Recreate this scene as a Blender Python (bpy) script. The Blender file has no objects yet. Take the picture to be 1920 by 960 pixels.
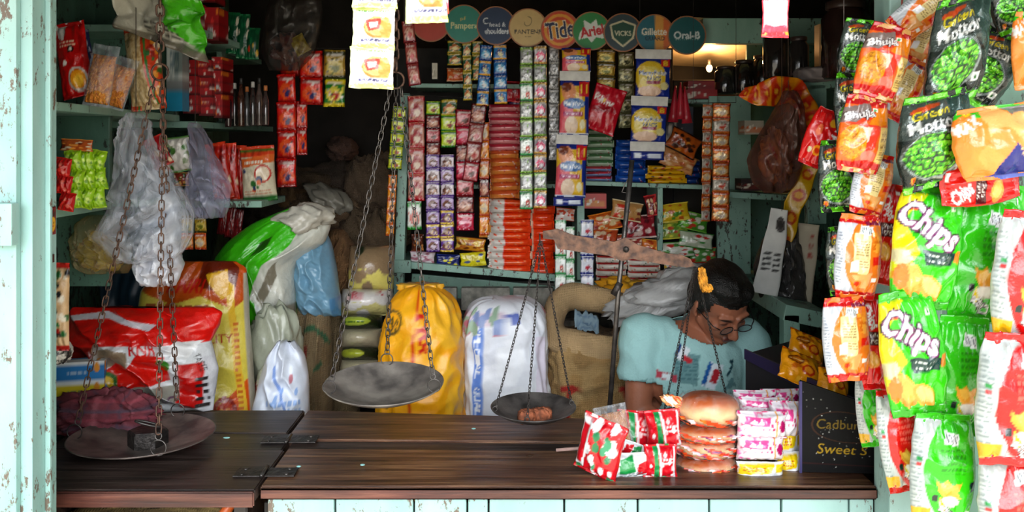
import bpy, bmesh, math, random
import numpy as np
from mathutils import Vector, Matrix, Euler, Quaternion
R = math.radians; PI = math.pi
random.seed(7)
S = bpy.context.scene
COL = S.collection
# ---------------------------------------------------------------- camera
FPX = 1663.0; EYE = 1.6; HX = 960.0; HY = 270.0
cam_d = bpy.data.cameras.new('camera'); cam = bpy.data.objects.new('camera', cam_d); COL.objects.link(cam)
cam.location = (0, 0, EYE); cam.rotation_euler = (R(90), 0, 0)
cam_d.sensor_fit = 'HORIZONTAL'; cam_d.sensor_width = 36; cam_d.lens = 36 * FPX / 1920
cam_d.shift_y = -(480 - HY) / 1920; cam_d.clip_start = .05; cam_d.clip_end = 200
S.camera = cam
# ---------------------------------------------------------------- world, sun, exposure
W = bpy.data.worlds.new('sky'); S.world = W; W.use_nodes = True
nt = W.node_tree; nt.nodes.clear()
wo = nt.nodes.new('ShaderNodeOutputWorld'); bg = nt.nodes.new('ShaderNodeBackground')
tc = nt.nodes.new('ShaderNodeTexCoord'); sx = nt.nodes.new('ShaderNodeSeparateXYZ'); rp = nt.nodes.new('ShaderNodeValToRGB')
nt.links.new(tc.outputs['Generated'], sx.inputs[0]); nt.links.new(sx.outputs['Z'], rp.inputs[0])
rp.color_ramp.elements[0].position = 0.0; rp.color_ramp.elements[0].color = (.98, .985, 1, 1)
rp.color_ramp.elements[1].position = .8; rp.color_ramp.elements[1].color = (.42, .50, .56, 1)
# hazy bright part of the sky behind the viewer, about 24 degrees up
SKY_BASE, SKY_GLOW, SKY_POW, SKY_EL, SKY_AZ = .7, 13.0, 12.0, 22, 3
dp = nt.nodes.new('ShaderNodeVectorMath'); dp.operation = 'DOT_PRODUCT'; dp.inputs[1].default_value = (math.sin(R(SKY_AZ)) * math.cos(R(SKY_EL)), -math.cos(R(SKY_AZ)) * math.cos(R(SKY_EL)), math.sin(R(SKY_EL)))
nt.links.new(tc.outputs['Generated'], dp.inputs[0])
def wm(op, a, b):
    n = nt.nodes.new('ShaderNodeMath'); n.operation = op
    for i, x in enumerate((a, b)):
        if isinstance(x, bpy.types.NodeSocket): nt.links.new(x, n.inputs[i])
        else: n.inputs[i].default_value = x
    return n.outputs[0]
glow = wm('ADD', wm('MULTIPLY', wm('POWER', wm('MAXIMUM', dp.outputs['Value'], 0.0), SKY_POW), SKY_GLOW), SKY_BASE)
nt.links.new(rp.outputs[0], bg.inputs[0]); nt.links.new(glow, bg.inputs[1])
nt.links.new(bg.outputs[0], wo.inputs[0])
sd = bpy.data.lights.new('sun', 'SUN'); sun = bpy.data.objects.new('sun', sd); COL.objects.link(sun)
sd.energy = 9; sd.angle = R(2); sd.color = (1, .97, .9); sun.rotation_euler = (R(22), 0, R(-18))
S.view_settings.view_transform = 'Standard'; S.view_settings.look = 'None'
S.view_settings.exposure = 0.18; S.view_settings.gamma = 1; S.view_settings.use_curve_mapping = False
# ---------------------------------------------------------------- helpers
def P(px, py, Y): return Vector(((px - HX) * Y / FPX, Y, EYE - (py - HY) * Y / FPX))
def lin(c):
    if isinstance(c, str):
        c = c.lstrip('#'); c = [int(c[i:i+2], 16) / 255 for i in (0, 2, 4)]
    return np.array([x / 12.92 if x <= .04045 else ((x + .055) / 1.055) ** 2.4 for x in c[:3]])
def fn(x, y, seed=0, k=5):
    """smooth pseudo noise about -1..1 (numpy)"""
    rs = np.random.RandomState(seed + 11); o = 0
    for i in range(k):
        a = rs.uniform(0, 6.28); f = rs.uniform(.6, 1.6) * (1.5 ** i) ; p = rs.uniform(0, 6.28); q = rs.uniform(0, 6.28)
        o = o + np.sin(f * (x * math.cos(a) + y * math.sin(a)) * 6.28 + p + .8 * np.sin(f * 3.1 * (y * math.cos(a) - x * math.sin(a)) + q)) / (1.35 ** i)
    return o / 2.6
def ridge(x, y, seed=0): return 1 - 2 * np.abs(fn(x, y, seed, 3))
# ---------------------------------------------------------------- canvas: printed designs become per-vertex colours
_txt = {}
def text_tris(s, off=0.0):
    k = (s, off)
    if k in _txt: return _txt[k]
    cu = bpy.data.curves.new('t', 'FONT'); cu.body = s; cu.offset = off; cu.resolution_u = 3; cu.fill_mode = 'FRONT'
    o = bpy.data.objects.new('t', cu); COL.objects.link(o)
    bpy.context.view_layer.update()
    me = bpy.data.meshes.new_from_object(o.evaluated_get(bpy.context.evaluated_depsgraph_get()))
    me.calc_loop_triangles()
    v = np.array([x.co[:2] for x in me.vertices]).reshape(-1, 2)
    t = np.array([list(x.vertices) for x in me.loop_triangles], int).reshape(-1, 3)
    bpy.data.objects.remove(o); bpy.data.curves.remove(cu); bpy.data.meshes.remove(me)
    _txt[k] = (v, t); return v, t
class Cv:
    def __init__(s, W, H, bg='#ffffff'):
        s.W, s.H = W, H; s.asp = H / W
        s.U, s.V = np.meshgrid((np.arange(W) + .5) / W, (np.arange(H) + .5) / H)
        s.c = np.empty((H, W, 3)); s.c[:] = lin(bg)
    def put(s, m, c, a=1.0):
        s.c[m] = s.c[m] * (1 - a) + lin(c) * a; return s
    def rect(s, x0, y0, x1, y1, c, a=1.0): return s.put((s.U >= x0) & (s.U <= x1) & (s.V >= y0) & (s.V <= y1), c, a)
    def em(s, cx, cy, rx, ry, rot=0):
        dx = s.U - cx; dy = (s.V - cy) * s.asp; c, n = math.cos(R(rot)), math.sin(R(rot))
        x = dx * c + dy * n; y = -dx * n + dy * c
        return (x / rx) ** 2 + (y / (ry * s.asp)) ** 2
    def ell(s, cx, cy, rx, ry, c, rot=0, a=1.0): return s.put(s.em(cx, cy, rx, ry, rot) <= 1, c, a)
    def ring(s, cx, cy, rx, ry, t, c, rot=0):
        e = s.em(cx, cy, rx, ry, rot); return s.put((e <= 1) & (e >= (1 - t) ** 2), c)
    def pm(s, pts):
        m = np.zeros(s.U.shape, bool); n = len(pts)
        for i in range(n):
            x0, y0 = pts[i]; x1, y1 = pts[(i + 1) % n]
            if y0 == y1: continue
            cnd = ((y0 > s.V) != (y1 > s.V)) & (s.U < (x1 - x0) * (s.V - y0) / (y1 - y0) + x0)
            m ^= cnd
        return m
    def poly(s, pts, c, a=1.0): return s.put(s.pm(pts), c, a)
    def box(s, cx, cy, w, h, c, rot=0):
        cr, sr = math.cos(R(rot)), math.sin(R(rot)); p = []
        for x, y in ((-w, -h), (w, -h), (w, h), (-w, h)):
            x /= 2; y = y / 2 * s.asp; p.append((cx + x * cr - y * sr, cy + (x * sr + y * cr) / s.asp))
        return s.poly(p, c)
    def text(s, t, cx, cy, w, h, c, rot=0, off=0.0, shear=0.0):
        """cx,cy centre; w,h size as fractions of the canvas"""
        v, tr = text_tris(t, off)
        if len(v) == 0: return s
        v0, _ = text_tris(t, 0.0) if off else (v, 0)
        lo, hi = v0.min(0), v0.max(0); q = (v - (lo + hi) / 2) / np.maximum(hi - lo, 1e-6)
        q[:, 0] = q[:, 0] * w * s.W; q[:, 1] = q[:, 1] * h * s.H; q[:, 0] += q[:, 1] * shear
        a, b = math.cos(R(rot)), math.sin(R(rot)); q = np.stack([q[:, 0] * a - q[:, 1] * b, q[:, 0] * b + q[:, 1] * a], 1)
        q += (cx * s.W, cy * s.H); L = lin(c)
        for i in tr:
            A, B, C_ = q[i[0]], q[i[1]], q[i[2]]
            x0 = max(0, int(min(A[0], B[0], C_[0]) - 1)); x1 = min(s.W, int(max(A[0], B[0], C_[0])) + 2)
            y0 = max(0, int(min(A[1], B[1], C_[1]) - 1)); y1 = min(s.H, int(max(A[1], B[1], C_[1])) + 2)
            if x0 >= x1 or y0 >= y1: continue
            X, Y = np.meshgrid(np.arange(x0, x1) + .5, np.arange(y0, y1) + .5)
            d1 = (X - B[0]) * (A[1] - B[1]) - (A[0] - B[0]) * (Y - B[1])
            d2 = (X - C_[0]) * (B[1] - C_[1]) - (B[0] - C_[0]) * (Y - C_[1])
            d3 = (X - A[0]) * (C_[1] - A[1]) - (C_[0] - A[0]) * (Y - A[1])
            m = ((d1 >= 0) & (d2 >= 0) & (d3 >= 0)) | ((d1 <= 0) & (d2 <= 0) & (d3 <= 0))
            s.c[y0:y1, x0:x1][m] = L
        return s
    def lines(s, x0, y0, x1, y1, n, c, seed=1, a=1.0, fill=.5):
        """rows of fine print"""
        rs = np.random.RandomState(seed); h = (y1 - y0) / n
        for i in range(n):
            x = x0
            while x < x1:
                w = rs.uniform(.02, .1); s.rect(x, y0 + i * h, min(x + w, x1), y0 + (i + fill) * h, c, a); x += w + .02
        return s
    def bars(s, cx, cy, w, h, rot=0, c='#e8ecec', k='#5a646a'):
        s.box(cx, cy, w, h, c, rot); cr, sr = math.cos(R(rot)), math.sin(R(rot))
        for i in range(6):
            d = (i - 2.5) / 6 * w * .85
            s.box(cx + d * cr, cy + d * sr / s.asp, w * .06, h * .7, k, rot)
        return s
    def blobs(s, x0, y0, x1, y1, n, r, cols, seed=1, mask=None, asp=1):
        rs = np.random.RandomState(seed)
        for i in range(n):
            x, y = rs.uniform(x0, x1), rs.uniform(y0, y1); q = r * rs.uniform(.6, 1.3)
            m = s.em(x, y, q, q * asp / s.asp, rs.uniform(0, 180)) <= 1
            if mask is not None: m &= mask
            s.put(m, cols[rs.randint(len(cols))])
        return s
    def at(s, u, v):
        x = np.clip(np.asarray(u) * s.W - .5, 0, s.W - 1.001); y = np.clip(np.asarray(v) * s.H - .5, 0, s.H - 1.001)
        i, j = x.astype(int), y.astype(int); fx, fy = (x - i)[..., None], (y - j)[..., None]
        i1, j1 = np.minimum(i + 1, s.W - 1), np.minimum(j + 1, s.H - 1)
        return ((s.c[j, i] * (1 - fx) + s.c[j, i1] * fx) * (1 - fy) + (s.c[j1, i] * (1 - fx) + s.c[j1, i1] * fx) * fy) ** 1.22
# ---------------------------------------------------------------- mesh building
def mk_mesh(name, V, Fc, cols=None, smooth=True):
    me = bpy.data.meshes.new(name)
    V = np.asarray(V, float).reshape(-1, 3)
    me.from_pydata(V.tolist(), [], [tuple(int(i) for i in f) for f in Fc])
    if cols is not None:
        at = me.color_attributes.new('Col', 'FLOAT_COLOR', 'POINT')
        c = np.ones((len(V), 4)); c[:, :3] = cols; at.data.foreach_set('color', c.ravel())
    if smooth: me.polygons.foreach_set('use_smooth', [True] * len(me.polygons))
    me.update(); return me
def mobj(name, me, m, parent=None):
    o = bpy.data.objects.new(name, me); COL.objects.link(o)
    if m is not None and not me.materials: me.materials.append(m)
    if parent is not None: o.parent = parent
    return o
def tag(o, label=None, cat=None, group=None, kind=None):
    if label: o['label'] = label
    if cat: o['category'] = cat
    if group: o['group'] = group
    if kind: o['kind'] = kind
    return o
def empty(name, loc=(0, 0, 0), rot=(0, 0, 0), label=None, cat=None, group=None):
    o = bpy.data.objects.new(name, None); COL.objects.link(o); o.empty_display_size = .05
    o.location = loc; o.rotation_euler = rot; return tag(o, label, cat, group)
def put(o, loc, rot=(0, 0, 0)): o.location = loc; o.rotation_euler = rot; return o
def copy_tree(o, parent=None):
    c = o.copy(); COL.objects.link(c); c.parent = parent
    for ch in o.children: copy_tree(ch, c)
    return c
class MB:
    """collects boxes, tubes and lofts into one mesh"""
    def __init__(s): s.V = []; s.F = []; s.C = []; s.n = 0
    def add(s, V, Fc, col=None):
        V = np.asarray(V, float).reshape(-1, 3)
        s.V.append(V); s.F += [tuple(i + s.n for i in f) for f in Fc]; s.n += len(V)
        s.C.append(np.tile(lin(col) if col is not None else np.ones(3), (len(V), 1))); return s
    def box(s, c, d, rot=None, col=None, bev=0.0):
        bm = bmesh.new(); bmesh.ops.create_cube(bm, size=1)
        for v in bm.verts: v.co = Vector((v.co.x * d[0], v.co.y * d[1], v.co.z * d[2]))
        if bev > 0: bmesh.ops.bevel(bm, geom=list(bm.edges), offset=min(bev, min(d) * .45), segments=2, affect='EDGES', profile=.6)
        M = Euler(rot).to_matrix() if rot else Matrix.Identity(3)
        bm.verts.index_update(); s.add([M @ v.co + Vector(c) for v in bm.verts], [[v.index for v in f.verts] for f in bm.faces], col); bm.free(); return s
    def tube(s, pts, r, n=8, col=None, closed=False):
        pts = [Vector(p) for p in pts]; m = len(pts); rr = r if isinstance(r, (list, tuple)) else [r] * m
        V = []; F_ = []; up = None
        for i, p in enumerate(pts):
            t = (pts[(i + 1) % m] - pts[i - 1]) if closed else (pts[min(i + 1, m - 1)] - pts[max(i - 1, 0)])
            t.normalize()
            if up is None: up = t.orthogonal().normalized()
            up = (up - t * up.dot(t)); up = up.normalized() if up.length > 1e-6 else t.orthogonal().normalized()
            b = t.cross(up)
            for k in range(n):
                a = 2 * PI * k / n; V.append(p + (up * math.cos(a) + b * math.sin(a)) * rr[i])
        for i in range(m if closed else m - 1):
            j = (i + 1) % m
            for k in range(n): F_.append((i * n + k, i * n + (k + 1) % n, j * n + (k + 1) % n, j * n + k))
        if not closed: F_.append(tuple(range(n))[::-1]); F_.append(tuple((m - 1) * n + k for k in range(n)))
        return s.add(V, F_, col)
    def lathe(s, prof, c=(0, 0, 0), n=24, col=None, closed=False):
        V = []; F_ = []; m = len(prof); c = Vector(c)
        for r, z in prof:
            for k in range(n): a = 2 * PI * k / n; V.append(c + Vector((r * math.cos(a), r * math.sin(a), z)))
        for i in range(m - 1):
            for k in range(n): F_.append((i * n + k, i * n + (k + 1) % n, (i + 1) * n + (k + 1) % n, (i + 1) * n + k))
        if not closed: F_.append(tuple(range(n))[::-1]); F_.append(tuple((m - 1) * n + k for k in range(n)))
        return s.add(V, F_, col)
    def prism(s, pts, y0, y1, col=None):
        n = len(pts); V = [(x, y0, z) for x, z in pts] + [(x, y1, z) for x, z in pts]
        F_ = [tuple(range(n)), tuple(range(n, 2 * n))[::-1]] + [(i, i + n, (i + 1) % n + n, (i + 1) % n) for i in range(n)]
        return s.add(V, F_, col)
    def mesh(s, name, smooth=False):
        me = mk_mesh(name, np.concatenate(s.V), s.F, np.concatenate(s.C), smooth)
        bm = bmesh.new(); bm.from_mesh(me); bmesh.ops.recalc_face_normals(bm, faces=bm.faces); bm.to_mesh(me); bm.free(); return me
    def obj(s, name, m, parent=None, smooth=False): return mobj(name, s.mesh(name, smooth), m, parent)
def grid_faces(nu, nv, wrap=False):
    """nu points per row, nv rows"""
    F_ = []
    for j in range(nv - 1):
        for i in range(nu if wrap else nu - 1):
            k = (i + 1) % nu; F_.append((j * nu + i, j * nu + k, (j + 1) * nu + k, (j + 1) * nu + i))
    return F_
def bag_mesh(w, h, t, cv, back=None, nu=24, nv=32, crimp=.06, seed=0, wr=1.0, p=.5, shear=0., pinch=.1, name='bag', neck=0.):
    """sealed pillow packet, origin at its centre, front facing -Y"""
    back = back or cv
    u1 = np.linspace(0, 1, nu + 1); ub = np.linspace(1, 0, nu + 1)[1:-1]
    uu = np.concatenate([u1, ub]); fr = np.concatenate([np.ones(nu + 1), -np.ones(nu - 1)])
    vv = np.linspace(0, 1, nv + 1)
    U, Vv = np.meshgrid(uu, vv); FR, _ = np.meshgrid(fr, vv)
    q = np.clip((Vv - crimp) / (1 - 2 * crimp), 0, 1); T = np.sin(PI * q) ** p
    e = np.clip(1 - (2 * U - 1) ** 2, 0, 1) ** .55
    y = -FR * t / 2 * T * e
    d = np.minimum(Vv, 1 - Vv)
    pl = np.exp(-np.clip(d - crimp, 0, 1) * 9) * (d > crimp * .6)
    amp = min(w, h) * .03 * wr
    inn = np.clip(e * 1.6, 0, 1)
    y = y - FR * amp * (.9 * ridge(U * 1.1 * w / min(w, h), Vv * .9 * h / min(w, h), seed) * T * .8 + .9 * pl * np.sin(U * (26 + seed % 7) + 2 * fn(U, Vv, seed + 3)) * (T > .02)) * inn
    y = y + amp * .8 * fn(U * .5, Vv * .6, seed + 5)
    x = (U - .5) * w * (1 - pinch * T * (1 - .3 * np.cos(2 * PI * Vv)) + .02 * wr * fn(Vv * 1.5, U * 0, seed + 8)) * (1 - neck * (1 - np.sin(PI * np.clip(Vv, .02, .98)) ** .7)) + shear * (Vv - .5) * h
    z = (Vv - .5) * h + amp * .5 * fn(U * .8, Vv * .3, seed + 9)
    cols = np.where((FR > 0)[..., None], cv.at(U, Vv), back.at(1 - U, Vv))
    n = len(uu); V = np.stack([x, y, z], -1).reshape(-1, 3)
    F_ = grid_faces(n, nv + 1, True)
    F_.append(tuple(range(n))[::-1]); F_.append(tuple(nv * n + k for k in range(n)))
    return mk_mesh(name, V, F_, cols.reshape(-1, 3))
def sack_mesh(w, d, h, prof, cv, nu=72, nv=64, seed=0, wr=1.0, sq=3.0, name='sack', side='#d8d8d8', cap=True):
    """standing sack, origin at base centre. prof(v)->(sx, sy, ox, oy) arrays; cv spans the front half"""
    a = np.linspace(0, 2 * PI, nu, endpoint=False); v = np.linspace(0, 1, nv + 1)
    A, Vv = np.meshgrid(a, v); ca, sa = np.cos(A), np.sin(A)
    k = 2. / sq; X = np.sign(ca) * np.abs(ca) ** k; Y = np.sign(sa) * np.abs(sa) ** k
    sx, sy, ox, oy = [np.broadcast_to(np.asarray(q, float), v.shape)[:, None] for q in prof(v)]
    n_ = ridge(A / 6.28 * 5, Vv * 3, seed) * .012 * wr + fn(A / 6.28 * 2, Vv * 1.2, seed + 1) * .012 * wr + fn(A * 2, Vv * 9, seed + 2) * .003 * wr
    n_ = n_ * np.minimum(1, sx * 1.5)
    # seamless in angle: fade noise at the back
    n_ = n_ * (1 - np.exp(-((A - PI / 2) / .25) ** 2)) 
    x = X * w / 2 * sx + ox + X * n_; y = Y * d / 2 * sy + oy + Y * n_; z = Vv * h + .006 * wr * fn(A, Vv * 2, seed + 4) * (Vv > .02)
    U = X * .5 + .5; front = sa <= .05
    c = cv.at(np.clip(U, 0, 1), Vv); cb = cv.at(np.clip(1 - U, 0, 1), Vv)
    c = np.where(front[..., None], c, cb)
    V = np.stack([x, y, z], -1).reshape(-1, 3); F_ = grid_faces(nu, nv + 1, True)
    F_.append(tuple(range(nu))[::-1])
    if cap: F_.append(tuple(nv * nu + k for k in range(nu)))
    return mk_mesh(name, V, F_, c.reshape(-1, 3))
def sheet_mesh(nu, nv, f, cv=None, th=.001, name='sheet', mask=None):
    """thin two-sided sheet with real thickness; f(U,V)->x,y,z"""
    U, Vv = np.meshgrid(np.linspace(0, 1, nu), np.linspace(0, 1, nv))
    x, y, z = f(U, Vv); Pn = np.stack([x, y, z], -1)
    du = np.gradient(Pn, axis=1); dv = np.gradient(Pn, axis=0); nn = np.cross(du, dv); nn /= np.linalg.norm(nn, axis=-1, keepdims=True) + 1e-9
    A = Pn + nn * th / 2; B = Pn - nn * th / 2; N = nu * nv
    F1 = grid_faces(nu, nv)
    F_ = list(F1) + [tuple(i + N for i in f_[::-1]) for f_ in F1]
    b = [i for i in range(nu)] + [j * nu + nu - 1 for j in range(1, nv)] + [(nv - 1) * nu + i for i in range(nu - 2, -1, -1)] + [j * nu for j in range(nv - 2, 0, -1)]
    for i in range(len(b)): p, q = b[i], b[(i + 1) % len(b)]; F_.append((q, p, p + N, q + N))
    c = cv.at(U, Vv).reshape(-1, 3) if cv is not None else np.ones((N, 3))
    return mk_mesh(name, np.concatenate([A.reshape(-1, 3), B.reshape(-1, 3)]), F_, np.concatenate([c, c]))
def capsule(p0, r0, p1, r1, n=16, m=7):
    p0, p1 = Vector(p0), Vector(p1); d = p1 - p0; L = d.length; q = Vector((0, 0, 1)).rotation_difference(d.normalized() if L > 1e-6 else Vector((0, 0, 1)))
    V = []; rows = []
    for i in range(m + 1): a = -PI / 2 + PI / 2 * i / m; rows.append((r0 * math.cos(a), r0 * math.sin(a)))
    for i in range(m + 1): a = PI / 2 * i / m; rows.append((r1 * math.cos(a), L + r1 * math.sin(a)))
    rows[0] = (r0 * .02, rows[0][1]); rows[-1] = (r1 * .02, rows[-1][1])
    for r, z in rows:
        for k in range(n): a = 2 * PI * k / n; V.append(p0 + q @ Vector((r * math.cos(a), r * math.sin(a), z)))
    F_ = grid_faces(n, len(rows), True); F_.append(tuple(range(n))[::-1]); F_.append(tuple((len(rows) - 1) * n + k for k in range(n)))
    return V, F_
def ellipsoid(c, r, rot=(0, 0, 0), n=24, m=14):
    M = Euler([R(a) for a in rot]).to_matrix(); V = []; c = Vector(c)
    for i in range(m + 1):
        a = -PI / 2 + PI * i / m; cr = max(math.cos(a), .02)
        for k in range(n): b = 2 * PI * k / n; V.append(c + M @ Vector((r[0] * cr * math.cos(b), r[1] * cr * math.sin(b), r[2] * math.sin(a))))
    F_ = grid_faces(n, m + 1, True); F_.append(tuple(range(n))[::-1]); F_.append(tuple(m * n + k for k in range(n)))
    return V, F_
def remesh(prims, voxel, sm=4, fac=.5, M=None, name='body'):
    """union of closed primitives as one continuous surface"""
    b = MB()
    for V, F_ in prims: b.add([(M @ Vector(v)) if M is not None else v for v in V], F_)
    o = mobj('tmp', b.mesh('tmp'), None)
    md = o.modifiers.new('r', 'REMESH'); md.mode = 'VOXEL'; md.voxel_size = voxel
    if sm: ms = o.modifiers.new('s', 'SMOOTH'); ms.iterations = sm; ms.factor = fac
    bpy.context.view_layer.update()
    me = bpy.data.meshes.new_from_object(o.evaluated_get(bpy.context.evaluated_depsgraph_get())); me.name = name
    old = o.data; bpy.data.objects.remove(o); bpy.data.meshes.remove(old); me.materials.clear()
    me.polygons.foreach_set('use_smooth', [True] * len(me.polygons)); return me
def mesh_co(me):
    a = np.empty(len(me.vertices) * 3); me.vertices.foreach_get('co', a); return a.reshape(-1, 3)
def mesh_no(me):
    a = np.empty(len(me.vertices) * 3); me.vertices.foreach_get('normal', a); return a.reshape(-1, 3)
def set_co(me, V): me.vertices.foreach_set('co', np.asarray(V, float).ravel()); me.update()
def set_col(me, c):
    at = me.color_attributes.get('Col') or me.color_attributes.new('Col', 'FLOAT_COLOR', 'POINT')
    k = np.ones((len(me.vertices), 4)); k[:, :3] = c; at.data.foreach_set('color', k.ravel())
# ---------------------------------------------------------------- materials
_m = {}
def nodes(name):
    m = bpy.data.materials.new(name); m.use_nodes = True; t = m.node_tree; return m, t, t.nodes['Principled BSDF']
def tex(t, kind, **k):
    n = t.nodes.new(kind)
    for a, b in k.items():
        if a in n.inputs: n.inputs[a].default_value = b
        else: setattr(n, a, b)
    return n
def coords(t, scale=(1, 1, 1)):
    c = t.nodes.new('ShaderNodeTexCoord'); mp = t.nodes.new('ShaderNodeMapping'); mp.inputs['Scale'].default_value = scale
    t.links.new(c.outputs['Object'], mp.inputs[0]); return mp.outputs[0]
def ramp(t, src, stops):
    r = t.nodes.new('ShaderNodeValToRGB'); e = r.color_ramp.elements
    while len(e) < len(stops): e.new(.5)
    for i, (p, c) in enumerate(stops):
        e[i].position = p; e[i].color = (*(lin(c) if isinstance(c, str) else (c, c, c)), 1)
    t.links.new(src, r.inputs[0]); return r.outputs[0]
def bump(t, b, src, st, dist=.01):
    n = t.nodes.new('ShaderNodeBump'); n.inputs['Strength'].default_value = st; n.inputs['Distance'].default_value = dist
    t.links.new(src, n.inputs['Height']); t.links.new(n.outputs[0], b.inputs['Normal']); return n
def mixc(t, fac, a, b, mode='MIX'):
    n = t.nodes.new('ShaderNodeMix'); n.data_type = 'RGBA'; n.blend_type = mode
    for i, x in ((0, fac), (6, a), (7, b)):
        if isinstance(x, bpy.types.NodeSocket): t.links.new(x, n.inputs[i])
        elif i == 0: n.inputs[0].default_value = x
        else: n.inputs[i].default_value = (*lin(x), 1)
    return n.outputs[2]
def film(name='film', rough=.3, bscale=60, bst=.25, coat=0., spec=.5, metal=0., dirt=.12):
    """printed surface: the thing's own printed colours, crinkled a little"""
    if name in _m: return _m[name]
    m, t, b = nodes(name); at = t.nodes.new('ShaderNodeAttribute'); at.attribute_name = 'Col'
    nz = tex(t, 'ShaderNodeTexNoise', Scale=bscale, Detail=3.0); t.links.new(coords(t), nz.inputs['Vector'])
    f = ramp(t, nz.outputs[0], [(.3, 1 - dirt), (.7, 1.0)])
    t.links.new(mixc(t, 1.0, at.outputs['Color'], f, 'MULTIPLY'), b.inputs['Base Color'])
    b.inputs['Roughness'].default_value = rough; b.inputs['Metallic'].default_value = metal; b.inputs['Specular IOR Level'].default_value = spec
    b.inputs['Coat Weight'].default_value = coat; b.inputs['Coat Roughness'].default_value = .12
    bump(t, b, nz.outputs[0], bst, .01); _m[name] = m; return m
def plain(name, col, rough=.6, metal=0., var=.15, scale=20, bst=.1, col2=None, spec=.5):
    if name in _m: return _m[name]
    m, t, b = nodes(name); nz = tex(t, 'ShaderNodeTexNoise', Scale=scale, Detail=5.0); t.links.new(coords(t), nz.inputs['Vector'])
    c2 = col2 or '#%02x%02x%02x' % tuple(int(max(0, min(255, int(col.lstrip('#')[i:i+2], 16) * (1 - var)))) for i in (0, 2, 4))
    t.links.new(ramp(t, nz.outputs[0], [(.35, c2), (.65, col)]), b.inputs['Base Color'])
    b.inputs['Roughness'].default_value = rough; b.inputs['Metallic'].default_value = metal; b.inputs['Specular IOR Level'].default_value = spec
    bump(t, b, nz.outputs[0], bst, .01); _m[name] = m; return m
def painted(name, col, col2, chip='#5b4a3c', amount=.62, scale=1.0):
    """old oil paint on boards with chips and streaks"""
    if name in _m: return _m[name]
    m, t, b = nodes(name); v = coords(t, (scale * 9, scale * 9, scale * 3)); v2 = coords(t, (scale * 45, scale * 45, scale * 22))
    n1 = tex(t, 'ShaderNodeTexNoise', Scale=1.0, Detail=4.0); n2 = tex(t, 'ShaderNodeTexNoise', Scale=1.0, Detail=8.0, Roughness=.7)
    n3 = tex(t, 'ShaderNodeTexNoise', Scale=.35, Detail=3.0)
    t.links.new(v, n1.inputs['Vector']); t.links.new(v2, n2.inputs['Vector']); t.links.new(v, n3.inputs['Vector'])
    base = ramp(t, n1.outputs[0], [(.3, col2), (.65, col)])
    mu = t.nodes.new('ShaderNodeMath'); mu.operation = 'MULTIPLY_ADD'; t.links.new(n3.outputs[0], mu.inputs[0]); mu.inputs[1].default_value = .55; t.links.new(n2.outputs[0], mu.inputs[2])
    ch = ramp(t, mu.outputs[0], [(amount + .28, 0.), (amount + .32, 1.)])
    t.links.new(mixc(t, ch, base, chip), b.inputs['Base Color']); b.inputs['Roughness'].default_value = .45
    bump(t, b, mu.outputs[0], .25, .006); _m[name] = m; return m
def wood(name, a, b_, c, axis='x', rough=.35, scale=1.0):
    if name in _m: return _m[name]
    m, t, b = nodes(name); sc = (1.8, 30, 30) if axis == 'x' else (14, 1.2, 14)
    v = coords(t, tuple(x * scale for x in sc)); n1 = tex(t, 'ShaderNodeTexNoise', Scale=1.6, Detail=9.0, Roughness=.65); t.links.new(v, n1.inputs['Vector'])
    n2 = tex(t, 'ShaderNodeTexNoise', Scale=3.0, Detail=4.0); t.links.new(coords(t), n2.inputs['Vector'])
    g = ramp(t, n1.outputs[0], [(.32, a), (.5, b_), (.68, c)]); k = ramp(t, n2.outputs[0], [(.35, .45), (.6, 1.)])
    t.links.new(mixc(t, 1.0, g, k, 'MULTIPLY'), b.inputs['Base Color'])
    t.links.new(ramp(t, n2.outputs[0], [(.3, rough), (.7, rough + .25)]), b.inputs['Roughness'])
    bump(t, b, n1.outputs[0], .5, .004); _m[name] = m; return m
def weave(name, rough=.8, sc=260, st=.5, two='#7a5f3a', tint=.35):
    """printed colour on a woven cloth"""
    if name in _m: return _m[name]
    m, t, b = nodes(name); at = t.nodes.new('ShaderNodeAttribute'); at.attribute_name = 'Col'
    w1 = tex(t, 'ShaderNodeTexWave', Scale=sc / 6.28 * 1., Distortion=1.5); w1.bands_direction = 'Z'
    w2 = tex(t, 'ShaderNodeTexWave', Scale=sc / 6.28 * 1., Distortion=1.5); w2.bands_direction = 'X'
    c = coords(t); t.links.new(c, w1.inputs['Vector']); t.links.new(c, w2.inputs['Vector'])
    mu = t.nodes.new('ShaderNodeMath'); mu.operation = 'MULTIPLY'; t.links.new(w1.outputs['Fac'], mu.inputs[0]); t.links.new(w2.outputs['Fac'], mu.inputs[1])
    nz = tex(t, 'ShaderNodeTexNoise', Scale=14., Detail=6.0); t.links.new(c, nz.inputs['Vector'])
    f = ramp(t, nz.outputs[0], [(.3, 1 - tint), (.65, 1.)])
    t.links.new(mixc(t, 1., at.outputs['Color'], f, 'MULTIPLY'), b.inputs['Base Color'])
    b.inputs['Roughness'].default_value = rough; bump(t, b, mu.outputs[0], st, .002); _m[name] = m; return m
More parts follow.
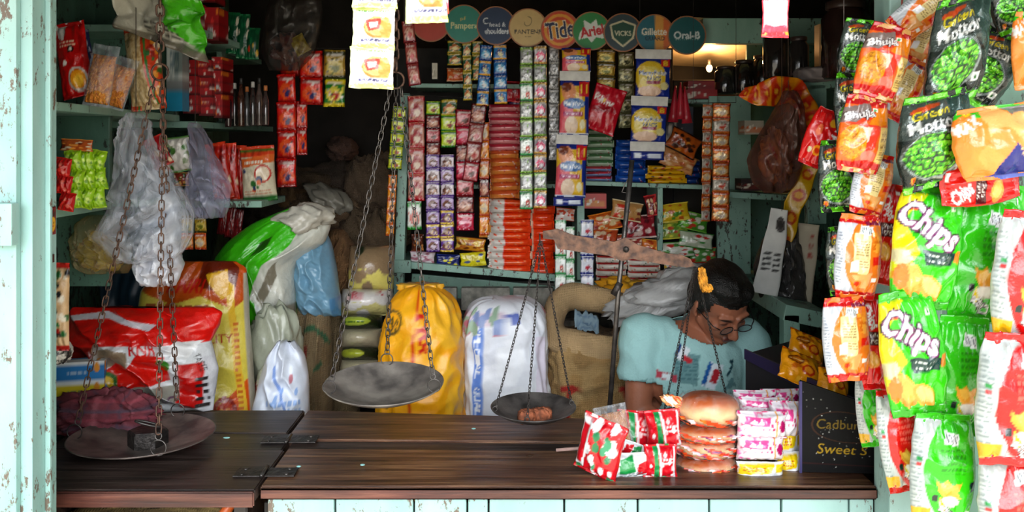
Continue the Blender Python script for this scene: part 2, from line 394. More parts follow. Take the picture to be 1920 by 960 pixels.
def clear(name, tint='#ffffff', lo=.15, hi=.6, rough=.12, scale=18, dif='#dfe6ee'):
    """thin clear plastic: mostly see-through with glossy milky folds"""
    if name in _m: return _m[name]
    m, t, b = nodes(name); out = t.nodes['Material Output']; tr = t.nodes.new('ShaderNodeBsdfTransparent'); tr.inputs[0].default_value = (*lin(tint), 1)
    b.inputs['Base Color'].default_value = (*lin(dif), 1); b.inputs['Roughness'].default_value = rough; b.inputs['Specular IOR Level'].default_value = .9
    nz = tex(t, 'ShaderNodeTexNoise', Scale=scale, Detail=4.0, Roughness=.6, Distortion=.6); t.links.new(coords(t, (1, 1, .25)), nz.inputs['Vector'])
    f = ramp(t, nz.outputs[0], [(.38, lo), (.68, hi)]); mx = t.nodes.new('ShaderNodeMixShader')
    t.links.new(f, mx.inputs[0]); t.links.new(tr.outputs[0], mx.inputs[1]); t.links.new(b.outputs[0], mx.inputs[2]); t.links.new(mx.outputs[0], out.inputs[0])
    bump(t, b, nz.outputs[0], .8, .02); _m[name] = m; return m
FILM = film('printed_film', .28, 55, .35, coat=.25)
FILM2 = film('printed_foil', .32, 90, .3, coat=.1, metal=.25)
MATTE = film('printed_paper', .6, 40, .1)
CARD = film('printed_card', .45, 30, .05)
WOVEN = weave('woven_plastic', .45, 420, .35, tint=.12)
JUTE = weave('jute_cloth', .95, 300, .9, tint=.3)
STEEL = plain('aged_steel', '#6f6a66', .42, .85, .35, 30, .3)
IRON = plain('dark_iron', '#4a4542', .5, .7, .4, 60, .5, col2='#2f2b2a')
RUST = plain('rusty_steel', '#7a5a48', .6, .6, .4, 50, .4, col2='#4a3a34')
# ================================================================ the place itself
MINT = painted('mint_paint', '#96b8b4', '#84a8a5', '#5d5148', .64, 1.0)
MINT_W = painted('chipped_mint_paint', '#a0c4bf', '#8cb5b0', '#6a5c50', .575, 1.3)
SHELF = painted('old_green_paint', '#8fb5a4', '#789e8e', '#3a342c', .60, 1.2)
DARKG = painted('dark_green_wall', '#587f6e', '#425f52', '#2a2c26', .56, 1.0)  # wall green set dark so the upper interior looks dim
DARKB = plain('dark_boards', '#2a2723', .85, 0, .4, 8, .2)  # dark brown for the back wall, ceiling and backing boards
WOODC = wood('worn_counter_wood', '#24150e', '#684430', '#a87c58', rough=.26)
WOODD = wood('dark_counter_wood', '#1c1614', '#3e302a', '#61504a', rough=.33)
WOODE = wood('reddish_wood_edge', '#2c1512', '#5c3026', '#84503e')
def pbox(name, px0, py0, px1, py1, Y, d, m, parent=None, rot=None, bev=.003, mb=None):
    """board whose front face fills these picture coordinates at depth Y"""
    a = P(px0, py1, Y); b = P(px1, py0, Y); B = mb or MB()
    B.box(((a.x + b.x) / 2, Y + d / 2, (a.z + b.z) / 2), (b.x - a.x, d, b.z - a.z), rot, None, bev)
    return B if mb else B.obj(name, m, parent)
def wbox(name, x0, x1, y0, y1, z0, z1, m, parent=None, bev=.0, kind='structure', rot=None):
    o = MB().box((0, 0, 0), (x1 - x0, y1 - y0, z1 - z0), None, None, bev).obj(name, m, parent)
    o.location = ((x0 + x1) / 2, (y0 + y1) / 2, (z0 + z1) / 2)
    if rot: o.rotation_euler = rot
    if kind and parent is None: o['kind'] = kind
    return o
GROUND = plain('dusty_ground', '#c9c0b0', .9, 0, .15, 3, .2)
wbox('ground', -30, 30, -30, 30, -.1, 0, GROUND)
wbox('floor', -1.5, 1.85, 1.99, 4.45, 0.001, .30, plain('shop_floor', '#6b6358', .8, 0, .3, 6, .2))
wbox('wall_left', -1.5, -1.42, 1.83, 4.45, .3, 2.36, DARKG)
wbox('wall_right', 1.77, 1.85, 1.99, 4.45, .3, 2.36, DARKG)
wbox('wall_back', -1.5, 1.85, 4.45, 4.53, .0, 2.36, DARKB)
wbox('ceiling', -1.5, 1.85, 1.72, 4.53, 2.36, 2.42, DARKB)
wbox('trim_1', -.93, .80, 1.74, 1.82, 2.02, 2.36, SHELF, bev=.004)       # header over the opening
wbox('wall_front_left', -3.2, -.93, 1.72, 1.81, 0.001, 2.42, MINT_W)
wbox('wall_front_right', .876, 3.2, 1.935, 1.96, 0.001, 2.42, DARKG)
wbox('trim_30', .80, .875, 1.88, 1.962, 0.001, 2.42, MINT, bev=.004)
wbox('trim_31', .89, .925, 1.905, 1.935, .002, 2.36, SHELF, bev=.003)
wbox('trim_32', 1.25, 1.35, 1.90, 1.935, .002, 2.36, SHELF, bev=.003)
wbox('trim_2', -.9299, -.919, 1.765, 1.775, .002, 2.36, MINT_W, bev=.002)
o = wbox('trim_3', -1.2, -.952, 1.703, 1.72, .002, 2.42, MINT_W, bev=.003)
tag(wbox('wood_block', -1.08, P(30, 0, 1.69).x, 1.675, 1.703, P(0, 461, 1.68).z, P(0, 381, 1.68).z, MINT_W, bev=.003, kind=None), 'small mint block nailed across the far left door board', 'block')
o = MB(); o.box((0, 0, 0), (5, .80, .015)); aw = o.obj('awning', plain('awning_tin', '#8b8f90', .5, .5, .2, 4, .1)); aw.location = (0, 1.33, 2.19); aw.rotation_euler = (R(14), 0, 0)  # out of view, lengthened forward to keep sky light off the shop front
tag(aw, 'unseen sloping tin awning above the opening, extended to shade the front', 'awning')
# counter: seen-edge planks, recessed dark strip, hinged flap at left, painted front boards
ct = empty('shop_counter', (0, 1.96, .30), (0, 0, 0), 'long worn brown wooden counter top, from the hinges to the right post', 'counter')
def plank(name, x0, x1, ya0, ya1, yb0, yb1, z0, z1, m, parent, px=(0, 0, 0)):
    """plank between two edges that need not be parallel"""
    V = [(x0, ya0, z0), (x1, ya1, z0), (x1, yb1, z0), (x0, yb0, z0), (x0, ya0, z1), (x1, ya1, z1), (x1, yb1, z1), (x0, yb0, z1)]
    V = [(a - px[0], b - px[1], c - px[2]) for a, b, c in V]
    bm = bmesh.new(); vs = [bm.verts.new(v) for v in V]
    for f in ((3, 2, 1, 0), (4, 5, 6, 7), (0, 1, 5, 4), (1, 2, 6, 5), (2, 3, 7, 6), (3, 0, 4, 7)): bm.faces.new([vs[i] for i in f])
    bmesh.ops.bevel(bm, geom=list(bm.edges), offset=.003, segments=2, affect='EDGES')
    me = bpy.data.meshes.new(name); bm.to_mesh(me); bm.free(); return mobj(name, me, m, parent)
O = (0, 1.96, .30)
plank('plank', -.552, .80, 1.945, 1.945, 2.185, 2.155, .825, .85, WOODC, ct, O)
plank('recessed_strip', -.556, .80, 2.188, 2.158, 2.252, 2.215, .822, .846, WOODD, ct, O)  # sunken strip of dark wood between the two planks
plank('plank', -.575, .80, 2.255, 2.218, 2.50, 2.37, .825, .85, WOODC, ct, O)
plank('edge_strip', -.552, .80, 1.938, 1.938, 1.944, 1.944, .822, .846, WOODE, ct, O)
for x in (-.45, .1, .7): tag(plank('bearer', x, x + .05, 1.99, 1.99, 2.36, 2.36, .30, .82, WOODD, ct, O))
fl = empty('counter_flap', (-.75, 1.96, .30), (0, 0, 0), 'darker hinged counter flap at the left end of the counter', 'counter flap')
O2 = (-.75, 1.96, .30)
plank('plank', -1.15, -.558, 1.925, 1.925, 2.185, 2.175, .822, .85, WOODD, fl, O2)
plank('plank', -1.15, -.566, 2.188, 2.178, 2.31, 2.30, .82, .848, WOODD, fl, O2)
plank('plank', -1.15, -.584, 2.313, 2.303, 2.50, 2.50, .822, .85, WOODD, fl, O2)
plank('edge_strip', -1.15, -.558, 1.915, 1.915, 1.924, 1.924, .814, .848, WOODE, fl, O2)
plank('support_leg', -1.15, -1.10, 2.0, 2.0, 2.45, 2.45, .30, .822, WOODD, fl, O2)
plank('support_leg', -.62, -.59, 1.975, 1.975, 2.2, 2.2, .002, .822, WOODD, fl, O2)
# hinges across the seam
def hinge(name, x, y, lab):
    h = empty(name, (x, y, .851), (0, 0, R(1)), lab, 'hinge', 'hinges joining the flap to the counter')
    for s in (-1, 1):
        MB().box((s * .036, 0, .0015), (.066, .052, .003), None, None, .001).obj('leaf', IRON, h)
        for a in (-.016, .016): MB().lathe([(.0045, .002), (.0045, .0042), (.002, .005)], (s * .05, a, 0), 10).obj('screw', STEEL, h, True)
    MB().tube([(-.004, -.03, .004), (-.004, .03, .004)], .004, 8).obj('pin', STEEL, h, True)
hinge('hinge', -.562, 2.245, 'iron strap hinge on the seam near the middle of the counter depth')
hinge('hinge', -.560, 2.02, 'iron strap hinge on the seam near the front edge of the counter')
# painted boards under the counter
xs = [500, 628, 776, 876, 916, 1058, 1196, 1330, 1465, 1592, 1640]
cf = empty('board_panelling', (.13, 1.965, 0), (0, 0, 0), 'chipped mint painted board panelling under the counter', 'panelling')
for i in range(len(xs) - 1):
    a, b = P(xs[i], 0, 1.955).x + .002, P(xs[i + 1], 0, 1.955).x - .002
    MB().box(((a + b) / 2 - .13, 0, .41), (b - a, .022 - .003 * (i % 2), .815), None, None, .004).obj('board', MINT_W if i in (0, 1, 2, 3) else MINT, cf)
wbox('backing', -.552, .795, 1.978, 1.985, .005, .80, DARKB).name = 'wall_front'
# dark stuff below the flap: jute sack and an orange cloth
def jcv(seed=0, bg='#b39a6b'):
    c = Cv(96, 96, bg)
    return c
# ---------------------------------------------------------------- shelving, left wall
ls = empty('wall_shelving', (-1.42, 2.6, .3), (0, 0, 0), 'old green painted shelving along the left wall', 'shelves')
def rel(o, par):
    o.location = Vector(o.location) - Vector(par.location); o.parent = par; o.name = o.name; 
    return o
def shelf(par, x0, x1, y0, y1, z, th=.022, name='shelf_board', m=None, rot=None):
    o = wbox(name, x0, x1, y0, y1, z - th / 2, z + th / 2, m or SHELF, None, .003, None, rot); return rel(o, par)
def upright(par, x0, x1, y0, y1, z0, z1, name='upright', m=None, rot=None):
    o = wbox(name, x0, x1, y0, y1, z0, z1, m or SHELF, None, .003, None, rot); return rel(o, par)
shelf(ls, -1.41, -1.105, 1.83, 2.95, 1.69, rot=(R(-.5), 0, 0))          # holds the snack packets
shelf(ls, -1.41, -1.05, 2.96, 3.9, 1.665)
shelf(ls, -1.41, -1.115, 1.83, 2.47, 1.43)                                # lime sweets
upright(ls, -1.41, -1.13, 2.49, 2.51, 1.20, 1.68, 'back_panel', DARKG)
shelf(ls, -1.41, -.995, 2.75, 3.35, 1.96)
shelf(ls, -1.41, -1.10, 3.36, 3.9, 1.96)
shelf(ls, -1.10, -.83, 2.94, 3.25, 1.40)
upright(ls, -1.41, -1.12, 2.96, 2.98, 1.68, 2.35, 'back_panel', DARKG)
upright(ls, -1.12, -1.10, 3.36, 3.40, 1.68, 2.35)
shelf(ls, -1.41, -1.12, 2.7, 3.9, 1.42)
upright(ls, -1.41, -1.39, 2.0, 3.9, .31, 2.3, 'back_panel', DARKG)
# ---------------------------------------------------------------- back shelving
YB = 3.62
bs = empty('wall_shelving', (.2, YB, .3), (0, 0, 0), 'green painted shelving across the back, packed with packets', 'shelves')
def shp(par, px0, px1, py, Y, d, th=.02, tilt=0., name='shelf_board', m=None):
    a, b = P(px0, py, Y), P(px1, py, Y)
    o = wbox(name, 0, b.x - a.x, 0, d, -th, 0, m or SHELF, None, .003, None)
    o.location = Vector(((a.x + b.x) / 2, Y + d / 2, a.z - th / 2 - math.tan(R(tilt)) * 0)); o.rotation_euler = (0, R(tilt), 0)
    return rel(o, par)
# bottom shelf, sagging to the right
shp(bs, 742, 1045, 502, YB, .33, .028, 5.0)
shp(bs, 1040, 1260, 532, YB, .33, .022, 3.0)
shp(bs, 770, 1045, 525, YB + .03, .02, .085, 5.0, 'apron_board', DARKG)
shp(bs, 1090, 1318, 343, YB + .01, .33, .018, 2.0)
shp(bs, 770, 985, 157, YB + .02, .3, .018, .5)
shp(bs, 1180, 1350, 186, YB + .05, .3, .018, .5)
shp(bs, 985, 1095, 345, YB + .05, .3, .018, 1)
shp(bs, 742, 930, 345, YB + .12, .25, .018, 1)
def upp(par, px0, px1, py0, py1, Y, d, m=None, name='upright', rot=None):
    a, b = P(px0, py1, Y), P(px1, py0, Y)
    o = wbox(name, a.x, b.x, Y, Y + d, a.z, b.z, m or SHELF, None, .003, None, rot); return rel(o, par)
upp(bs, 744, 762, 175, 560, YB - .01, .05, None, 'upright', (0, R(2.0), 0))
upp(bs, 736, 770, 488, 512, YB - .02, .03)
upp(bs, 1082, 1096, 343, 525, YB + .02, .3)
upp(bs, 1233, 1243, 350, 470, YB + .02, .3)
upp(bs, 1345, 1408, 180, 545, YB + .08, .03, SHELF, 'side_board')
upp(bs, 742, 1262, 90, 555, YB + .34, .02, DARKB, 'back_board')
upp(bs, 1263, 1345, 150, 555, YB + .34, .02, DARKB, 'back_board')
shp(bs, 1318, 1560, 34, YB - .1, .06, .10, .0, 'top_rail')
shp(bs, 1330, 1345, 180, YB, .02, .3)
# ---------------------------------------------------------------- shelving, right
rs_ = empty('wall_shelving', (1.5, 3.1, .3), (0, 0, 0), 'green painted shelving in the right corner under the brown jars', 'shelves')
shp(rs_, 1358, 1545, 364, 3.45, .3, .024, 3.)
shp(rs_, 1440, 1620, 152, 3.1, .35, .03, -6.)
upp(rs_, 1515, 1550, 158, 420, 3.1, .04)
upp(rs_, 1400, 1700, 60, 700, 3.85, .02, DARKG, 'back_board')
upp(rs_, 1405, 1520, 520, 700, 3.6, .2, DARKG, 'cupboard')
shp(rs_, 1470, 1560, 580, 2.75, .5, .05, 12.)
upp(rs_, 1470, 1500, 590, 700, 2.75, .05)
# concrete blocks behind the sacks
CONC = plain('grey_concrete', '#9a978c', .95, 0, .3, 30, .5)
gw = wbox('wall_low', P(742, 0, 3.7).x, P(1250, 0, 3.7).x, 3.66, 3.72, .301, P(0, 528, 3.7).z, plain('mortar', '#4c4a44', .95, 0, .3, 30, .5))
for i, (a, b) in enumerate(((800, 858), (866, 956), (962, 1036), (1042, 1130))):
    for r_ in range(4):
        p0, p1 = P(a - 14 * (r_ % 2), 578 + 60 * r_, 3.66), P(b - 14 * (r_ % 2), 536 + 60 * r_, 3.66)
        o = MB().box((0, 0, 0), (p1.x - p0.x, .05, p1.z - p0.z), None, None, .006).obj('concrete_block', CONC)
        o.location = ((p0.x + p1.x) / 2, 3.634, (p0.z + p1.z) / 2); o['kind'] = 'structure'; o.name = 'trim_%d' % (6 + i * 4 + r_)
# warm bulb in the upper right nook
nk = MB(); a = P(1255, 130, 3.9); b = P(1420, 85, 3.9)
o = wbox('ceiling_board', a.x, b.x + .15, 3.66, 4.44, 0, .02, plain('cream_board', '#d9c7a0', .8, 0, .15, 6, .1), None, 0, None); o.location.z = P(0, 84, 3.7).z + .035; o.rotation_euler = (R(-8), R(3), 0)
tag(o, 'pale board lit warm above the red boxes at the back right', 'board')
lb = empty('light_bulb', P(1330, 128, 4.1), (0, 0, 0), 'small warm glowing bulb above the red boxes', 'bulb')
V_, F_ = ellipsoid((0, 0, 0), (.014, .014, .018)); m, t, b_ = nodes('bulb_glow'); b_.inputs['Emission Color'].default_value = (1, .55, .2, 1); b_.inputs['Emission Strength'].default_value = 12
g = MB(); g.add(V_, F_); g.obj('glass', m, lb, True); MB().lathe([(.008, .014), (.008, .04)], (0, 0, 0), 12).obj('socket', IRON, lb, True)
ld = bpy.data.lights.new('bulb_light', 'POINT'); ld.energy = 5; ld.color = (1, .52, .2); ld.shadow_soft_size = .02
lo = bpy.data.objects.new('bulb_light', ld); COL.objects.link(lo); lo.location = P(1330, 122, 4.05)
# ================================================================ sacks
def bell(v, top=.75, neck=.25, base=.95, pw=2.2):
    """bulging sack narrowing at the top"""
    s = base + (1 - base) * np.sin(PI * np.clip(v / .8, 0, 1)) 
    s = s * np.where(v > top, neck + (1 - neck) * np.sqrt(np.clip(1 - ((v - top) / (1 - top)) ** pw, 0, 1)), 1)
    return s * (1 - .12 * np.exp(-v * 20))
def place_sack(name, px0, px1, pyt, Y, z0, d, prof, cv, m, lab, cat='sack', seed=0, wr=1., sq=3., rot=0, group=None, **k):
    """Y is the depth of the sack's middle; it stands on z0"""
    a, b = P(px0, pyt, Y - d / 8), P(px1, pyt, Y - d / 8)
    me = sack_mesh(b.x - a.x, d, a.z - z0, prof, cv, seed=seed, wr=wr, sq=sq, name=name, **k)
    o = mobj(name, me, m); o.location = ((a.x + b.x) / 2, Y, z0 + .001); o.rotation_euler = (0, 0, R(rot))
    return tag(o, lab, cat, group)
FZ = .30
# yellow sack
c = Cv(160, 320, '#f6b420'); c.blobs(0, 0, 1, 1, 30, .12, ['#f8bc2c', '#f2ac18', '#f8c23c'], 4)
c.poly([(.36, 0), (.39, 0), (.47, .75), (.52, 1), (.50, 1), (.44, .75)], '#d8541c')
c.text('TBS', .56, .84, .34, .055, '#d02c14', rot=-84, off=.04).text('A', .33, .41, .09, .03, '#6a5a30', rot=20)
c.text('AD', .18, .865, .16, .05, '#6a5a30', rot=-30, off=.02); c.ring(.17, .87, .14, .05, .2, '#7a6430'); c.text('P D', .12, .58, .16, .1, '#8a7438', rot=70)
c.rect(.0, 0, .5, .04, '#c23020').rect(.1, .0, .16, .04, '#f2c040').rect(.3, .0, .36, .04, '#f2c040').rect(0, .25, .3, .26, '#e8c060')
ys = place_sack('grain_sack', 707, 868, 536, 3.0, FZ, .30, lambda v: (bell(v, .66, .10, .97, 2.6) , bell(v, .72, .3), 0, 0), c, film('yellow_woven', .38, 30, .3, dirt=.1), 'big yellow sack tied at the top, behind the middle scale pan', seed=3, wr=.85, nu=120, nv=120, sq=2.4)
def knot(name, px, py, Y, r, col, seed, par, m, sc=(1, 1, 1)):
    """ruffled gathered mouth of a bag"""
    n, k = 48, 14; A, Vv = np.meshgrid(np.linspace(0, 2 * PI, n, endpoint=False), np.linspace(0, 1, k))
    rr = r * (.5 + .35 * np.sin(Vv * PI * .9 + .4) + Vv ** 3 * .4) * (1 + .16 * Vv * np.sin(A * 9 + seed) + .1 * fn(np.cos(A), np.sin(A) + Vv, seed) )
    V = np.stack([rr * np.cos(A) * sc[0], rr * np.sin(A) * sc[1], (Vv - .3) * r * 1.4 * sc[2]], -1).reshape(-1, 3)
    F_ = grid_faces(n, k, True) + [tuple(range(n))[::-1], tuple((k - 1) * n + i for i in range(n))]
    o = mobj(name, mk_mesh(name, V, F_, np.tile(lin(col), (len(V), 1))), m, par); q = P(px, py, Y); o.location = q - Vector(par.location) if par else q
    return o
knot('tied_mouth', 788, 545, 3.0, .048, '#e0a428', 2, ys, film('yellow_woven'), (1.7, 1, .5))
# white sack with blue stripe
c = Cv(200, 320, '#e6e8ee'); c.blobs(0, .0, 1, 1, 25, .15, ['#dfe2ea', '#eceef2'], 3)
c.rect(.15, 0, .26, .93, '#6f95dc'); c.text('SPECIAL QUALITY', .142, .50, .74, .06, '#e8eef8', rot=90, off=.01) if False else None
for i, ch in enumerate('SPECIAL QUALITY'):
    if ch != ' ': c.text(ch, .20, .89 - i * .034, .05, .042, '#f0f4fa', rot=-90, off=.02)
for i, ch in enumerate('MTS'): c.text(ch, .03, .66 + i * .035, .035, .03, '#d07a80', rot=90)
c.rect(.0, .90, .5, .96, '#c9a0b4', .5).blobs(0, .88, .45, .97, 20, .04, ['#9fb6a0', '#c77f90', '#8f9fc8'], 5).box(.62, .93, .12, .05, '#6f7fc0', 10)
c.rect(.86, .55, .97, .85, '#d2b4cc', .35).rect(.5, .35, .9, .36, '#d5c3d4', .7)
ws = place_sack('grain_sack', 864, 1028, 562, 3.12, FZ, .28, lambda v: (bell(v, .84, .3, .97, 3), bell(v, .86, .35), 0, 0), c, film('white_woven', .42, 30, .25, dirt=.08), 'upright white sack with a lettered pale blue stripe down its left side', seed=8, wr=.6, nu=150, nv=150, sq=3.6)
# jute sack, open with a rolled rim
c = Cv(180, 320, '#b79a6c'); c.blobs(0, 0, 1, 1, 60, .1, ['#b08f60', '#bfa478', '#a98a5c'], 6)
for X in (.12, .75):
    c.poly([(X, .40), (X + .05, .40), (X + .13, .78), (X + .08, .78)], '#b8382c'); c.rect(X + .02, .76, X + .2, .785, '#b8382c'); c.rect(X + .1, .40, X + .12, .74, '#3e5a3c')
c.lines(.2, .15, .6, .28, 3, '#a4645a', 4, .5); c.blobs(.3, .1, .8, .3, 10, .05, ['#a5705c'], 9)
js = place_sack('jute_sack', 1030, 1195, 640, 3.16, FZ, .34, lambda v: (.95 + .08 * np.sin(v * 3.1), .95 + .05 * np.sin(v * 3.1), 0, 0), c, JUTE, 'open brown jute sack with rolled rim, left of the seated man', seed=5, wr=1.1, sq=2.6, cap=True)
n, k = 72, 20; A, B_ = np.meshgrid(np.linspace(0, 2 * PI, n, endpoint=False), np.linspace(0, 2 * PI, k, endpoint=False))
w2 = (P(1195, 0, 2.99).x - P(1030, 0, 2.99).x) / 2
rad = .036 * (1 + .22 * fn(A / 6.28 * 3, B_ / 6.28, 4) * np.sin(A / 2)); ca, sa = np.cos(A), np.sin(A)
x = (w2 * .93 + rad * np.cos(B_) * 1.1) * np.sign(ca) * np.abs(ca) ** .85; y = (.15 + rad * np.cos(B_)) * np.sign(sa) * np.abs(sa) ** .85
z = rad * np.sin(B_) * 1.35 + .045 * np.sin(A) + .012 * np.sin(A * 3 + 1)
V = np.stack([x, y, z], -1).reshape(-1, 3); F_ = grid_faces(n, k, True) + [((k - 1) * n + i, (k - 1) * n + (i + 1) % n, (i + 1) % n, i) for i in range(n)]
ro = mobj('rolled_rim', mk_mesh('rolled_rim', V, F_, np.tile(lin('#b2946a'), (len(V), 1))), JUTE, js); ro.location = (0, 0, P(0, 630, 2.99).z - FZ + .01); ro.rotation_euler = (R(8), 0, 0)
c = Cv(60, 40, '#8fa3ad'); c.lines(.1, .1, .9, .9, 5, '#6a8298', 2)
o = mobj('folded_paper', sheet_mesh(16, 10, lambda U, V: ((U - .5) * .09, .03 * (V - .5), .07 * V + .012 * fn(U * 2, V, 1)), c, .002), MATTE); put(o, P(1098, 622, 3.12), (R(-20), R(12), R(10))); tag(o, 'crumpled pale blue paper packet poking out of the open jute sack', 'paper packet')
o = mobj('jute_fill', sheet_mesh(24, 24, lambda U, V: ((U - .5) * w2 * 1.7, (V - .5) * .27, .015 * fn(U, V, 3)), None, .004), plain('brown_grain', '#6b5236', .9, 0, .5, 120, .8), js); o.location = (0, 0, P(0, 630, 2.99).z - FZ - .03); o['kind'] = 'stuff'; o.name = 'grain'
# tall green sack with white side and folded-over top
def slab_sack(name, pts, Y, d, cv, m, lab, cat='sack', seed=0, wr=1., nu=64, nv=72, bulge=.5, group=None, rotz=0):
    """pillow sack whose outline in the facing plane is given by rows (py, pxl, pxr) from bottom to top; rests on its base"""
    py = np.array([p[0] for p in pts], float); l = np.array([p[1] for p in pts], float); r = np.array([p[2] for p in pts], float)
    tt = (py[0] - py) / (py[0] - py[-1]); vv = np.linspace(0, 1, nv + 1)
    def sm(y_):
        q = np.interp(vv, tt, y_); kk = np.array([1, 2, 3, 2, 1.]) / 9; return np.convolve(np.pad(q, 2, 'edge'), kk, 'valid')
    PY = py[0] + (py[-1] - py[0]) * vv; L, Rr = sm(l), sm(r)
    u1 = np.linspace(0, 1, nu + 1); uu = np.concatenate([u1, u1[::-1][1:-1]]); fr = np.concatenate([np.ones(nu + 1), -np.ones(nu - 1)])
    U, Vv = np.meshgrid(uu, vv); FR, _ = np.meshgrid(fr, vv)
    e = np.clip(1 - (2 * U - 1) ** 2, 0, 1) ** bulge; T = np.clip(np.minimum(Vv * 7, (1 - Vv) * 5), 0.02, 1) ** .5
    f_ = ridge(U * 1.3, Vv * 1.6, seed) * .020 * wr + fn(U * 2.3, Vv * 3, seed + 1) * .008 * wr + np.sin((Vv * 34 + 3 * fn(U, Vv, seed + 2))) * .0018 * wr
    y = -FR * (d / 2 * T * e + f_ * e)
    px = L[:, None] + (Rr - L)[:, None] * U; x = (px - HX) * (Y) / FPX; z = EYE - (PY[:, None] - HY) * Y / FPX + 0 * x
    c0 = np.array([(x.min() + x.max()) / 2, 0, z.min()])
    V = np.stack([x, y, z], -1).reshape(-1, 3) - c0
    cols = np.where((FR > 0)[..., None], cv.at(U, Vv), cv.at(1 - U, Vv)).reshape(-1, 3)
    n_ = len(uu); F_ = grid_faces(n_, nv + 1, True) + [tuple(range(n_))[::-1], tuple(nv * n_ + i for i in range(n_))]
    o = mobj(name, mk_mesh(name, V, F_, cols), m); o.location = (c0[0], Y, c0[2]); o.rotation_euler[2] = R(rotz)
    return tag(o, lab, cat, group)
def base_y(z, Y): return HY + (EYE - z) * FPX / Y
BZ = .55     # crates the left-hand sacks stand on
c = Cv(200, 320, '#4fc21f'); c.poly([(.0, 0), (1, 0), (1, .62), (.62, .60), (.60, 0)], '#4fc21f'); c.rect(.52, 0, .70, .66, '#dfe3e2').rect(.70, 0, 1, .70, '#a89c86')
c.poly([(0, .66), (.45, .66), (.72, .82), (.60, 1), (.3, 1), (0, .8)], '#4fc21f'); c.poly([(.45, .66), (.72, .82), (.64, 1), (1, 1), (1, .62), (.6, .62)], '#cfd0c6').poly([(.55, .66), (.80, .80), (.84, .74), (.62, .63)], '#8a8474')
c.box(.45, .86, .1, .05, '#2b5a18', -60).lines(.08, .66, .42, .73, 2, '#eef4ea', 5, 1, .7).lines(.06, .57, .36, .62, 1, '#eef4ea', 9, 1, .8).lines(.1, .4, .45, .5, 4, '#3ba515', 3, .5)
slab_sack('flour_sack', [(base_y(BZ, 3.0), 440, 560), (650, 440, 556), (560, 440, 554), (505, 420, 552), (487, 402, 560), (455, 425, 610), (420, 470, 622), (398, 520, 600), (391, 545, 590)], 3.0, .22, c, FILM, 'tall bright green and white sack folded over at the top', seed=21, wr=1.0, nu=120, nv=120)
# pale crumpled end of that sack's neighbour
def crumple(name, px, py, Y, w, h, d, cols, m, lab=None, cat=None, seed=0, rot=(0, 0, 0), amp=.25, par=None, group=None, n=56, sq=1.0):
    """crumpled soft bag"""
    A, B_ = np.meshgrid(np.linspace(0, 2 * PI, n, endpoint=False), np.linspace(-PI / 2 + .03, PI / 2 - .03, n // 2)); ca, sa, cb, sb = np.cos(A), np.sin(A), np.cos(B_), np.sin(B_)
    f_ = lambda q: np.sign(q) * np.abs(q) ** sq
    X, Yy, Z = f_(ca) * f_(cb), f_(sa) * f_(cb), f_(sb)
    def n3(k, s_): return fn(X * k + Z * .7 * k, Yy * k - Z * k * .5, s_, 4)
    rr = 1 + amp * (1 - 2 * np.abs(n3(.55, seed))) * .5 + amp * .35 * n3(1.4, seed + 1) + amp * .15 * n3(3.2, seed + 2)
    V = np.stack([X * rr * w / 2, Yy * rr * d / 2, Z * rr * h / 2], -1)
    if isinstance(cols, Cv): c_ = cols.at(X * .5 + .5, Z * .5 + .5)
    else:
        cc = np.array([lin(q) for q in cols]); t_ = (n3(.8, seed + 7) * .5 + .5) * (len(cc) - 1); i_ = np.clip(t_.astype(int), 0, len(cc) - 1); c_ = cc[i_]
    k = len(B_); F_ = grid_faces(n, k, True) + [tuple(range(n))[::-1], tuple((k - 1) * n + i for i in range(n))]
    o = mobj(name, mk_mesh(name, V.reshape(-1, 3), F_, c_.reshape(-1, 3)), m, par); o.location = P(px, py, Y) - (Vector(par.location) if par else Vector((0, 0, 0))); o.rotation_euler = [R(q) for q in rot]
    return tag(o, lab, cat, group)
# rice bag, brown and yellow
c = Cv(260, 320, '#e0d060'); c.rect(0, 0, 1, .28, '#a4521a').poly([(.55, .28), (1, .28), (1, .50)], '#d8641e').rect(0, .28, .55, .285, '#a4521a')
c.poly([(0, 1), (1, 1), (1, .84), (.9, .80), (.62, .86), (.35, .82), (0, .88)], '#c8601c').poly([(.5, 1), (.95, 1), (.9, .86), (.55, .9)], '#7a2e14')
c.poly([(.80, .93), (.90, .90), (.97, .22), (.90, .20), (.86, .80)], '#e6c040').poly([(.6, .95), (.82, .97), (.87, .86), (.8, .84)], '#e6b830'); c.lines(.89, .35, .93, .75, 16, '#c8601c', 4, .8)
c.text('RNRI', .45, .90, .34, .06, '#c8281c', off=.03).text('Super Fine Silky Sortex', .42, .75, .74, .05, '#a8441c', rot=-1).text('PREMIUM QUALITY', .46, .665, .84, .045, '#b8481c', off=.01).lines(.12, .80, .7, .83, 1, '#b0602c', 6, 1, .8)
c.ring(.78, .34, .10, .075, .3, '#a02c18').ell(.78, .34, .07, .05, '#c84a30').text('85', .78, .34, .09, .05, '#e8b060').lines(.55, .10, .95, .14, 1, '#e8c0a0', 4, .9, .4).text('TS', .80, .145, .12, .035, '#e8b040')
c.poly([(.48, .38), (.66, .58), (.67, .57), (.5, .36)], '#4f8a34').poly([(.5, .36), (.7, .50), (.7, .49)], '#6a9a34').ell(.48, .50, .10, .09, '#e8e4dc').rect(0, 0, .03, 1, '#b8b4a4').rect(.975, 0, 1, .95, '#b8b4a4')
slab_sack('rice_bag', [(base_y(BZ, 2.74), 275, 478), (770, 268, 480), (680, 262, 474), (600, 258, 468), (545, 264, 466), (500, 300, 462), (490, 330, 440)], 2.74, .14, c, FILM, 'brown and yellow rice bag standing behind the red and white bag', seed=31, wr=.6, cat='rice bag', nu=150, nv=150)
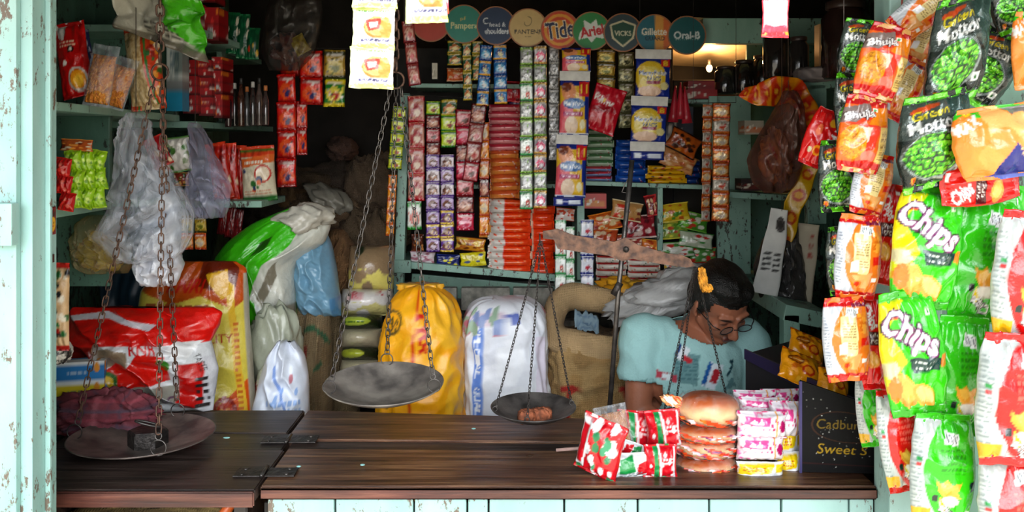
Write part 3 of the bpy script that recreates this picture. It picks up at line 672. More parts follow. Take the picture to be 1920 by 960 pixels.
# red and white bag in front, folded top
c = Cv(300, 220, '#d8dadc'); c.rect(0, .68, 1, 1, '#dc2218').poly([(.30, .66), (.34, .94), (.62, .84), (1, .96), (1, 1), (0, 1), (0, .66)], '#dc2218').poly([(.02, .93), (.28, .98), (.62, .86), (.6, .82), (.3, .92), (.05, .89)], '#d8d4da')
c.rect(0, .40, .27, .66, '#8a1c14').rect(.27, .30, .30, .68, '#b0aaa4').poly([(.3, .64), (.38, .66), (.5, .62), (.5, .46), (.42, .50), (.30, .44)], '#a08e78')
c.poly([(.30, .40), (.42, .52), (.5, .48), (.56, .60), (.74, .58), (.74, .34), (.54, .26), (.4, .30)], '#d82418').rect(.52, .10, .80, .28, '#9a9a90').poly([(.74, .60), (.88, .56), (.96, .70), (.8, .72)], '#e8e8e8').rect(.80, .05, .94, .50, '#c81c18').rect(.94, .0, 1, .55, '#d2d2d6')
c.ell(.33, .28, .10, .16, '#e0c030').ring(.33, .28, .10, .16, .2, '#3c7a3c').ell(.32, .27, .06, .09, '#3f8ab8').poly([(.27, .30), (.38, .30), (.33, .2)], '#e0d040')
c.text('RNR', .60, .645, .16, .10, '#d82020', off=.02).text('TASTE', .93, .50, .12, .05, '#2a2424', rot=-80).text('85', .74, .15, .10, .09, '#5a3a5a').ell(.72, .50, .04, .06, '#4a8a34').lines(.54, .13, .66, .2, 2, '#5a5a54', 2).lines(.90, .05, .98, .4, 5, '#3a3434', 6)
slab_sack('rice_bag', [(base_y(.853, 2.49), 120, 400), (735, 118, 404), (690, 118, 410), (640, 122, 396), (610, 130, 412), (585, 130, 418), (576, 135, 400)], 2.49, .13, c, FILM, 'red and white rice bag with globe emblem lying on the flap at the left', seed=44, wr=1.3, cat='rice bag', nu=150, nv=120)
# grey-green soft bag, white and blue sack
crumple('plastic_bag', 515, 650, 2.86, .15, .26, .12, ['#a8ac98', '#9a9e8c', '#b4b6a4', '#8c947e'], film('dull_plastic', .3, 30, .3), 'crumpled grey green plastic bag hanging over the green sack', 'plastic bag', 5, amp=.35)
crumple('plastic_bag', 512, 722, 2.80, .10, .14, .10, ['#a8a890', '#b9b8a0', '#a02820', '#8c947e'], film('dull_plastic'), 'small crumpled olive bag above the white and blue sack', 'plastic bag', 9, amp=.3)
c = Cv(160, 200, '#d9dee8'); c.text('MOONG', .45, .18, .6, .10, '#b83a5a', rot=6, off=.02).lines(.15, .30, .85, .42, 1, '#8fb0dc', 7, 1, .8).lines(.4, .56, .9, .68, 2, '#9ab4dc', 8).lines(.3, .48, .7, .56, 2, '#c87a84', 3).poly([(.3, .85), (.34, .87), (.7, .6), (.67, .58)], '#8fa8d8').blobs(.1, .1, .9, .95, 16, .03, ['#9fb8e0', '#c88a94'], 2)
slab_sack('grain_sack', [(base_y(BZ, 2.66), 470, 576), (765, 474, 580), (700, 490, 578), (665, 502, 570), (640, 520, 552)], 2.66, .13, c, film('white_woven'), 'small white sack with pale blue and red lettering beside the rice bags', seed=51, wr=1.0, nu=90, nv=90)
# pale blue bag, jute sacks
c = Cv(100, 140, '#7fa6bc'); c.lines(.3, .85, .8, .92, 2, '#5a7f98', 3, .6); c.rect(.85, 0, 1, .25, '#5f92b8')
slab_sack('plastic_bag', [(592, 562, 640), (560, 556, 638), (500, 548, 630), (460, 546, 622), (440, 560, 615)], 3.06, .18, c, film('dull_plastic'), 'full pale blue plastic bag on top of the lettered jute sack', 'plastic bag', seed=12, wr=.8)
c = Cv(140, 260, '#8d7a5c'); c.lines(.08, .77, .5, .84, 1, '#8a3a2c', 3, 1, .9).ring(.55, .82, .45, .10, .2, '#3f6a4a').ring(.4, .5, .25, .10, .3, '#4a6a50').poly([(.5, .3), (.9, .42), (.85, .45), (.45, .34)], '#4f6c50').blobs(0, 0, 1, 1, 30, .1, ['#84704f', '#968364'], 3).lines(.1, .15, .9, .25, 2, '#4f6c50', 5)
slab_sack('jute_sack', [(base_y(FZ, 3.05), 556, 625), (700, 556, 622), (600, 554, 620), (572, 556, 618)], 3.05, .2, c, JUTE, 'narrow jute sack with green and red lettering under the blue bag', seed=14, wr=.8)
slab_sack('jute_sack', [(base_y(FZ, 3.25), 600, 700), (650, 604, 655), (560, 600, 650)], 3.25, .18, Cv(60, 90, '#7d6c50'), JUTE, 'plain dull jute sack in the gap right of the lettered one', seed=15)
c = Cv(80, 120, '#8b6b49'); c.lines(.1, .38, .55, .45, 2, '#8a2c20', 2); c.rect(.1, .52, .4, .54, '#8a2c20')
slab_sack('jute_sack', [(560, 625, 672), (520, 610, 676), (470, 610, 668), (430, 618, 645)], 3.35, .2, c, JUTE, 'brown jute sack slumped above the stack of small bags', seed=16, wr=1.4)
# stack of small bags
def sm(py0, py1, px0, px1, Y, cvv, lab, seed):
    a = P(px0, py1, Y); b = P(px1, py0, Y)
    o = mobj('small_sack', bag_mesh(b.x - a.x, (b.z - a.z) * 1.05, .2, cvv, nu=30, nv=24, crimp=.03, seed=seed, p=.35, pinch=-.03, wr=.5), FILM); o.location = ((a.x + b.x) / 2, Y, (a.z + b.z) / 2); o.rotation_euler = (R(-14), 0, 0)
    return tag(o, lab, 'small sack', 'small sacks stacked in the middle')
def two(a, b, ex=None):
    c = Cv(80, 60, a); c.rect(0, 0, 1, .45, b); c.blobs(0, 0, 1, 1, 14, .1, [a], 2); 
    if ex: ex(c)
    return c
sm(462, 545, 655, 738, 3.25, two('#9a8468', '#d8cd78', lambda c: c.ell(.3, .85, .1, .12, '#33402c')), 'beige and yellow small sack, topmost of the stack', 3)
sm(543, 590, 640, 736, 3.2, two('#d8d4d0', '#c9c288', lambda c: c.text('R', .35, .7, .12, .3, '#b83a4a').text('R', .8, .85, .12, .3, '#b83a4a').rect(.2, .5, .5, .8, '#c86a70', .5)), 'cream small sack with red letters, second in the stack', 4)
sm(590, 618, 642, 716, 3.18, two('#283420', '#2c3a24', lambda c: c.ell(.4, .5, .38, .28, '#a8b848').lines(.15, .4, .65, .6, 1, '#4a6a2c', 3)), 'dark green small sack with lime oval, third in the stack', 5)
sm(616, 652, 642, 716, 3.16, two('#b0a890', '#a89e88'), 'greyish plain small sack, fourth in the stack', 6)
sm(650, 676, 642, 712, 3.16, two('#303a24', '#3a3c28', lambda c: c.ell(.35, .5, .33, .3, '#a8b040')), 'dark small sack with lime spot, fifth in the stack', 7)
sm(674, 712, 640, 710, 3.14, two('#b8b098', '#a9a184'), 'pale small sack, lowest of the stack above the pan rim', 8)
# heap of old brown sacks at the back
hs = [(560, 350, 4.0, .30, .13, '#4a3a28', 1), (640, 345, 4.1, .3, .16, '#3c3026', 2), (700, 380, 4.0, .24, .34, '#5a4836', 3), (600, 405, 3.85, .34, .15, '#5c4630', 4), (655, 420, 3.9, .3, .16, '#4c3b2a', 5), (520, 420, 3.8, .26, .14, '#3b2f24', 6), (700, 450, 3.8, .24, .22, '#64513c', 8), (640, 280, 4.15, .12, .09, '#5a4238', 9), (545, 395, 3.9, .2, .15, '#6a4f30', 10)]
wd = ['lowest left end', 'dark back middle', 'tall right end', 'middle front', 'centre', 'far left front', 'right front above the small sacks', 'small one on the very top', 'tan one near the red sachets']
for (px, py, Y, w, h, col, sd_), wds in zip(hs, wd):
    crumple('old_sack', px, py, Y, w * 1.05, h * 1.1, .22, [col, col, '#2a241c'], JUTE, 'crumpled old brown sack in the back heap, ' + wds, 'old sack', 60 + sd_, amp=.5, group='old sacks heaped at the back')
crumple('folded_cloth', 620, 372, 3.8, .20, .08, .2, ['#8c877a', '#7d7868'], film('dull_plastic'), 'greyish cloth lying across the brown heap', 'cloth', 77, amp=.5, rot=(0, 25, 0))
crumple('plastic_bag', 570, 412, 2.98, .19, .09, .14, ['#bdb9ac', '#a8a294', '#cfccc0'], film('dull_plastic'), 'whitish crumpled bag mouth on top of the green sack', 'plastic bag', 78, amp=.5, rot=(0, -12, 0))
for nm, x0, x1, y0, y1, z1, lab in (('crate', -1.30, -.66, 2.56, 3.12, BZ, 'low wooden crate under the rice bags, out of sight behind the counter'), ('crate', -.62, -.47, 3.04, 3.4, .5, 'crate under the small stacked sacks')):
    k = MB(); 
    for i in range(4): k.box(((x0 + x1) / 2, y0 + (y1 - y0) * (i + .5) / 4, z1 - .01), (x1 - x0, (y1 - y0) / 4 - .01, .018))
    for a in (x0 + .015, x1 - .015):
        for b in (y0 + .02, y1 - .02): k.box((a, b, (z1 + FZ) / 2 - .008), (.03, .03, z1 - FZ - .018))
    tag(k.obj(nm, WOODD), lab, 'crate')
k = MB(); k.box((-.95, 4.05, .6), (.85, .7, .59), None, None, .01); 
tag(k.obj('tin_trunk', plain('trunk_tin', '#24261f', .7, .2, .3, 6, .2)), 'dark trunk under the heap of old sacks at the back', 'trunk')
# white sack and yellow bag behind the man
crumple('plastic_bag', 1250, 552, 3.15, .40, .13, .2, ['#b9b8b6', '#a5a4a2', '#c6c6c4'], film('dull_plastic'), 'greyish white plastic sack slumped behind the seated man', 'plastic bag', 81, amp=.45, rot=(0, -22, 0))
crumple('snack_bag', 1180, 556, 3.38, .24, .12, .14, ['#d89a20', '#c98a1c', '#e0aa30', '#6a8a30'], FILM, 'yellow crinkled packet bundle under the back shelf near the man', 'packet', 82, amp=.5, rot=(0, 8, 0))
# ================================================================ balances
def chain_mesh(A, B, link=.022, r=.0016, w=.0055, sag=0.0, seed=0):
    A, B = Vector(A), Vector(B); L = (B - A).length; n = max(3, int(L / (link * .74))); d = (B - A).normalized(); s = d.orthogonal().normalized()
    mb = MB(); q0 = Vector((0, 0, 1)).rotation_difference(d); rn = random.Random(seed)
    for i in range(n):
        t = (i + .5) / n; c = A + (B - A) * t + Vector((0, 0, -sag * 4 * t * (1 - t)))
        q = q0 @ Quaternion((0, 0, 1), (PI / 2 if i % 2 else 0) + .5 + rn.uniform(-.25, .25))
        pts = []
        for k in range(12):
            a = 2 * PI * k / 12; x = w * math.cos(a); z = (link / 2 - w) * (1 if math.sin(a) > .01 else -1 if math.sin(a) < -.01 else 0) + w * math.sin(a)
            pts.append(c + q @ Vector((x, 0, z)))
        mb.tube(pts, r, 5, None, True)
    return mb
def ring_pts(c, r, n=18, axis=(0, 1, 0), rx=1.0):
    q = Vector((0, 0, 1)).rotation_difference(Vector(axis)); return [Vector(c) + q @ Vector((r * rx * math.cos(2 * PI * i / n), r * math.sin(2 * PI * i / n), 0)) for i in range(n)]
def pan(parent, c, r, depth, m, angs, tops, tilt=(0, 0), link=.022, lr=.0016, w=.0055, hookr=.014, cm=IRON):
    base = Vector(parent.location); c = Vector(c)
    prof = []
    for i in range(13): t = i / 12; prof.append((r * max(t, .004), -depth * (1 - t ** 2.4)))
    prof += [(r + .001, .002), (r - .002, .003)]
    for i in range(12, -1, -1): t = i / 12; prof.append((max((r - .003) * t, .0008), .0022 - depth * (1 - t ** 2)))
    mb = MB(); mb.lathe(prof, (0, 0, 0), 64); o = mb.obj('pan', m, parent, True); o.location = c - base; o.rotation_euler = (tilt[0], tilt[1], 0)
    M = Euler((tilt[0], tilt[1], 0)).to_matrix()
    for k, (a, tp) in enumerate(zip(angs, tops)):
        p = c + M @ Vector((r * .93 * math.cos(R(a)), r * .93 * math.sin(R(a)), 0)); tp = Vector(tp); d = (tp - p).normalized()
        h = MB(); h.tube(ring_pts(p + Vector((0, 0, hookr * .7)), hookr, 18, (d.y * .3, -1, 0)), .0016, 6, None, True)
        q = p + d * hookr * 2.1; h.tube(ring_pts(q, hookr * .42, 12, (0, -1, .2)), .0014, 5, None, True)
        h.obj('hook_ring', STEEL, parent, True).location = -base
        ch = chain_mesh(p + d * hookr * 2.5, tp, link, lr, w, .004, k); ch.obj('chain', cm, parent, True).location = -base
# large balance hung in the opening
YL = 2.24
pl_c = Vector((P(270, 0, YL - .04).x, YL - .05, .852 + .030)); pr_c = P(720, 718, YL)
top_l = P(300, 150, YL); top_r = P(742, 165, YL); bz = 2.06
hb = empty('hanging_balance', (top_l.x, YL, bz), (0, 0, 0), 'large rusty balance: two wide iron pans on long link chains', 'balance scale')
hx = Vector(hb.location)
pan(hb, pl_c, .172, .030, plain('pan_iron', '#84766e', .42, .25, .45, 14, .35, col2='#3a3230'), [186, 305, 80], [top_l + Vector((-.01, -.01, 0)), top_l + Vector((.012, -.01, 0)), top_l + Vector((0, .01, 0))], (0, 0), .027, .0017, .0062, .018, RUST)
pan(hb, pr_c, .150, .040, plain('pan_grey', '#a39a90', .5, .25, .45, 14, .35, col2='#5c5652'), [205, -20, 95], [top_r + Vector((-.012, -.01, 0)), top_r + Vector((.014, -.005, 0)), top_r + Vector((0, .01, 0))], (R(6), 0), .025, .0015, .0058, .016, STEEL)
for tp in (top_l, top_r):
    h = MB(); h.tube(ring_pts(tp + Vector((0, 0, .02)), .021, 20), .003, 6, None, True); h.tube(ring_pts(tp + Vector((0, 0, .058)), .018, 20, (1, .3, 0)), .003, 6, None, True)
    h.obj('ring', RUST, hb, True).location = -hx
    chain_mesh(tp + Vector((0, 0, .075)), Vector((tp.x, tp.y, bz)), .03, .003, .009).obj('chain', RUST, hb, True).location = -hx
mb = MB(); mb.box(((top_l.x + top_r.x) / 2, YL, bz + .012), (top_r.x - top_l.x + .06, .012, .03), None, None, .004); mb.obj('beam', IRON, hb).location = -hx
MB().tube([((top_l.x + top_r.x) / 2, YL, bz), ((top_l.x + top_r.x) / 2, YL, 2.358)], .006, 8).obj('hanger', IRON, hb, True).location = -hx
# hexagonal weight on the left pan
def weight(name, c, r, h, lab, m):
    w_ = empty(name, c, (0, 0, R(12)), lab, 'weight')
    k = MB(); k.lathe([(r * .94, 0), (r, .004), (r, h - .006), (r * .9, h)], (0, 0, 0), 6); k.obj('body', m, w_)
    k = MB(); k.tube([Vector((math.cos(a) * r * .6, math.sin(a) * r * .22, h + .004 + .018 * math.sin(a * .5) ** 2)) for a in [i * 2 * PI / 20 for i in range(20)]], .0032, 6, None, True); k.obj('handle', STEEL, w_, True)
    return w_
wl = pl_c + Vector((.012, .005, -.029)); weight('iron_weight', wl, .048, .042, 'hexagonal iron weight with a wire handle standing on the left pan', IRON)
# smaller beam scale on a post
YS = 2.34
pb = P(1142, 800, YS); pt = P(1185, 300, YS)
ss = empty('beam_scale', (pb.x, YS, .851), (0, 0, 0), 'beam scale on a thin steel post standing on the counter', 'balance scale'); sv = Vector(ss.location)
MB().tube([Vector((pb.x - .002, YS, .853)), P(1160, 540, YS), pt], .0068, 10).obj('post', STEEL, ss, True).location = -sv
MB().lathe([(.05, .0), (.05, .008), (.012, .014), (.010, .03)], (0, 0, 0), 24).obj('base_plate', IRON, ss, True)
MB().tube([P(1150, 553, YS), P(1163, 530, YS)], .0095, 10).obj('collar', IRON, ss, True).location = -sv
bl, br = P(1012, 440, YS), P(1297, 492, YS)
pts = [(1018, 432), (1045, 428), (1075, 440), (1150, 452), (1172, 444), (1195, 458), (1250, 474), (1275, 476), (1292, 484), (1300, 497), (1285, 500), (1240, 494), (1185, 484), (1165, 488), (1140, 478), (1080, 470), (1045, 465), (1038, 448), (1018, 446)]
pp = [(P(a, b, YS).x, P(a, b, YS).z) for a, b in pts]
MB().prism(pp[::-1], YS - .017, YS - .009).obj('beam', RUST, ss).location = -sv
MB().tube([P(1172, 466, YS) + Vector((0, -.022, 0)), P(1172, 466, YS) + Vector((0, .012, 0))], .008, 12).obj('pivot', IRON, ss, True).location = -sv
MB().tube(ring_pts(P(1012, 445, YS) + Vector((0, -.013, 0)), .011, 16, (1, 0, 0)), .0016, 5, None, True).obj('ring', STEEL, ss, True).location = -sv
MB().tube([P(1185, 330, YS) + Vector((-.005, 0, 0)), P(1172, 345, YS), P(1166, 360, YS), P(1176, 362, YS), P(1180, 350, YS)], .0016, 6).obj('hook', STEEL, ss, True).location = -sv
cl = P(1000, 763, YS + .02); tl = P(1012, 452, YS) + Vector((0, -.013, 0))
pan(ss, cl, .113, .034, plain('pan_black', '#6a6460', .5, .25, .5, 16, .4, col2='#2f2b2a'), [195, -100, 10], [tl, tl + Vector((.002, 0, 0)), tl + Vector((.004, 0, 0))], (R(3), 0), .0115, .001, .0028, .006)
crp = P(1303, 790, YS + .02); tr_ = P(1300, 500, YS) + Vector((0, -.013, 0))
pan(ss, crp, .11, .034, plain('pan_black', ''), [200, 110, 5], [tr_, tr_ + Vector((.002, 0, 0)), tr_ + Vector((.004, 0, 0))], (R(3), 0), .0115, .001, .0028, .006)
for i, (dx, dy, s_) in enumerate(((-.018, -.01, 1.), (.022, .005, 1.15))):
    o = crumple('jaggery_lump', 0, 0, 1, .042 * s_, .034, .035, ['#b06a48', '#9c5a3c', '#c07a54'], plain('jaggery', '#b0623f', .8, 0, .4, 60, .6), ('smaller left' if i == 0 else 'larger right') + ' reddish brick lump lying in the small black pan', 'lump', 90 + i, amp=.3, sq=.6)
    o.location = cl + Vector((dx, dy - .01, -.019))
# orange flower string on the beam's right end
o = crumple('marigold_string', 1318, 524, YS - .03, .016, .045, .014, ['#f0a020', '#f8b838', '#e08818'], plain('petals', '#f0a028', .8, 0, .3, 80, .5), 'small orange marigold garland hanging at the right end of the beam', 'flower', 95, amp=1.1, rot=(0, -8, 0))
crumple('marigold_string', 1326, 540, YS - .035, .022, .016, .012, ['#f8b838', '#f0a020'], plain('petals', ''), 'single orange marigold bloom below the small garland', 'flower', 96, amp=1.0, rot=(0, 20, 0))
# ================================================================ hanging snack packets on the right
def D_green_front():
    c = Cv(150, 220, '#43c81c'); c.poly([(0, 1), (.55, 1), (.1, .72), (.35, .45), (.1, .3), (0, .2)], '#d8dc20').poly([(0, .9), (.3, .9), (.1, .72), (.3, .5), (0, .45)], '#f0e018').rect(0, .93, 1, 1, '#3aa820')
    c.ell(.22, .83, .13, .045, '#e86a18', 5).ell(.22, .83, .10, .03, '#d8321c', 5).lines(.14, .82, .3, .84, 1, '#f4c030', 2)
    c.ell(.10, .40, .12, .07, '#d8d0a8').ell(.28, .22, .15, .16, '#e8a04a', 35).ell(.28, .24, .12, .13, '#f0b860', 35).ell(.58, .17, .22, .085, '#e8a848', -30).ell(.58, .18, .17, .06, '#f4cf88', -30).ell(.12, .24, .10, .11, '#e08a38').ell(.93, .44, .10, .05, '#e88a28')
    for k, (o, cc) in enumerate(((.09, '#3a1a30'), (.05, '#8a3a78'), (.02, '#f4f4f6'))):
        c.text('Chips', .44, .655, .86, .27, cc, rot=-24, off=o, shear=.25)
    c.poly([(.38, .475), (.86, .475), (.84, .365), (.42, .355)], '#0c4a44').text("cream 'n'", .61, .445, .38, .035, '#e8f0e8').text('onion', .6, .395, .26, .032, '#e8f0e8', off=.01)
    c.rect(.76, .80, .86, .86, '#f0f0e8').ell(.81, .83, .025, .018, '#2a9a2a').lines(.45, .72, .75, .82, 4, '#2c9a18', 5, .7).poly([(.0, .07), (1, .07), (1, 0), (0, 0)], '#3aa820')
    return c
def D_back(body, dark, name2, white=.13, bowl=True, band='#c6ccca', line='#d8202a'):
    c = Cv(150, 230, body); ww = white
    if white > .05: c.put(c.em(1.0, .5, 1.0 - ww + .02, .58) > 1, line); c.put(c.em(1.02, .5, 1.0 - ww, .57) > 1, band)
    if white > .05: c.put((c.em(1.04, .5, 1.0 - ww, .555) <= 1), body)
    if white > .05:
        c.lines(.02, .15, .13, .85, 26, '#7a8a88', 3, .7, .5); c.rect(.05, .60, .12, .63, '#2a9a50').rect(.05, .56, .12, .59, '#c83030').rect(.0, .06, .28, .18, '#e0b420')
    c.bars(.58, .80, .24, .10, -12); c.lines(.40, .50, .80, .72, 10, dark, 7, .8, .5); c.rect(.0, .95, 1, 1, body).rect(0, 0, 1, .05, body)
    c.poly([(.34, .44), (.42, .40), (.50, .45), (.56, .40), (.74, .42), (.66, .34), (.74, .28), (.56, .26), (.44, .30), (.36, .36)], '#f0b448').poly([(.40, .41), (.52, .41), (.62, .37), (.5, .32), (.42, .36)], '#f8cc60')
    if bowl: c.ell(.56, .24, .17, .055, '#d8d8c8').ell(.56, .25, .14, .04, '#f4f4ec').poly([(.40, .30), (.52, .18), (.56, .10), (.44, .18)], '#f0d820')
    for o, cc in ((.08, '#3a2030'), (.02, '#f0f0f0')): c.text('Chips', .56, .145, .34, .10, cc, rot=155, off=o)
    c.ell(.34, .27, .05, .035, '#2a3a34').text(name2, .93, .38, .16, .03, '#f0f0f0', rot=8); c.poly([(.86, .42), (1, .44), (1, .34), (.88, .33)], '#12403c').rect(.88, .10, .96, .14, '#e8ece8')
    return c
def D_red_front():
    c = Cv(90, 220, '#e01414'); c.rect(0, .93, 1, 1, '#b81010').rect(.05, .48, .75, .62, '#5a1420').text('Spicy', .4, .575, .5, .05, '#f4e8e0').text('treat', .42, .52, .5, .04, '#f4e8e0').ell(.28, .33, .26, .08, '#f0a040', -40).ell(.3, .33, .2, .05, '#f8bf68', -40)
    c.text('Chips', .25, .76, .6, .16, '#f0f0f0', rot=-60, off=.03).rect(.55, .90, .75, .93, '#f0f0e8').ell(.7, .15, .15, .04, '#c81010'); return c
def D_bhujia():
    c = Cv(130, 210, '#e8742a'); c.rect(0, .86, 1, 1, '#c01820').poly([(0, .62), (.75, .92), (.9, .8), (.3, .60)], '#e05028').poly([(0, .62), (0, .82), (.55, .90), (.6, .82), (.3, .64)], '#8a7a76').poly([(.5, .60), (1, .66), (1, .88), (.75, .86)], '#f0941c')
    c.poly([(.25, .62), (.8, .64), (.72, .35), (.5, .2), (.3, .3)], '#e8503a').poly([(.3, .58), (.62, .60), (.56, .40), (.4, .36)], '#f4d0c0').ell(.28, .38, .26, .22, '#d89a20').blobs(.04, .18, .52, .58, 160, .035, ['#f0b838', '#c07a14', '#e8a828', '#a86410'], 3, c.em(.28, .38, .25, .21) <= 1, .3)
    c.rect(.80, .12, 1, .62, '#e8c878').lines(.83, .2, .97, .58, 12, '#7a5028', 5, .8).ell(.62, .22, .16, .08, '#f08a78').rect(0, 0, 1, .14, '#c81820').poly([(0, .14), (1, .14), (.6, .18), (.3, .13)], '#d82a20')
    for o, cc in ((.07, '#3a2020'), (.02, '#e8e4e4')): c.text('Bhujia', .36, .73, .62, .12, cc, rot=14, off=o)
    c.rect(.62, .80, .72, .85, '#f0f0e0').ell(.67, .825, .03, .02, '#2a9a2a'); return c
def D_bhujia_back():
    c = Cv(130, 230, '#e88428'); c.put(c.em(1.05, .5, .92, .56) > 1, '#5a1850'); c.put(c.em(1.09, .5, .92, .57) > 1, '#c9cdd4'); c.lines(.02, .2, .12, .8, 22, '#6a7280', 3, .7)
    c.poly([(.34, .78), (.72, .80), (.68, .30), (.34, .34)], '#ecd9a0').lines(.38, .40, .66, .72, 11, '#8a6a40', 4, .8).poly([(.30, .46), (.46, .48), (.46, .36), (.30, .34)], '#e8e8ec').bars(.62, .83, .30, .10, -10).poly([(.76, .52), (1, .54), (1, .44), (.76, .42)], '#d82418').poly([(.72, .80), (1, .82), (1, .60), (.76, .58)], '#e89030').blobs(.72, .58, 1, .8, 30, .04, ['#d87820', '#f0a840'], 3)
    c.poly([(.34, .30), (.8, .34), (.7, .14), (.5, .16)], '#e8b070').ell(.46, .20, .12, .05, '#e8902c').ell(.46, .20, .07, .03, '#d8421c').rect(.80, .22, .90, .27, '#f0f0e8').rect(0, .90, 1, 1, '#c8141c').rect(0, 0, 1, .10, '#c8141c').rect(.62, .88, 1, .93, '#8a1848'); return c
def D_motor():
    c = Cv(160, 220, '#2a3430'); c.rect(0, .55, 1, .93, '#55605c').poly([(.6, .93), (1, .93), (1, .3), (.8, .5)], '#3f5a54').rect(0, .93, 1, 1, '#6cc81c').rect(0, 0, 1, .075, '#6cc81c').ell(.30, .86, .2, .03, '#d8602c', 10).text('Green', .38, .80, .50, .09, '#e8d820', rot=6, off=.01)
    for o, cc in ((.05, '#1c2420'), (.015, '#f0f2f0')): c.text('Mottor', .42, .685, .66, .13, cc, rot=5, off=o)
    c.ell(.42, .36, .38, .255, '#9aa6a4').ell(.41, .365, .355, .235, '#27402c'); mk = c.em(.41, .365, .345, .228) <= 1; rs = np.random.RandomState(3)
    for i in range(10):
        for j in range(9):
            x = .08 + i * .075 + rs.uniform(-.015, .015) + (j % 2) * .036; y = .15 + j * .054 + rs.uniform(-.01, .01)
            c.put((c.em(x, y, .036, .026) <= 1) & mk, ['#4fae1e', '#6cc828', '#3f9a1c', '#80d836'][rs.randint(4)]); c.put((c.em(x - .008, y + .006, .013, .009) <= 1) & mk, '#a8e85a')
    c.rect(.72, .16, .86, .24, '#e8ece8').rect(.76, .18, .82, .22, '#3a7a3a').ell(.14, .13, .05, .04, '#e8a020').ell(.14, .13, .03, .025, '#d8501c').lines(.45, .10, .7, .13, 1, '#c8c8b0', 4, .6); return c
def D_orange_blue():
    c = Cv(200, 150, '#f09a48'); c.rect(0, .86, 1, 1, '#3fc028').poly([(.0, .7), (.5, .95), (1, .98), (1, .80), (.6, .84), (.2, .60)], '#8a8684').poly([(.1, .74), (.5, .96), (.3, .9), (0, .78)], '#3fc028')
    c.blobs(.0, .15, 1, .8, 26, .13, ['#f4a858', '#e88a34', '#f8bc78', '#f09a44'], 5, None, 1.2).ell(.78, .72, .16, .14, '#f8be80').ell(.45, .5, .13, .2, '#f0a050', 20).ell(.75, .45, .2, .16, '#f6a85a').poly([(.28, .0), (.55, .48), (.62, .34), (.8, .40), (1, .38), (1, 0)], '#1c2a8c').poly([(.55, .48), (.62, .32), (.8, .40), (1, .42), (1, .38), (.8, .37), (.62, .28)], '#f8d8a0').rect(.25, 0, 1, .05, '#5a6ab4')
    c.text('MAX', .12, .78, .24, .15, '#f0f0f0', rot=25, off=.02).ell(.14, .95, .05, .05, '#e8c820'); return c
def D_max():
    c = Cv(110, 150, '#d01c1c'); c.text('MAX', .72, .55, .62, .24, '#f0f0f0', rot=65, off=.02).ell(.38, .28, .12, .09, '#f0a028').ell(.38, .28, .07, .05, '#d8401c').ell(.55, .80, .12, .07, '#e8b030', 30).ell(.2, .26, .05, .05, '#d8d0b0').ell(.25, .62, .07, .10, '#e87a50'); return c
DES = dict(gf=D_green_front(), gb=D_back('#3fc41c', '#1f8a14', 'onion'), gn=D_back('#3cc01c', '#1f8a14', 'onion', .01), rb=D_back('#dc1c1c', '#f07a6a', 'spicy', .13, line='#8a1030'), rn=D_back('#d81a1a', '#f07a6a', 'spicy', .16),
           rf=D_red_front(), bh=D_bhujia(), bb=D_bhujia_back(), mo=D_motor(), ob=D_orange_blue(), mx=D_max())
PLAIN = {k: Cv(8, 8, v) for k, v in dict(gf='#3fb81c', gb='#3fb81c', gn='#3fb81c', rb='#c81818', rn='#c81818', rf='#c81414', bh='#d8a868', bb='#e08028', mo='#2a3430', ob='#e89040', mx='#b81818').items()}
CHIP = film('crisp_packet_film', .24, 38, .55, coat=.45, dirt=.06)
CHIPF = film('crisp_packet_foil', .25, 60, .6, coat=.5, metal=.35, dirt=.06)
def pk(des, cx, cy, w, h, rot, Y, lab, t=.35, seed=0, shear=0., yaw=0, pitch=0, cat='snack packet', group='snack packets hanging in chains at the right', wr=1., m=None, name='snack_packet', nu=46, nv=64, neck=.22):
    W_, H_ = w * 1.1 * Y / FPX, h * Y / FPX
    me = bag_mesh(W_, H_, W_ * t, DES[des], PLAIN[des], nu=nu, nv=nv, crimp=.065, seed=seed, shear=shear, wr=1.75 * wr, p=.5, pinch=.0, name=name, neck=neck)
    o = mobj(name, me, m or (CHIPF if des == 'mo' else CHIP)); put(o, P(cx, cy, Y), (R(pitch), R(-rot), R(yaw))); return tag(o, lab, cat, group)
G = 'snack packets hanging in chains at the right'
def run(rows):
    for r in rows: pk(*r[:8], **(r[8] if len(r) > 8 else {}))
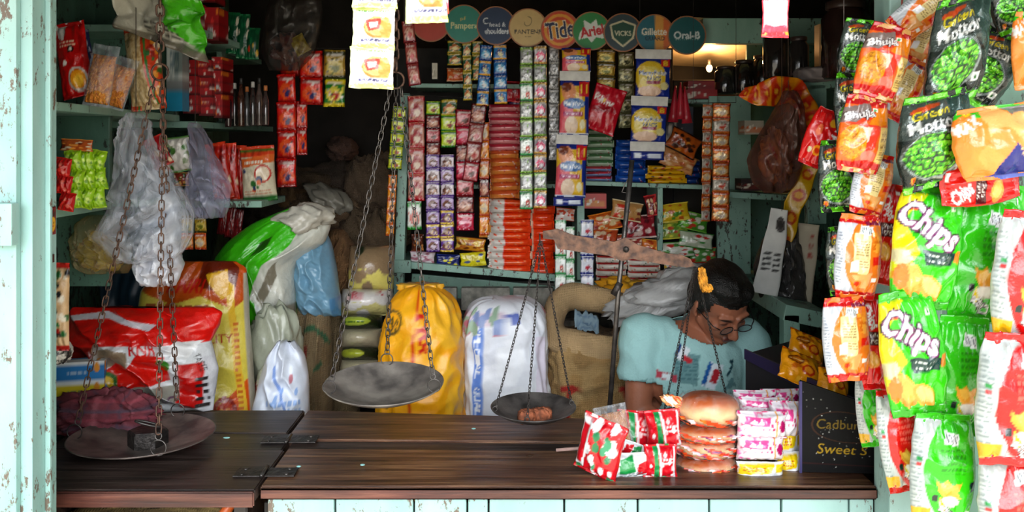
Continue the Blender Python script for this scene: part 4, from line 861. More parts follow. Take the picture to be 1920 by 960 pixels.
run([
 ('mo', 1612, 92, 72, 112, -8, 1.90, 'uppermost small pea packet with grey top, half behind the orange noodle packet', dict(seed=1, t=.3)),
 ('mo', 1602, 205, 70, 140, 2, 1.88, 'narrow pea packet with lime top, behind the two orange noodle packets', dict(seed=2, t=.25)),
 ('mo', 1574, 330, 76, 136, 1, 1.86, 'pea packet beside the second orange noodle packet, over the crossed cards', dict(seed=3, t=.25)),
 ('mo', 1582, 490, 62, 130, 2, 1.90, 'lowest small pea packet, mostly hidden behind cream-labelled packets', dict(seed=4, t=.25)),
 ('mx', 1546, 262, 70, 112, -22, 1.93, 'small dark red packet with white lettering, left of the pea packets', dict(seed=5, t=.3)),
 ('bb', 1732, 18, 62, 140, -52, 1.80, 'beige packet tilted at the very top of the snack chains', dict(seed=6)),
 ('bb', 1722, 78, 62, 120, -22, 1.84, 'cream and orange packet back just below the tilted top one', dict(seed=7)),
 ('bb', 1692, 165, 64, 125, -26, 1.82, 'orange and cream packet back left of the upper big pea packet', dict(seed=8)),
 ('bh', 1655, 116, 82, 142, -16, 1.76, 'upper orange noodle snack packet facing front', dict(seed=9)),
 ('bh', 1617, 252, 84, 145, -9, 1.76, 'lower orange noodle snack packet facing front', dict(seed=10)),
 ('bb', 1634, 345, 66, 118, -14, 1.79, 'cream-labelled packet back directly under the lower noodle packet', dict(seed=11)),
 ('bb', 1608, 482, 80, 160, -4, 1.77, 'cream-labelled packet back with barcode, upper of the two long ones', dict(seed=12)),
 ('bb', 1586, 636, 82, 160, 3, 1.76, 'cream-labelled packet back with barcode, lowest, above the toffee box', dict(seed=13)),
 ('rf', 1668, 440, 44, 190, -6, 1.84, 'slim red packet edge-on, left of the upper green chips packet', dict(seed=14, t=.6)),
 ('rf', 1642, 640, 58, 180, 2, 1.80, 'slim red pointed packet with maroon label, left of the lower green chips packet', dict(seed=15, t=.5)),
 ('gf', 1736, 462, 118, 230, -7, 1.70, 'upper green chips packet with big white lettering facing front', dict(seed=16, wr=1.2)),
 ('gf', 1710, 662, 112, 235, 7, 1.69, 'lower green chips packet with big white lettering facing front', dict(seed=17, wr=1.2)),
 ('gn', 1840, 482, 106, 248, -9, 1.72, 'upper green packet back with barcode, right of the front-facing green ones', dict(seed=18)),
 ('gn', 1802, 705, 98, 225, -4, 1.71, 'middle green packet back with barcode, right of the lower lettered one', dict(seed=19)),
 ('gb', 1766, 880, 112, 210, -2, 1.68, 'lowest green packet back with a white side band', dict(seed=20)),
 ('gb', 1638, 762, 62, 150, 4, 1.86, 'small green and white packet behind the slim red one, above the dark box', dict(seed=21)),
 ('rb', 1690, 825, 78, 195, 8, 1.74, 'narrow red packet with white side, left of the lowest green packet', dict(seed=22)),
 ('rb', 1925, 520, 120, 250, -5, 1.62, 'red packet with white side at the right edge, uppermost red one', dict(seed=23)),
 ('rn', 1905, 748, 142, 250, -3, 1.60, 'red packet with white side at the right edge, middle of three', dict(seed=24)),
 ('rn', 1905, 960, 130, 230, 5, 1.64, 'red packet with white side at the right edge, lowest and cut by the frame', dict(seed=25)),
 ('mo', 1852, 128, 92, 150, -28, 1.74, 'folded dark green pea packet behind the upper big pea packet', dict(seed=26)),
 ('mo', 1902, 0, 90, 120, 14, 1.72, 'dark packet with lime seal at the top right corner', dict(seed=27)),
 ('mo', 1795, 92, 112, 190, 17, 1.69, 'upper big pea packet with a bowl of peas printed on it', dict(seed=28, shear=.45, wr=1.3)),
 ('mo', 1752, 262, 128, 172, 13, 1.67, 'lower big pea packet with a bowl of peas printed on it', dict(seed=29, shear=.25, wr=1.3)),
 ('rf', 1836, 338, 90, 150, 97, 1.66, 'red packet lying crosswise under the orange and blue packet', dict(seed=30)),
 ('ob', 1878, 266, 170, 140, 8, 1.62, 'orange and dark blue crisps packet at the right edge', dict(seed=31)),
 ('ob', 1945, 95, 90, 150, 0, 1.66, 'sliver of an orange packet at the right edge above the orange and blue one', dict(seed=32)),
 ('rn', 1715, 375, 60, 90, -5, 1.86, 'dark corner of a red packet behind the big pea packets', dict(seed=33)),
 ('gb', 1885, 420, 70, 150, -6, 1.76, 'green and yellow packet back mostly hidden behind the right edge red packet', dict(seed=34)),
])
# cords the chains hang from
for i, (x, y, Y) in enumerate(((1690, 40, 1.83), (1770, 20, 1.77), (1900, 20, 1.71))):
    o = MB().tube([P(x, y, Y), P(x + 4, -60, Y), (P(x + 4, 0, Y).x, Y, 2.3)], .002, 6).obj('cord', plain('red_cord', '#8a4038', .7)); tag(o, 'thin red cord carrying the snack packets, ' + ['leftmost', 'middle one', 'rightmost'][i] + ' of the three', 'cord')
# overexposed sachet sheets hanging outside in the sun
def D_noodle():
    c = Cv(90, 100, '#f4eeea'); c.rect(0, 0, 1, .14, '#e4ec90').rect(0, .0, .14, 1, '#e4eebc').rect(.0, .93, 1, 1, '#d8e890').ell(.6, .52, .33, .27, '#e88a44').ell(.58, .55, .28, .22, '#f2b078').poly([(.3, .7), (.7, .75), (.66, .5), (.4, .42)], '#c8483c').poly([(.4, .64), (.62, .66), (.58, .54), (.44, .5)], '#f4d8d0').ell(.8, .5, .14, .28, '#f09a50').rect(.16, .17, 1, .27, '#e8e4f0').lines(.2, .18, .98, .26, 2, '#3a3a6a', 4, 1, .7).lines(.2, .90, .9, .93, 1, '#3aa030', 5, 1, 1); return c
def D_shamp():
    c = Cv(60, 80, '#f6e6e6'); c.rect(0, 0, 1, .2, '#e0384c').poly([(.05, .15), (.95, .15), (.9, .35), (.5, .28), (.1, .35)], '#e8506a').poly([(.2, .4), (.5, .35), (.8, .4), (.7, .75), (.35, .7)], '#f8d8dc').lines(.25, .58, .75, .66, 2, '#c8506a', 3).rect(0, .92, 1, 1, '#f0a0a8').rect(.8, .05, 1, .15, '#f0a030').rect(0, .2, .06, 1, '#d8304a').rect(.94, .2, 1, 1, '#d8304a'); return c
DES['no'] = D_noodle(); DES['sp'] = D_shamp()
def strip(name, des, x0, x1, y0, y1, rows, Y, lab, cols=1, lean=0., m=None, back=None, cat='sachet strip', group=None, nu=10, nv=12, t=.12, part='sachet', seed=0, yaw=0, jit=1.0, variants=2, crimp=.08, curl=0.):
    """hanging strip of sachets; top centre is the origin, one child per sachet. lean: sideways drift in px"""
    W_ = (x1 - x0) * Y / FPX / cols; Hh = (y1 - y0) * Y / FPX / rows; dl = des if isinstance(des, list) else [des]
    root = empty(name, P((x0 + x1) / 2, y0, Y), (0, 0, R(yaw)), lab, cat, group); key = {}
    rn = random.Random(seed + 5); k = 0
    for r_ in range(rows):
        for c_ in range(cols):
            d_ = dl[(r_ * (1 if cols == 1 else 1) + c_ * (len(dl) // 2 if len(dl) > 2 else 0)) % len(dl)] if not isinstance(dl[0], list) else dl[c_][r_ % len(dl[c_])]
            v = rn.randrange(variants); kk = (id(d_), v)
            if kk not in key:
                cv_ = DES[d_] if isinstance(d_, str) else d_
                key[kk] = bag_mesh(W_ * .985, Hh * 1.02, W_ * t, cv_, back, nu=nu, nv=nv, crimp=crimp, seed=seed * 7 + v * 3 + len(key), wr=1.2, p=.5, pinch=.04, name=part)
                key[kk].materials.append(m or FILM)
            o = mobj(part, key[kk], None, root); tt = (r_ + .5) / rows
            o.location = ((c_ - (cols - 1) / 2) * W_ + lean * tt * Y / FPX, rn.uniform(-.002, .002) * jit - curl * math.sin(tt * PI), -(r_ + .5) * Hh)
            o.rotation_euler = (R(rn.uniform(-5, 5) * jit), R(rn.uniform(-1.5, 1.5) * jit - math.degrees(math.atan2(-lean, (y1 - y0))) * -1 * (1 if lean else 0)), R(rn.uniform(-9, 9) * jit))
    return root
YO = .88
strip('sachet_sheet', 'no', 662, 748, -60, 165, 3, YO, 'sunlit white and green sachet strip hanging in front at the top centre', lean=-10, nu=40, nv=44, m=FILM, seed=1, t=.06)
strip('sachet_sheet', 'no', 756, 838, -60, 42, 1, YO + .02, 'shorter sunlit sachet to the right of the hanging white and green strip', nu=30, nv=34, seed=2, t=.06, lean=2)
strip('sachet_sheet', 'sp', 822, 842, -40, 26, 1, YO + .05, 'thin sliver of a red and white sachet behind the shorter sunlit one', nu=12, nv=20, seed=3, t=.08)
strip('sachet_strip', 'sp', 1430, 1482, -75, 70, 2, YO + .02, 'sunlit pink and white sachets hanging alone at the top right', nu=30, nv=40, seed=4, t=.08, lean=-3)
for x, l in ((705, 'first'), (797, 'second'), (1456, 'third')):
    o = MB().tube([P(x, -55, YO), (P(x, 0, YO).x, YO, 2.09)], .0015, 5).obj('hanging_string', WOODD); tag(o, 'string the sunlit sachets hang from, %s from the left' % l, 'string')
# ================================================================ the shopkeeper
SKIN = film('skin', .45, 80, .12, dirt=.05, spec=.4)
YM = 2.80
SEAT = .30 + .17
hc = P(1351, 570, YM - .05)                                   # head centre
HM = Matrix.Translation(hc) @ Euler((R(-36), R(4), R(28)), 'XYZ').to_matrix().to_4x4()
# head built upright facing -Y, 0.23 high, then bowed; a second matrix order keeps nod before turn
HM = Matrix.Translation(hc) @ Matrix.Rotation(R(20), 4, 'Z') @ Matrix.Rotation(R(36), 4, 'X') @ Matrix.Rotation(R(-5), 4, 'Y')
def h(p): return HM @ Vector(p)
pr = []
def hp(V, F_): pr.append(([HM @ Vector(v) for v in V], F_))
hp(*ellipsoid((0, .012, .035), (.077, .095, .083)))            # cranium
hp(*ellipsoid((0, -.022, -.030), (.060, .068, .075)))          # face
hp(*ellipsoid((0, -.052, -.090), (.030, .028, .022)))          # chin
hp(*capsule((-.048, -.0, -.055), .022, (-.018, -.050, -.092), .018)); hp(*capsule((.048, -.0, -.055), .022, (.018, -.050, -.092), .018))   # jaw
hp(*capsule((0, -.088, .012), .008, (0, -.112, -.030), .0115)) # nose
hp(*ellipsoid((-.010, -.103, -.036), (.009, .010, .008))); hp(*ellipsoid((.010, -.103, -.036), (.009, .010, .008)))
hp(*capsule((-.045, -.074, .024), .009, (-.012, -.087, .020), .009)); hp(*capsule((.045, -.074, .024), .009, (.012, -.087, .020), .009))     # brow
hp(*ellipsoid((-.042, -.062, -.022), (.018, .016, .014))); hp(*ellipsoid((.042, -.062, -.022), (.018, .016, .014)))                       # cheeks
hp(*capsule((-.018, -.090, -.056), .007, (.018, -.090, -.056), .007)); hp(*capsule((-.014, -.087, -.067), .0075, (.014, -.087, -.067), .0075))  # lips
for s in (-1, 1):
    hp(*ellipsoid((s * .031, -.075, .002), (.014, .011, .009)))                                                                              # eyelid
    hp(*ellipsoid((s * .080, .010, -.008), (.007, .017, .030), (12, 0, s * 20)))                                                               # ear
    hp(*ellipsoid((s * .077, .002, -.032), (.006, .009, .011)))
# joints
SL = P(1205, 628, YM + .01); SR = P(1402, 640, YM + .03); neck = P(1318, 612, YM + .02); hip = Vector((P(1290, 0, YM).x, YM + .12, SEAT + .10))
chest = P(1300, 690, YM + .02); belly = Vector((P(1290, 0, YM).x, YM + .07, SEAT + .20))
def cap(*a, **k): pr.append(capsule(*a, **k))
cap(neck + Vector((0, .03, -.02)), .062, h((0, .03, -.05)), .056)
pr.append(ellipsoid(chest + Vector((0, .0, .0)), (.165, .105, .15), (-12, 4, 0))); pr.append(ellipsoid(belly, (.15, .115, .17))); pr.append(ellipsoid(hip, (.17, .13, .12)))
cap(SL + Vector((.03, 0, -.01)), .052, neck + Vector((0, .02, -.03)), .05); cap(SR + Vector((-.03, 0, -.01)), .052, neck + Vector((0, .02, -.03)), .05)
EL = P(1196, 772, YM - .03); WL = EL + Vector((.17, -.10, -.06)); ER = SR + Vector((.015, -.06, -.24)); WR = ER + Vector((-.02, -.20, .045))
cap(SL, .055, EL, .041); cap(EL, .041, WL, .027); cap(SR, .055, ER, .041); cap(ER, .041, WR, .027)
def hand(Wp, d, up, side):
    """palm, four fingers and a side thumb, slightly curled"""
    d = Vector(d).normalized(); up = Vector(up).normalized(); sd_ = d.cross(up).normalized() * side; up = sd_.cross(d) * side
    pc = Wp + d * .05
    for k in range(4): cap(Wp + sd_ * (k - 1.5) * .010, .016, Wp + d * .080 + sd_ * (k - 1.5) * .020, .0115, n=10, m=4)
    for k, L in enumerate((.070, .080, .075, .058)):
        b = Wp + d * .085 + sd_ * (k - 1.5) * .021; d2 = (d * .9 - up * .35 + sd_ * (k - 1.5) * .05).normalized(); d3 = (d * .5 - up * .85).normalized()
        m_ = b + d2 * L * .5; cap(b, .0095, m_, .0088, n=10, m=4); cap(m_, .0088, m_ + d3 * L * .5, .0075, n=10, m=4)
    t0 = Wp + d * .025 - sd_ * .028; t1 = t0 + (d * .6 - sd_ * .8).normalized() * .038; cap(t0, .014, t1, .011, n=10, m=4); cap(t1, .011, t1 + (d * .95 - sd_ * .25 - up * .3).normalized() * .030, .0088, n=10, m=4)
hand(WL, (.7, -.5, -.15), (0, 0, 1), 1); hand(WR, (-.3, -1, .05), (0, 0, 1), -1)
# legs folded under the counter
for s in (-1, 1):
    hj = hip + Vector((s * .09, -.02, -.03)); kn = hip + Vector((s * .25, -.36, -.04)); an = hip + Vector((-s * .06, -.34, -.205)); cap(hj, .085, kn, .062); cap(kn, .058, an, .038); cap(an, .036, an + Vector((-s * .13, -.07, -.015)), .028)
me = remesh(pr, .0045, 5, .5, None, 'person'); V = mesh_co(me); iM = HM.inverted(); M4 = np.array(iM); L_ = V @ M4[:3, :3].T + M4[:3, 3]
col = np.tile(lin('#a0644a'), (len(V), 1)); nz = fn(V[:, 0] * 4, V[:, 2] * 4, 3)[:, None]; col = col * (1 + .08 * nz)
hd = L_[:, 2] > -.13
def mk(c, r, cc, a=1.):
    global col
    d = np.linalg.norm((L_ - np.array(c)) / np.array(r), axis=1); w = (np.clip(1.25 - d, 0, .5) * 2 * a)[:, None]; col = col * (1 - w) + lin(cc) * w
mk((0, -.095, -.061), (.028, .022, .013), '#6a3430'); mk((0, -.09, -.045), (.035, .03, .008), '#2f201a', .7)      # lips, thin moustache
mk((0, -.10, -.035), (.013, .02, .012), '#b87a5e', .6)
for s in (-1, 1): mk((s * .030, -.085, .002), (.014, .012, .005), '#4a2e26', .9); mk((s * .031, -.088, .022), (.024, .014, .005), '#1a1412', .95); mk((s * .045, -.06, -.03), (.02, .03, .02), '#aa6c50', .4)

legs = V[:, 2] < (hip.z + .01); col[legs] = lin("#3a3f4a")
set_col(me, col)
man = mobj('person', me, SKIN); tag(man, 'seated man in a light aqua printed t-shirt and glasses, head bowed, behind the counter', 'person')
# shirt: its own surface just outside the body
sp_ = []
def sc(*a): sp_.append(capsule(*a))
sp_.append(ellipsoid(chest + Vector((0, .0, .0)), (.182, .121, .16), (-12, 4, 0))); sp_.append(ellipsoid(belly, (.172, .135, .18))); sp_.append(ellipsoid(hip + Vector((0, 0, .02)), (.187, .150, .115)))
sc(SL + Vector((.03, 0, -.005)), .064, neck + Vector((0, .025, -.045)), .058); sc(SR + Vector((-.03, 0, -.005)), .064, neck + Vector((0, .025, -.045)), .058)
sc(neck + Vector((0, .035, -.03)), .072, chest, .1)
SE = SL + (EL - SL) * .46; SF = SR + (ER - SR) * .52; sc(SL, .071, SE, .070); sc(SR, .071, SF, .070)
sm_ = remesh(sp_, .006, 6, .5, None, 'tshirt'); V = mesh_co(sm_); N = mesh_no(sm_)
fold = ridge(V[:, 0] * 3.2 + V[:, 2] * 1.5, V[:, 2] * 2.2 - V[:, 0], 5) * .006 + fn(V[:, 0] * 5, V[:, 2] * 4, 6) * .003 + np.sin((V[:, 2] * 1.0 + V[:, 0] * .6) * 60 + 3 * fn(V[:, 0] * 3, V[:, 2] * 2, 8)) * .0035 * np.clip((chest.z - .03 - V[:, 2]) * 12, 0, 1)
V = V + N * fold[:, None]; set_co(sm_, V)
# printed artwork, placed on the shirt front by its own x,z
c = Cv(240, 200, '#adb3b3'); c.c[:] = lin('#9fcbc9') ** (1 / 1.22); c.lines(.05, .0, .95, .36, 16, '#6a9a9a', 4, .75, .35).poly([(.33, .32), (.54, .28), (.58, .60), (.36, .62)], '#6f9699', .85).lines(.34, .34, .56, .58, 6, '#4f7a80', 6, .7)
c.poly([(.37, .56), (.44, .70), (.50, .66), (.44, .52)], '#e4eaee').poly([(.36, .60), (.41, .70), (.43, .69), (.38, .57)], '#1f4a86').poly([(.42, .55), (.49, .50), (.52, .54), (.44, .60)], '#c23a44')
c.poly([(.58, .28), (.70, .22), (.80, .48), (.67, .54)], '#dfe8ee').poly([(.66, .32), (.72, .29), (.77, .43), (.71, .47)], '#b8323e').poly([(.58, .30), (.62, .28), (.69, .52), (.66, .54)], '#2c6aa8')
c.poly([(.18, .34), (.36, .30), (.37, .38), (.19, .42)], '#b8505e').poly([(.24, .335), (.31, .32), (.31, .385), (.25, .40)], '#dfe8ea').poly([(.82, .38), (.88, .50), (.90, .48), (.84, .36)], '#2a5560').ell(.88, .52, .02, .02, '#2a5560').poly([(.78, .20), (.92, .26), (.88, .36)], '#4a7a80', .7)
x0, x1 = P(1195, 0, YM - .1).x, P(1400, 0, YM - .1).x; z0, z1 = P(0, 770, YM - .1).z, P(0, 600, YM - .1).z
u = (V[:, 0] - x0) / (x1 - x0); w = (V[:, 2] - z0) / (z1 - z0); ok = (u > 0) & (u < 1) & (w > 0) & (w < 1) & (V[:, 1] < chest.y)
col = np.tile(lin('#9fcbc9'), (len(V), 1)); cc = c.at(np.clip(u, 0, 1), np.clip(w, 0, 1)); col[ok] = cc[ok]
set_col(sm_, col)
# open the hem, sleeves and neckline
bm = bmesh.new(); bm.from_mesh(sm_); dead = []
dl = (EL - SL).normalized(); dr_ = (ER - SR).normalized(); nd = (h((0, .02, -.05)) - neck).normalized(); nc = neck + Vector((0, .015, -.015))
for v in bm.verts:
    p = v.co
    if (p - SL).dot(dl) > (SE - SL).length + .035 and (p - SE).length < .13 and p.x < SE.x + .078 and (p - SE - dl * .05).length < .085: dead.append(v)
    elif (p - SR).dot(dr_) > (SF - SR).length + .03 and (p - SF - dr_ * .05).length < .085: dead.append(v)
    elif (p - nc).dot(Vector((.05, -.42, .9)).normalized()) > .022 and (p - nc).length < .105 : dead.append(v)
    elif p.z < hip.z - .035: dead.append(v)
bmesh.ops.delete(bm, geom=dead, context='VERTS'); bm.to_mesh(sm_); bm.free()
SHIRT = film('shirt_cotton', .85, 160, .2, dirt=.05, spec=.2)
so = mobj('tshirt', sm_, SHIRT, man); so['label'] = 'light aqua t-shirt with a faded print'; sdm = so.modifiers.new('t', 'SOLIDIFY'); sdm.thickness = .0022; sdm.offset = -1
# neckline rib
pts = []
for i in range(40):
    a = 2 * PI * i / 40; n_ = Vector((.05, -.42, .9)).normalized(); e1 = n_.orthogonal().normalized(); e2 = n_.cross(e1); pts.append(nc + n_ * .016 + (e1 * math.cos(a) + e2 * math.sin(a)) * .068)
# hair
hr = []
def hh(V, F_): hr.append(([HM @ Vector(v) for v in V], F_))
hh(*ellipsoid((0, .018, .046), (.086, .101, .086))); hh(*ellipsoid((0, .045, .005), (.084, .078, .075))); hh(*ellipsoid((0, -.035, .095), (.062, .052, .032))); hh(*ellipsoid((-.02, -.01, .110), (.06, .07, .03)))
for s in (-1, 1): hh(*capsule((s * .076, -.012, .03), .010, (s * .074, -.010, -.012), .006))
hm = remesh(hr, .0045, 4, .5, None, 'hair'); V = mesh_co(hm); N = mesh_no(hm); Lc = V @ M4[:3, :3].T + M4[:3, 3]
V = V + N * ((ridge(Lc[:, 0] * 9, Lc[:, 2] * 3 + Lc[:, 1] * 3, 2) * .0035) + fn(Lc[:, 0] * 30, Lc[:, 1] * 6 + Lc[:, 2] * 8, 7) * .0018)[:, None]; set_co(hm, V)
bm = bmesh.new(); bm.from_mesh(hm); dead = [v for v, l in zip(bm.verts, Lc) if (l[1] < -.030 and l[2] < .058 - .25 * (abs(l[0]) > .055) ) or (l[1] < .02 and l[2] < .01 and abs(l[0]) < .064)]
bm.verts.ensure_lookup_table(); dd = [bm.verts[i] for i, l in enumerate(Lc) if (l[1] < -.034 and l[2] < .060 and abs(l[0]) < .062) or (l[1] < -.045 and l[2] < .05) or (l[2] < -.05)]
bmesh.ops.delete(bm, geom=dd, context='VERTS'); bm.to_mesh(hm); bm.free()
HAIR = plain('black_hair', '#17130f', .42, 0, .4, 220, .5, col2='#070605'); mobj('hair', hm, HAIR, man)
# glasses
gl = MB(); BLK = plain('black_plastic', '#101012', .3)
for s in (-1, 1):
    pts = [h((s * .031 + .022 * math.cos(a) * (1 if abs(math.cos(a)) < .8 else 1), -.103 - .002 * math.cos(a) * s, -.004 + .0145 * math.sin(a))) for a in [2 * PI * i / 24 for i in range(24)]]
    gl.tube(pts, .0016, 6, None, True); gl.tube([h((s * .053, -.102, .002)), h((s * .070, -.085, .004)), h((s * .084, -.02, .004)), h((s * .085, .012, .0)), h((s * .083, .026, -.018))], .0018, 6)
gl.tube([h((-.009, -.106, -.002)), h((0, -.110, .002)), h((.009, -.106, -.002))], .0016, 6)
go = gl.obj('glasses', BLK, man, True)
for s in (-1, 1):
    k = MB(); pts = [(s * .031 + .021 * math.cos(a), -.004 + .0135 * math.sin(a)) for a in [2 * PI * i / 20 for i in range(20)]]
    V_ = [h((x, -.1035, z)) for x, z in pts] + [h((x, -.1025, z)) for x, z in pts]; n_ = 20
    k.add(V_, [tuple(range(n_)), tuple(range(n_, 2 * n_))[::-1]] + [(i, i + n_, (i + 1) % n_ + n_, (i + 1) % n_) for i in range(n_)]); k.obj('lens', clear('lens_glass', '#f0f4f4', .04, .10, .03, 2), go)
k = MB(); k.box((hip.x, hip.y, FZ + .105), (.30, .26, .02), None, None, .004)
for sx_ in (-.14, .14):
    for sy_ in (-.12, .12): k.box((hip.x + sx_, hip.y + sy_, FZ + .048), (.03, .03, .092))
tag(k.obj('low_stool', WOODD), 'low wooden stool the man sits on, hidden behind the counter', 'stool')
# ================================================================ goods on and before the back shelves
def sd1(bg, band, blob, b2='#f0ead8', txt=None, tc='#ffffff', W=44, H=52, seed=1):
    c = Cv(W, H, bg); c.rect(0, .78, 1, .95, band); c.ell(.5, .42, .34, .26, blob); c.ell(.56, .36, .18, .14, b2); c.blobs(.1, .1, .9, .7, 5, .07, [blob, b2, bg], seed); c.rect(0, 0, 1, .12, band); c.blobs(.05, .14, .95, .76, 16, .05, ['#f4f0e8', '#2a2020', blob, band], seed + 9, None, .6); c.lines(.12, .82, .88, .92, 1, '#f4f0e8', seed, .9, .6)
    if txt: c.text(txt, .5, .86, .7, .10, tc)
    return c
DD = dict(red=sd1('#d8a08c', '#c01c2c', '#b8404a', '#f0dcc8', seed=2), grn=sd1('#eef0e8', '#3aa040', '#d86a5a', '#f4c8b8'), yel=sd1('#d8e040', '#2a6a30', '#e8f070', '#c03830', seed=3), ora=sd1('#f09818', '#c85a10', '#f4b040', '#d87810'),
          pur=sd1('#c9b0d8', '#5c2a8c', '#8a5a3c', '#e8d8e8', seed=4), pch=sd1('#efe4ea', '#6a3a9a', '#7a4a34', '#c89a78', seed=5), pye=sd1('#7a4aa8', '#e8c840', '#8a5a40', '#e8d0b8', seed=6), cho=sd1('#c23a48', '#8c1426', '#e8a0a0', '#6a3020', seed=7),
          pnk=sd1('#d83058', '#b01840', '#f4b0c0', '#e86080', seed=8), brn=sd1('#8a2a2c', '#5a1a20', '#c88a70', '#e8c0a8', seed=9), lim=sd1('#c8e030', '#3a8a2c', '#e8f080', '#a02828', seed=10), sil=sd1('#a8aaa8', '#88b040', '#c9c9c9', '#e8e8e6', seed=11),
          sip=sd1('#b9b4b8', '#c9a040', '#d84a78', '#e8e4e8', seed=12), slv=sd1('#8e8e8c', '#a8a8a6', '#dcdcdc', '#6c6c6a', seed=13), dgr=sd1('#1f6a44', '#c9b030', '#d88a50', '#f0e0a0', seed=14), blu=sd1('#2a7ab8', '#1a4a94', '#7ac0e0', '#e8e8e8', seed=15),
          bye=sd1('#3a90c8', '#e8b030', '#1c5aa0', '#e0d8a0', seed=16), gol=sd1('#b89a38', '#4a4a28', '#d8c468', '#7a8030', seed=17), gld=sd1('#8a8a60', '#5a5c38', '#c9c49a', '#3c4428', seed=18), otg=sd1('#e08a38', '#c04a20', '#f4d8a0', '#d8c8b8', seed=19), ots=sd1('#b8b0a4', '#d87a28', '#e8e0d4', '#c83828', seed=20),
          wgr=sd1('#e4eae4', '#3a9a58', '#e8ece6', '#c84028', seed=21), wbl=sd1('#e6e8ee', '#24388c', '#dfe2ea', '#c8304a', seed=22), rsa=sd1('#e0281c', '#a81412', '#f06a30', '#2a3a7a', seed=23), gye=sd1('#2a8a34', '#e8d030', '#f0e060', '#c84028', seed=24), mar=sd1('#a85a50', '#8c2a30', '#d8b0a0', '#c84848', seed=25))
GS = 'sachet strips hanging before the back shelves'
YS_ = 3.54
def st(x0, x1, y0, y1, rows, des, lab, cols=1, Y=YS_, lean=0., m=None, seed=1, yaw=0, jit=1., part='sachet', group=GS, cat='sachet strip', name='sachet_strip', **k):
    dl = [DD[d] if isinstance(d, str) else d for d in des] if not isinstance(des, str) else DD[des]
    if isinstance(des, (list, tuple)) and isinstance(des[0], (list, tuple)): dl = [[DD[d] for d in q] for q in des]
    return strip(name, dl, x0, x1, y0, y1, rows, Y, lab, cols, lean, m, None, cat, group, seed=seed, yaw=yaw, jit=jit, part=part, **k)
st(764, 797, 180, 376, 4, 'red', 'red and beige sachet strip with four sachets, leftmost of the red strips', seed=1, jit=.5)
st(763, 791, 378, 430, 1, 'grn', 'single white sachet with green top hanging under the red and beige strip', seed=2, jit=.5, name='sachet')
st(736, 763, 200, 318, 5, 'yel', 'bright yellow green sachet strip by the left shelf post', lean=-10, seed=3, Y=3.50)
st(728, 745, 328, 442, 5, 'ora', 'plain orange sachet strip beside the left shelf post, under the yellow one', lean=-6, seed=4, Y=3.52)
st(798, 852, 290, 472, 7, [['pur', 'pch', 'pch', 'pur', 'pur', 'pye', 'pur'], ['pch', 'pur', 'pch', 'pur', 'pye', 'pye', 'pye']], 'double strip of purple chocolate sachets at the left of the shelf', 2, seed=5, Y=3.50)
st(798, 826, 190, 292, 4, ['lim', 'brn', 'cho', 'brn'], 'short strip of lime and brown sachets above the purple ones', seed=6, Y=3.53)
st(826, 858, 186, 276, 3, ['dgr', 'lim', 'lim'], 'short strip with two bright lime sachets above the purple ones', seed=7, Y=3.52)
st(853, 888, 206, 432, 7, ['cho', 'pnk', 'brn', 'pnk', 'cho', 'brn', 'pnk'], 'long strip of red and maroon sweet sachets, right of the purple ones', lean=2, seed=8, Y=3.51)
st(884, 914, 196, 340, 4, ['brn', 'mar', 'mar', 'cho'], 'slanting strip of brownish pink chocolate sachets', lean=-18, seed=9, Y=3.48)
st(898, 918, 230, 440, 6, ['otg', 'ora', 'otg', 'brn'], 'narrow orange sachet strip left of the stacked slim packets', seed=10, Y=3.53)
st(974, 1000, 88, 392, 9, ['sil', 'sil', 'wgr'], 'silver and green sachet strip, left one of the long pair in the middle', seed=11, Y=3.44, m=FILM2)
st(1000, 1026, 86, 390, 9, ['sip', 'sil', 'sip'], 'silver and pink sachet strip, right one of the long pair in the middle', seed=12, Y=3.44, m=FILM2)
st(1028, 1049, 88, 300, 8, 'slv', 'plain silver foil strip left of the nappy packets', seed=13, Y=3.50, m=FILM2)
st(838, 866, 76, 122, 2, 'dgr', 'short dark green tea sachet strip, left of three', seed=14, Y=3.52); st(866, 884, 80, 188, 4, 'dgr', 'long dark green tea sachet strip, middle of three', seed=15, Y=3.50, lean=2); st(884, 906, 76, 150, 3, 'dgr', 'dark green tea sachet strip, right of three', seed=16, Y=3.52)
st(900, 924, 85, 198, 4, ['blu', 'bye'], 'twisted blue sachet strip, left of two', lean=-8, seed=17, Y=3.48); st(924, 950, 84, 194, 4, ['bye', 'blu', 'blu'], 'blue and yellow sachet strip, right of two', lean=2, seed=18, Y=3.47)
st(1118, 1154, 92, 170, 3, 'gol', 'gold foil sachet strip, left of two behind the nappy packets', seed=19, Y=3.56, m=FILM2); st(1158, 1190, 98, 240, 5, 'gld', 'olive foil sachet strip, right of two behind the nappy packets', seed=20, Y=3.56, m=FILM2)
st(1336, 1370, 194, 415, 8, ['otg', 'ots', 'otg', 'otg'], 'orange and silver sachet strip hanging free at the right, front run', seed=21, Y=3.30, lean=-2, m=FILM2)
st(1316, 1338, 196, 415, 9, ['ots', 'otg'], 'narrow edge-on orange sachet strip hanging free at the right, rear run', seed=22, Y=3.33, lean=-5, yaw=25, m=FILM2)
st(1040, 1062, 412, 582, 5, 'wgr', 'white and green sachet strip under the beam, left one', seed=23, Y=3.34); st(1060, 1078, 425, 582, 5, ['wgr'], 'white and green sachet strip under the beam, right narrow one', seed=24, Y=3.35)
st(1088, 1114, 412, 582, 5, 'wbl', 'white and navy sachet strip right of the white and green ones', seed=25, Y=3.34)
st(518, 556, 140, 350, 4, 'rsa', 'long bright red sachet strip in the dark left of the middle, front run', seed=26, Y=3.2, t=.2); st(555, 577, 190, 290, 2, 'rsa', 'shorter red sachet strip right behind the long one', seed=27, Y=3.24, yaw=30, t=.2)
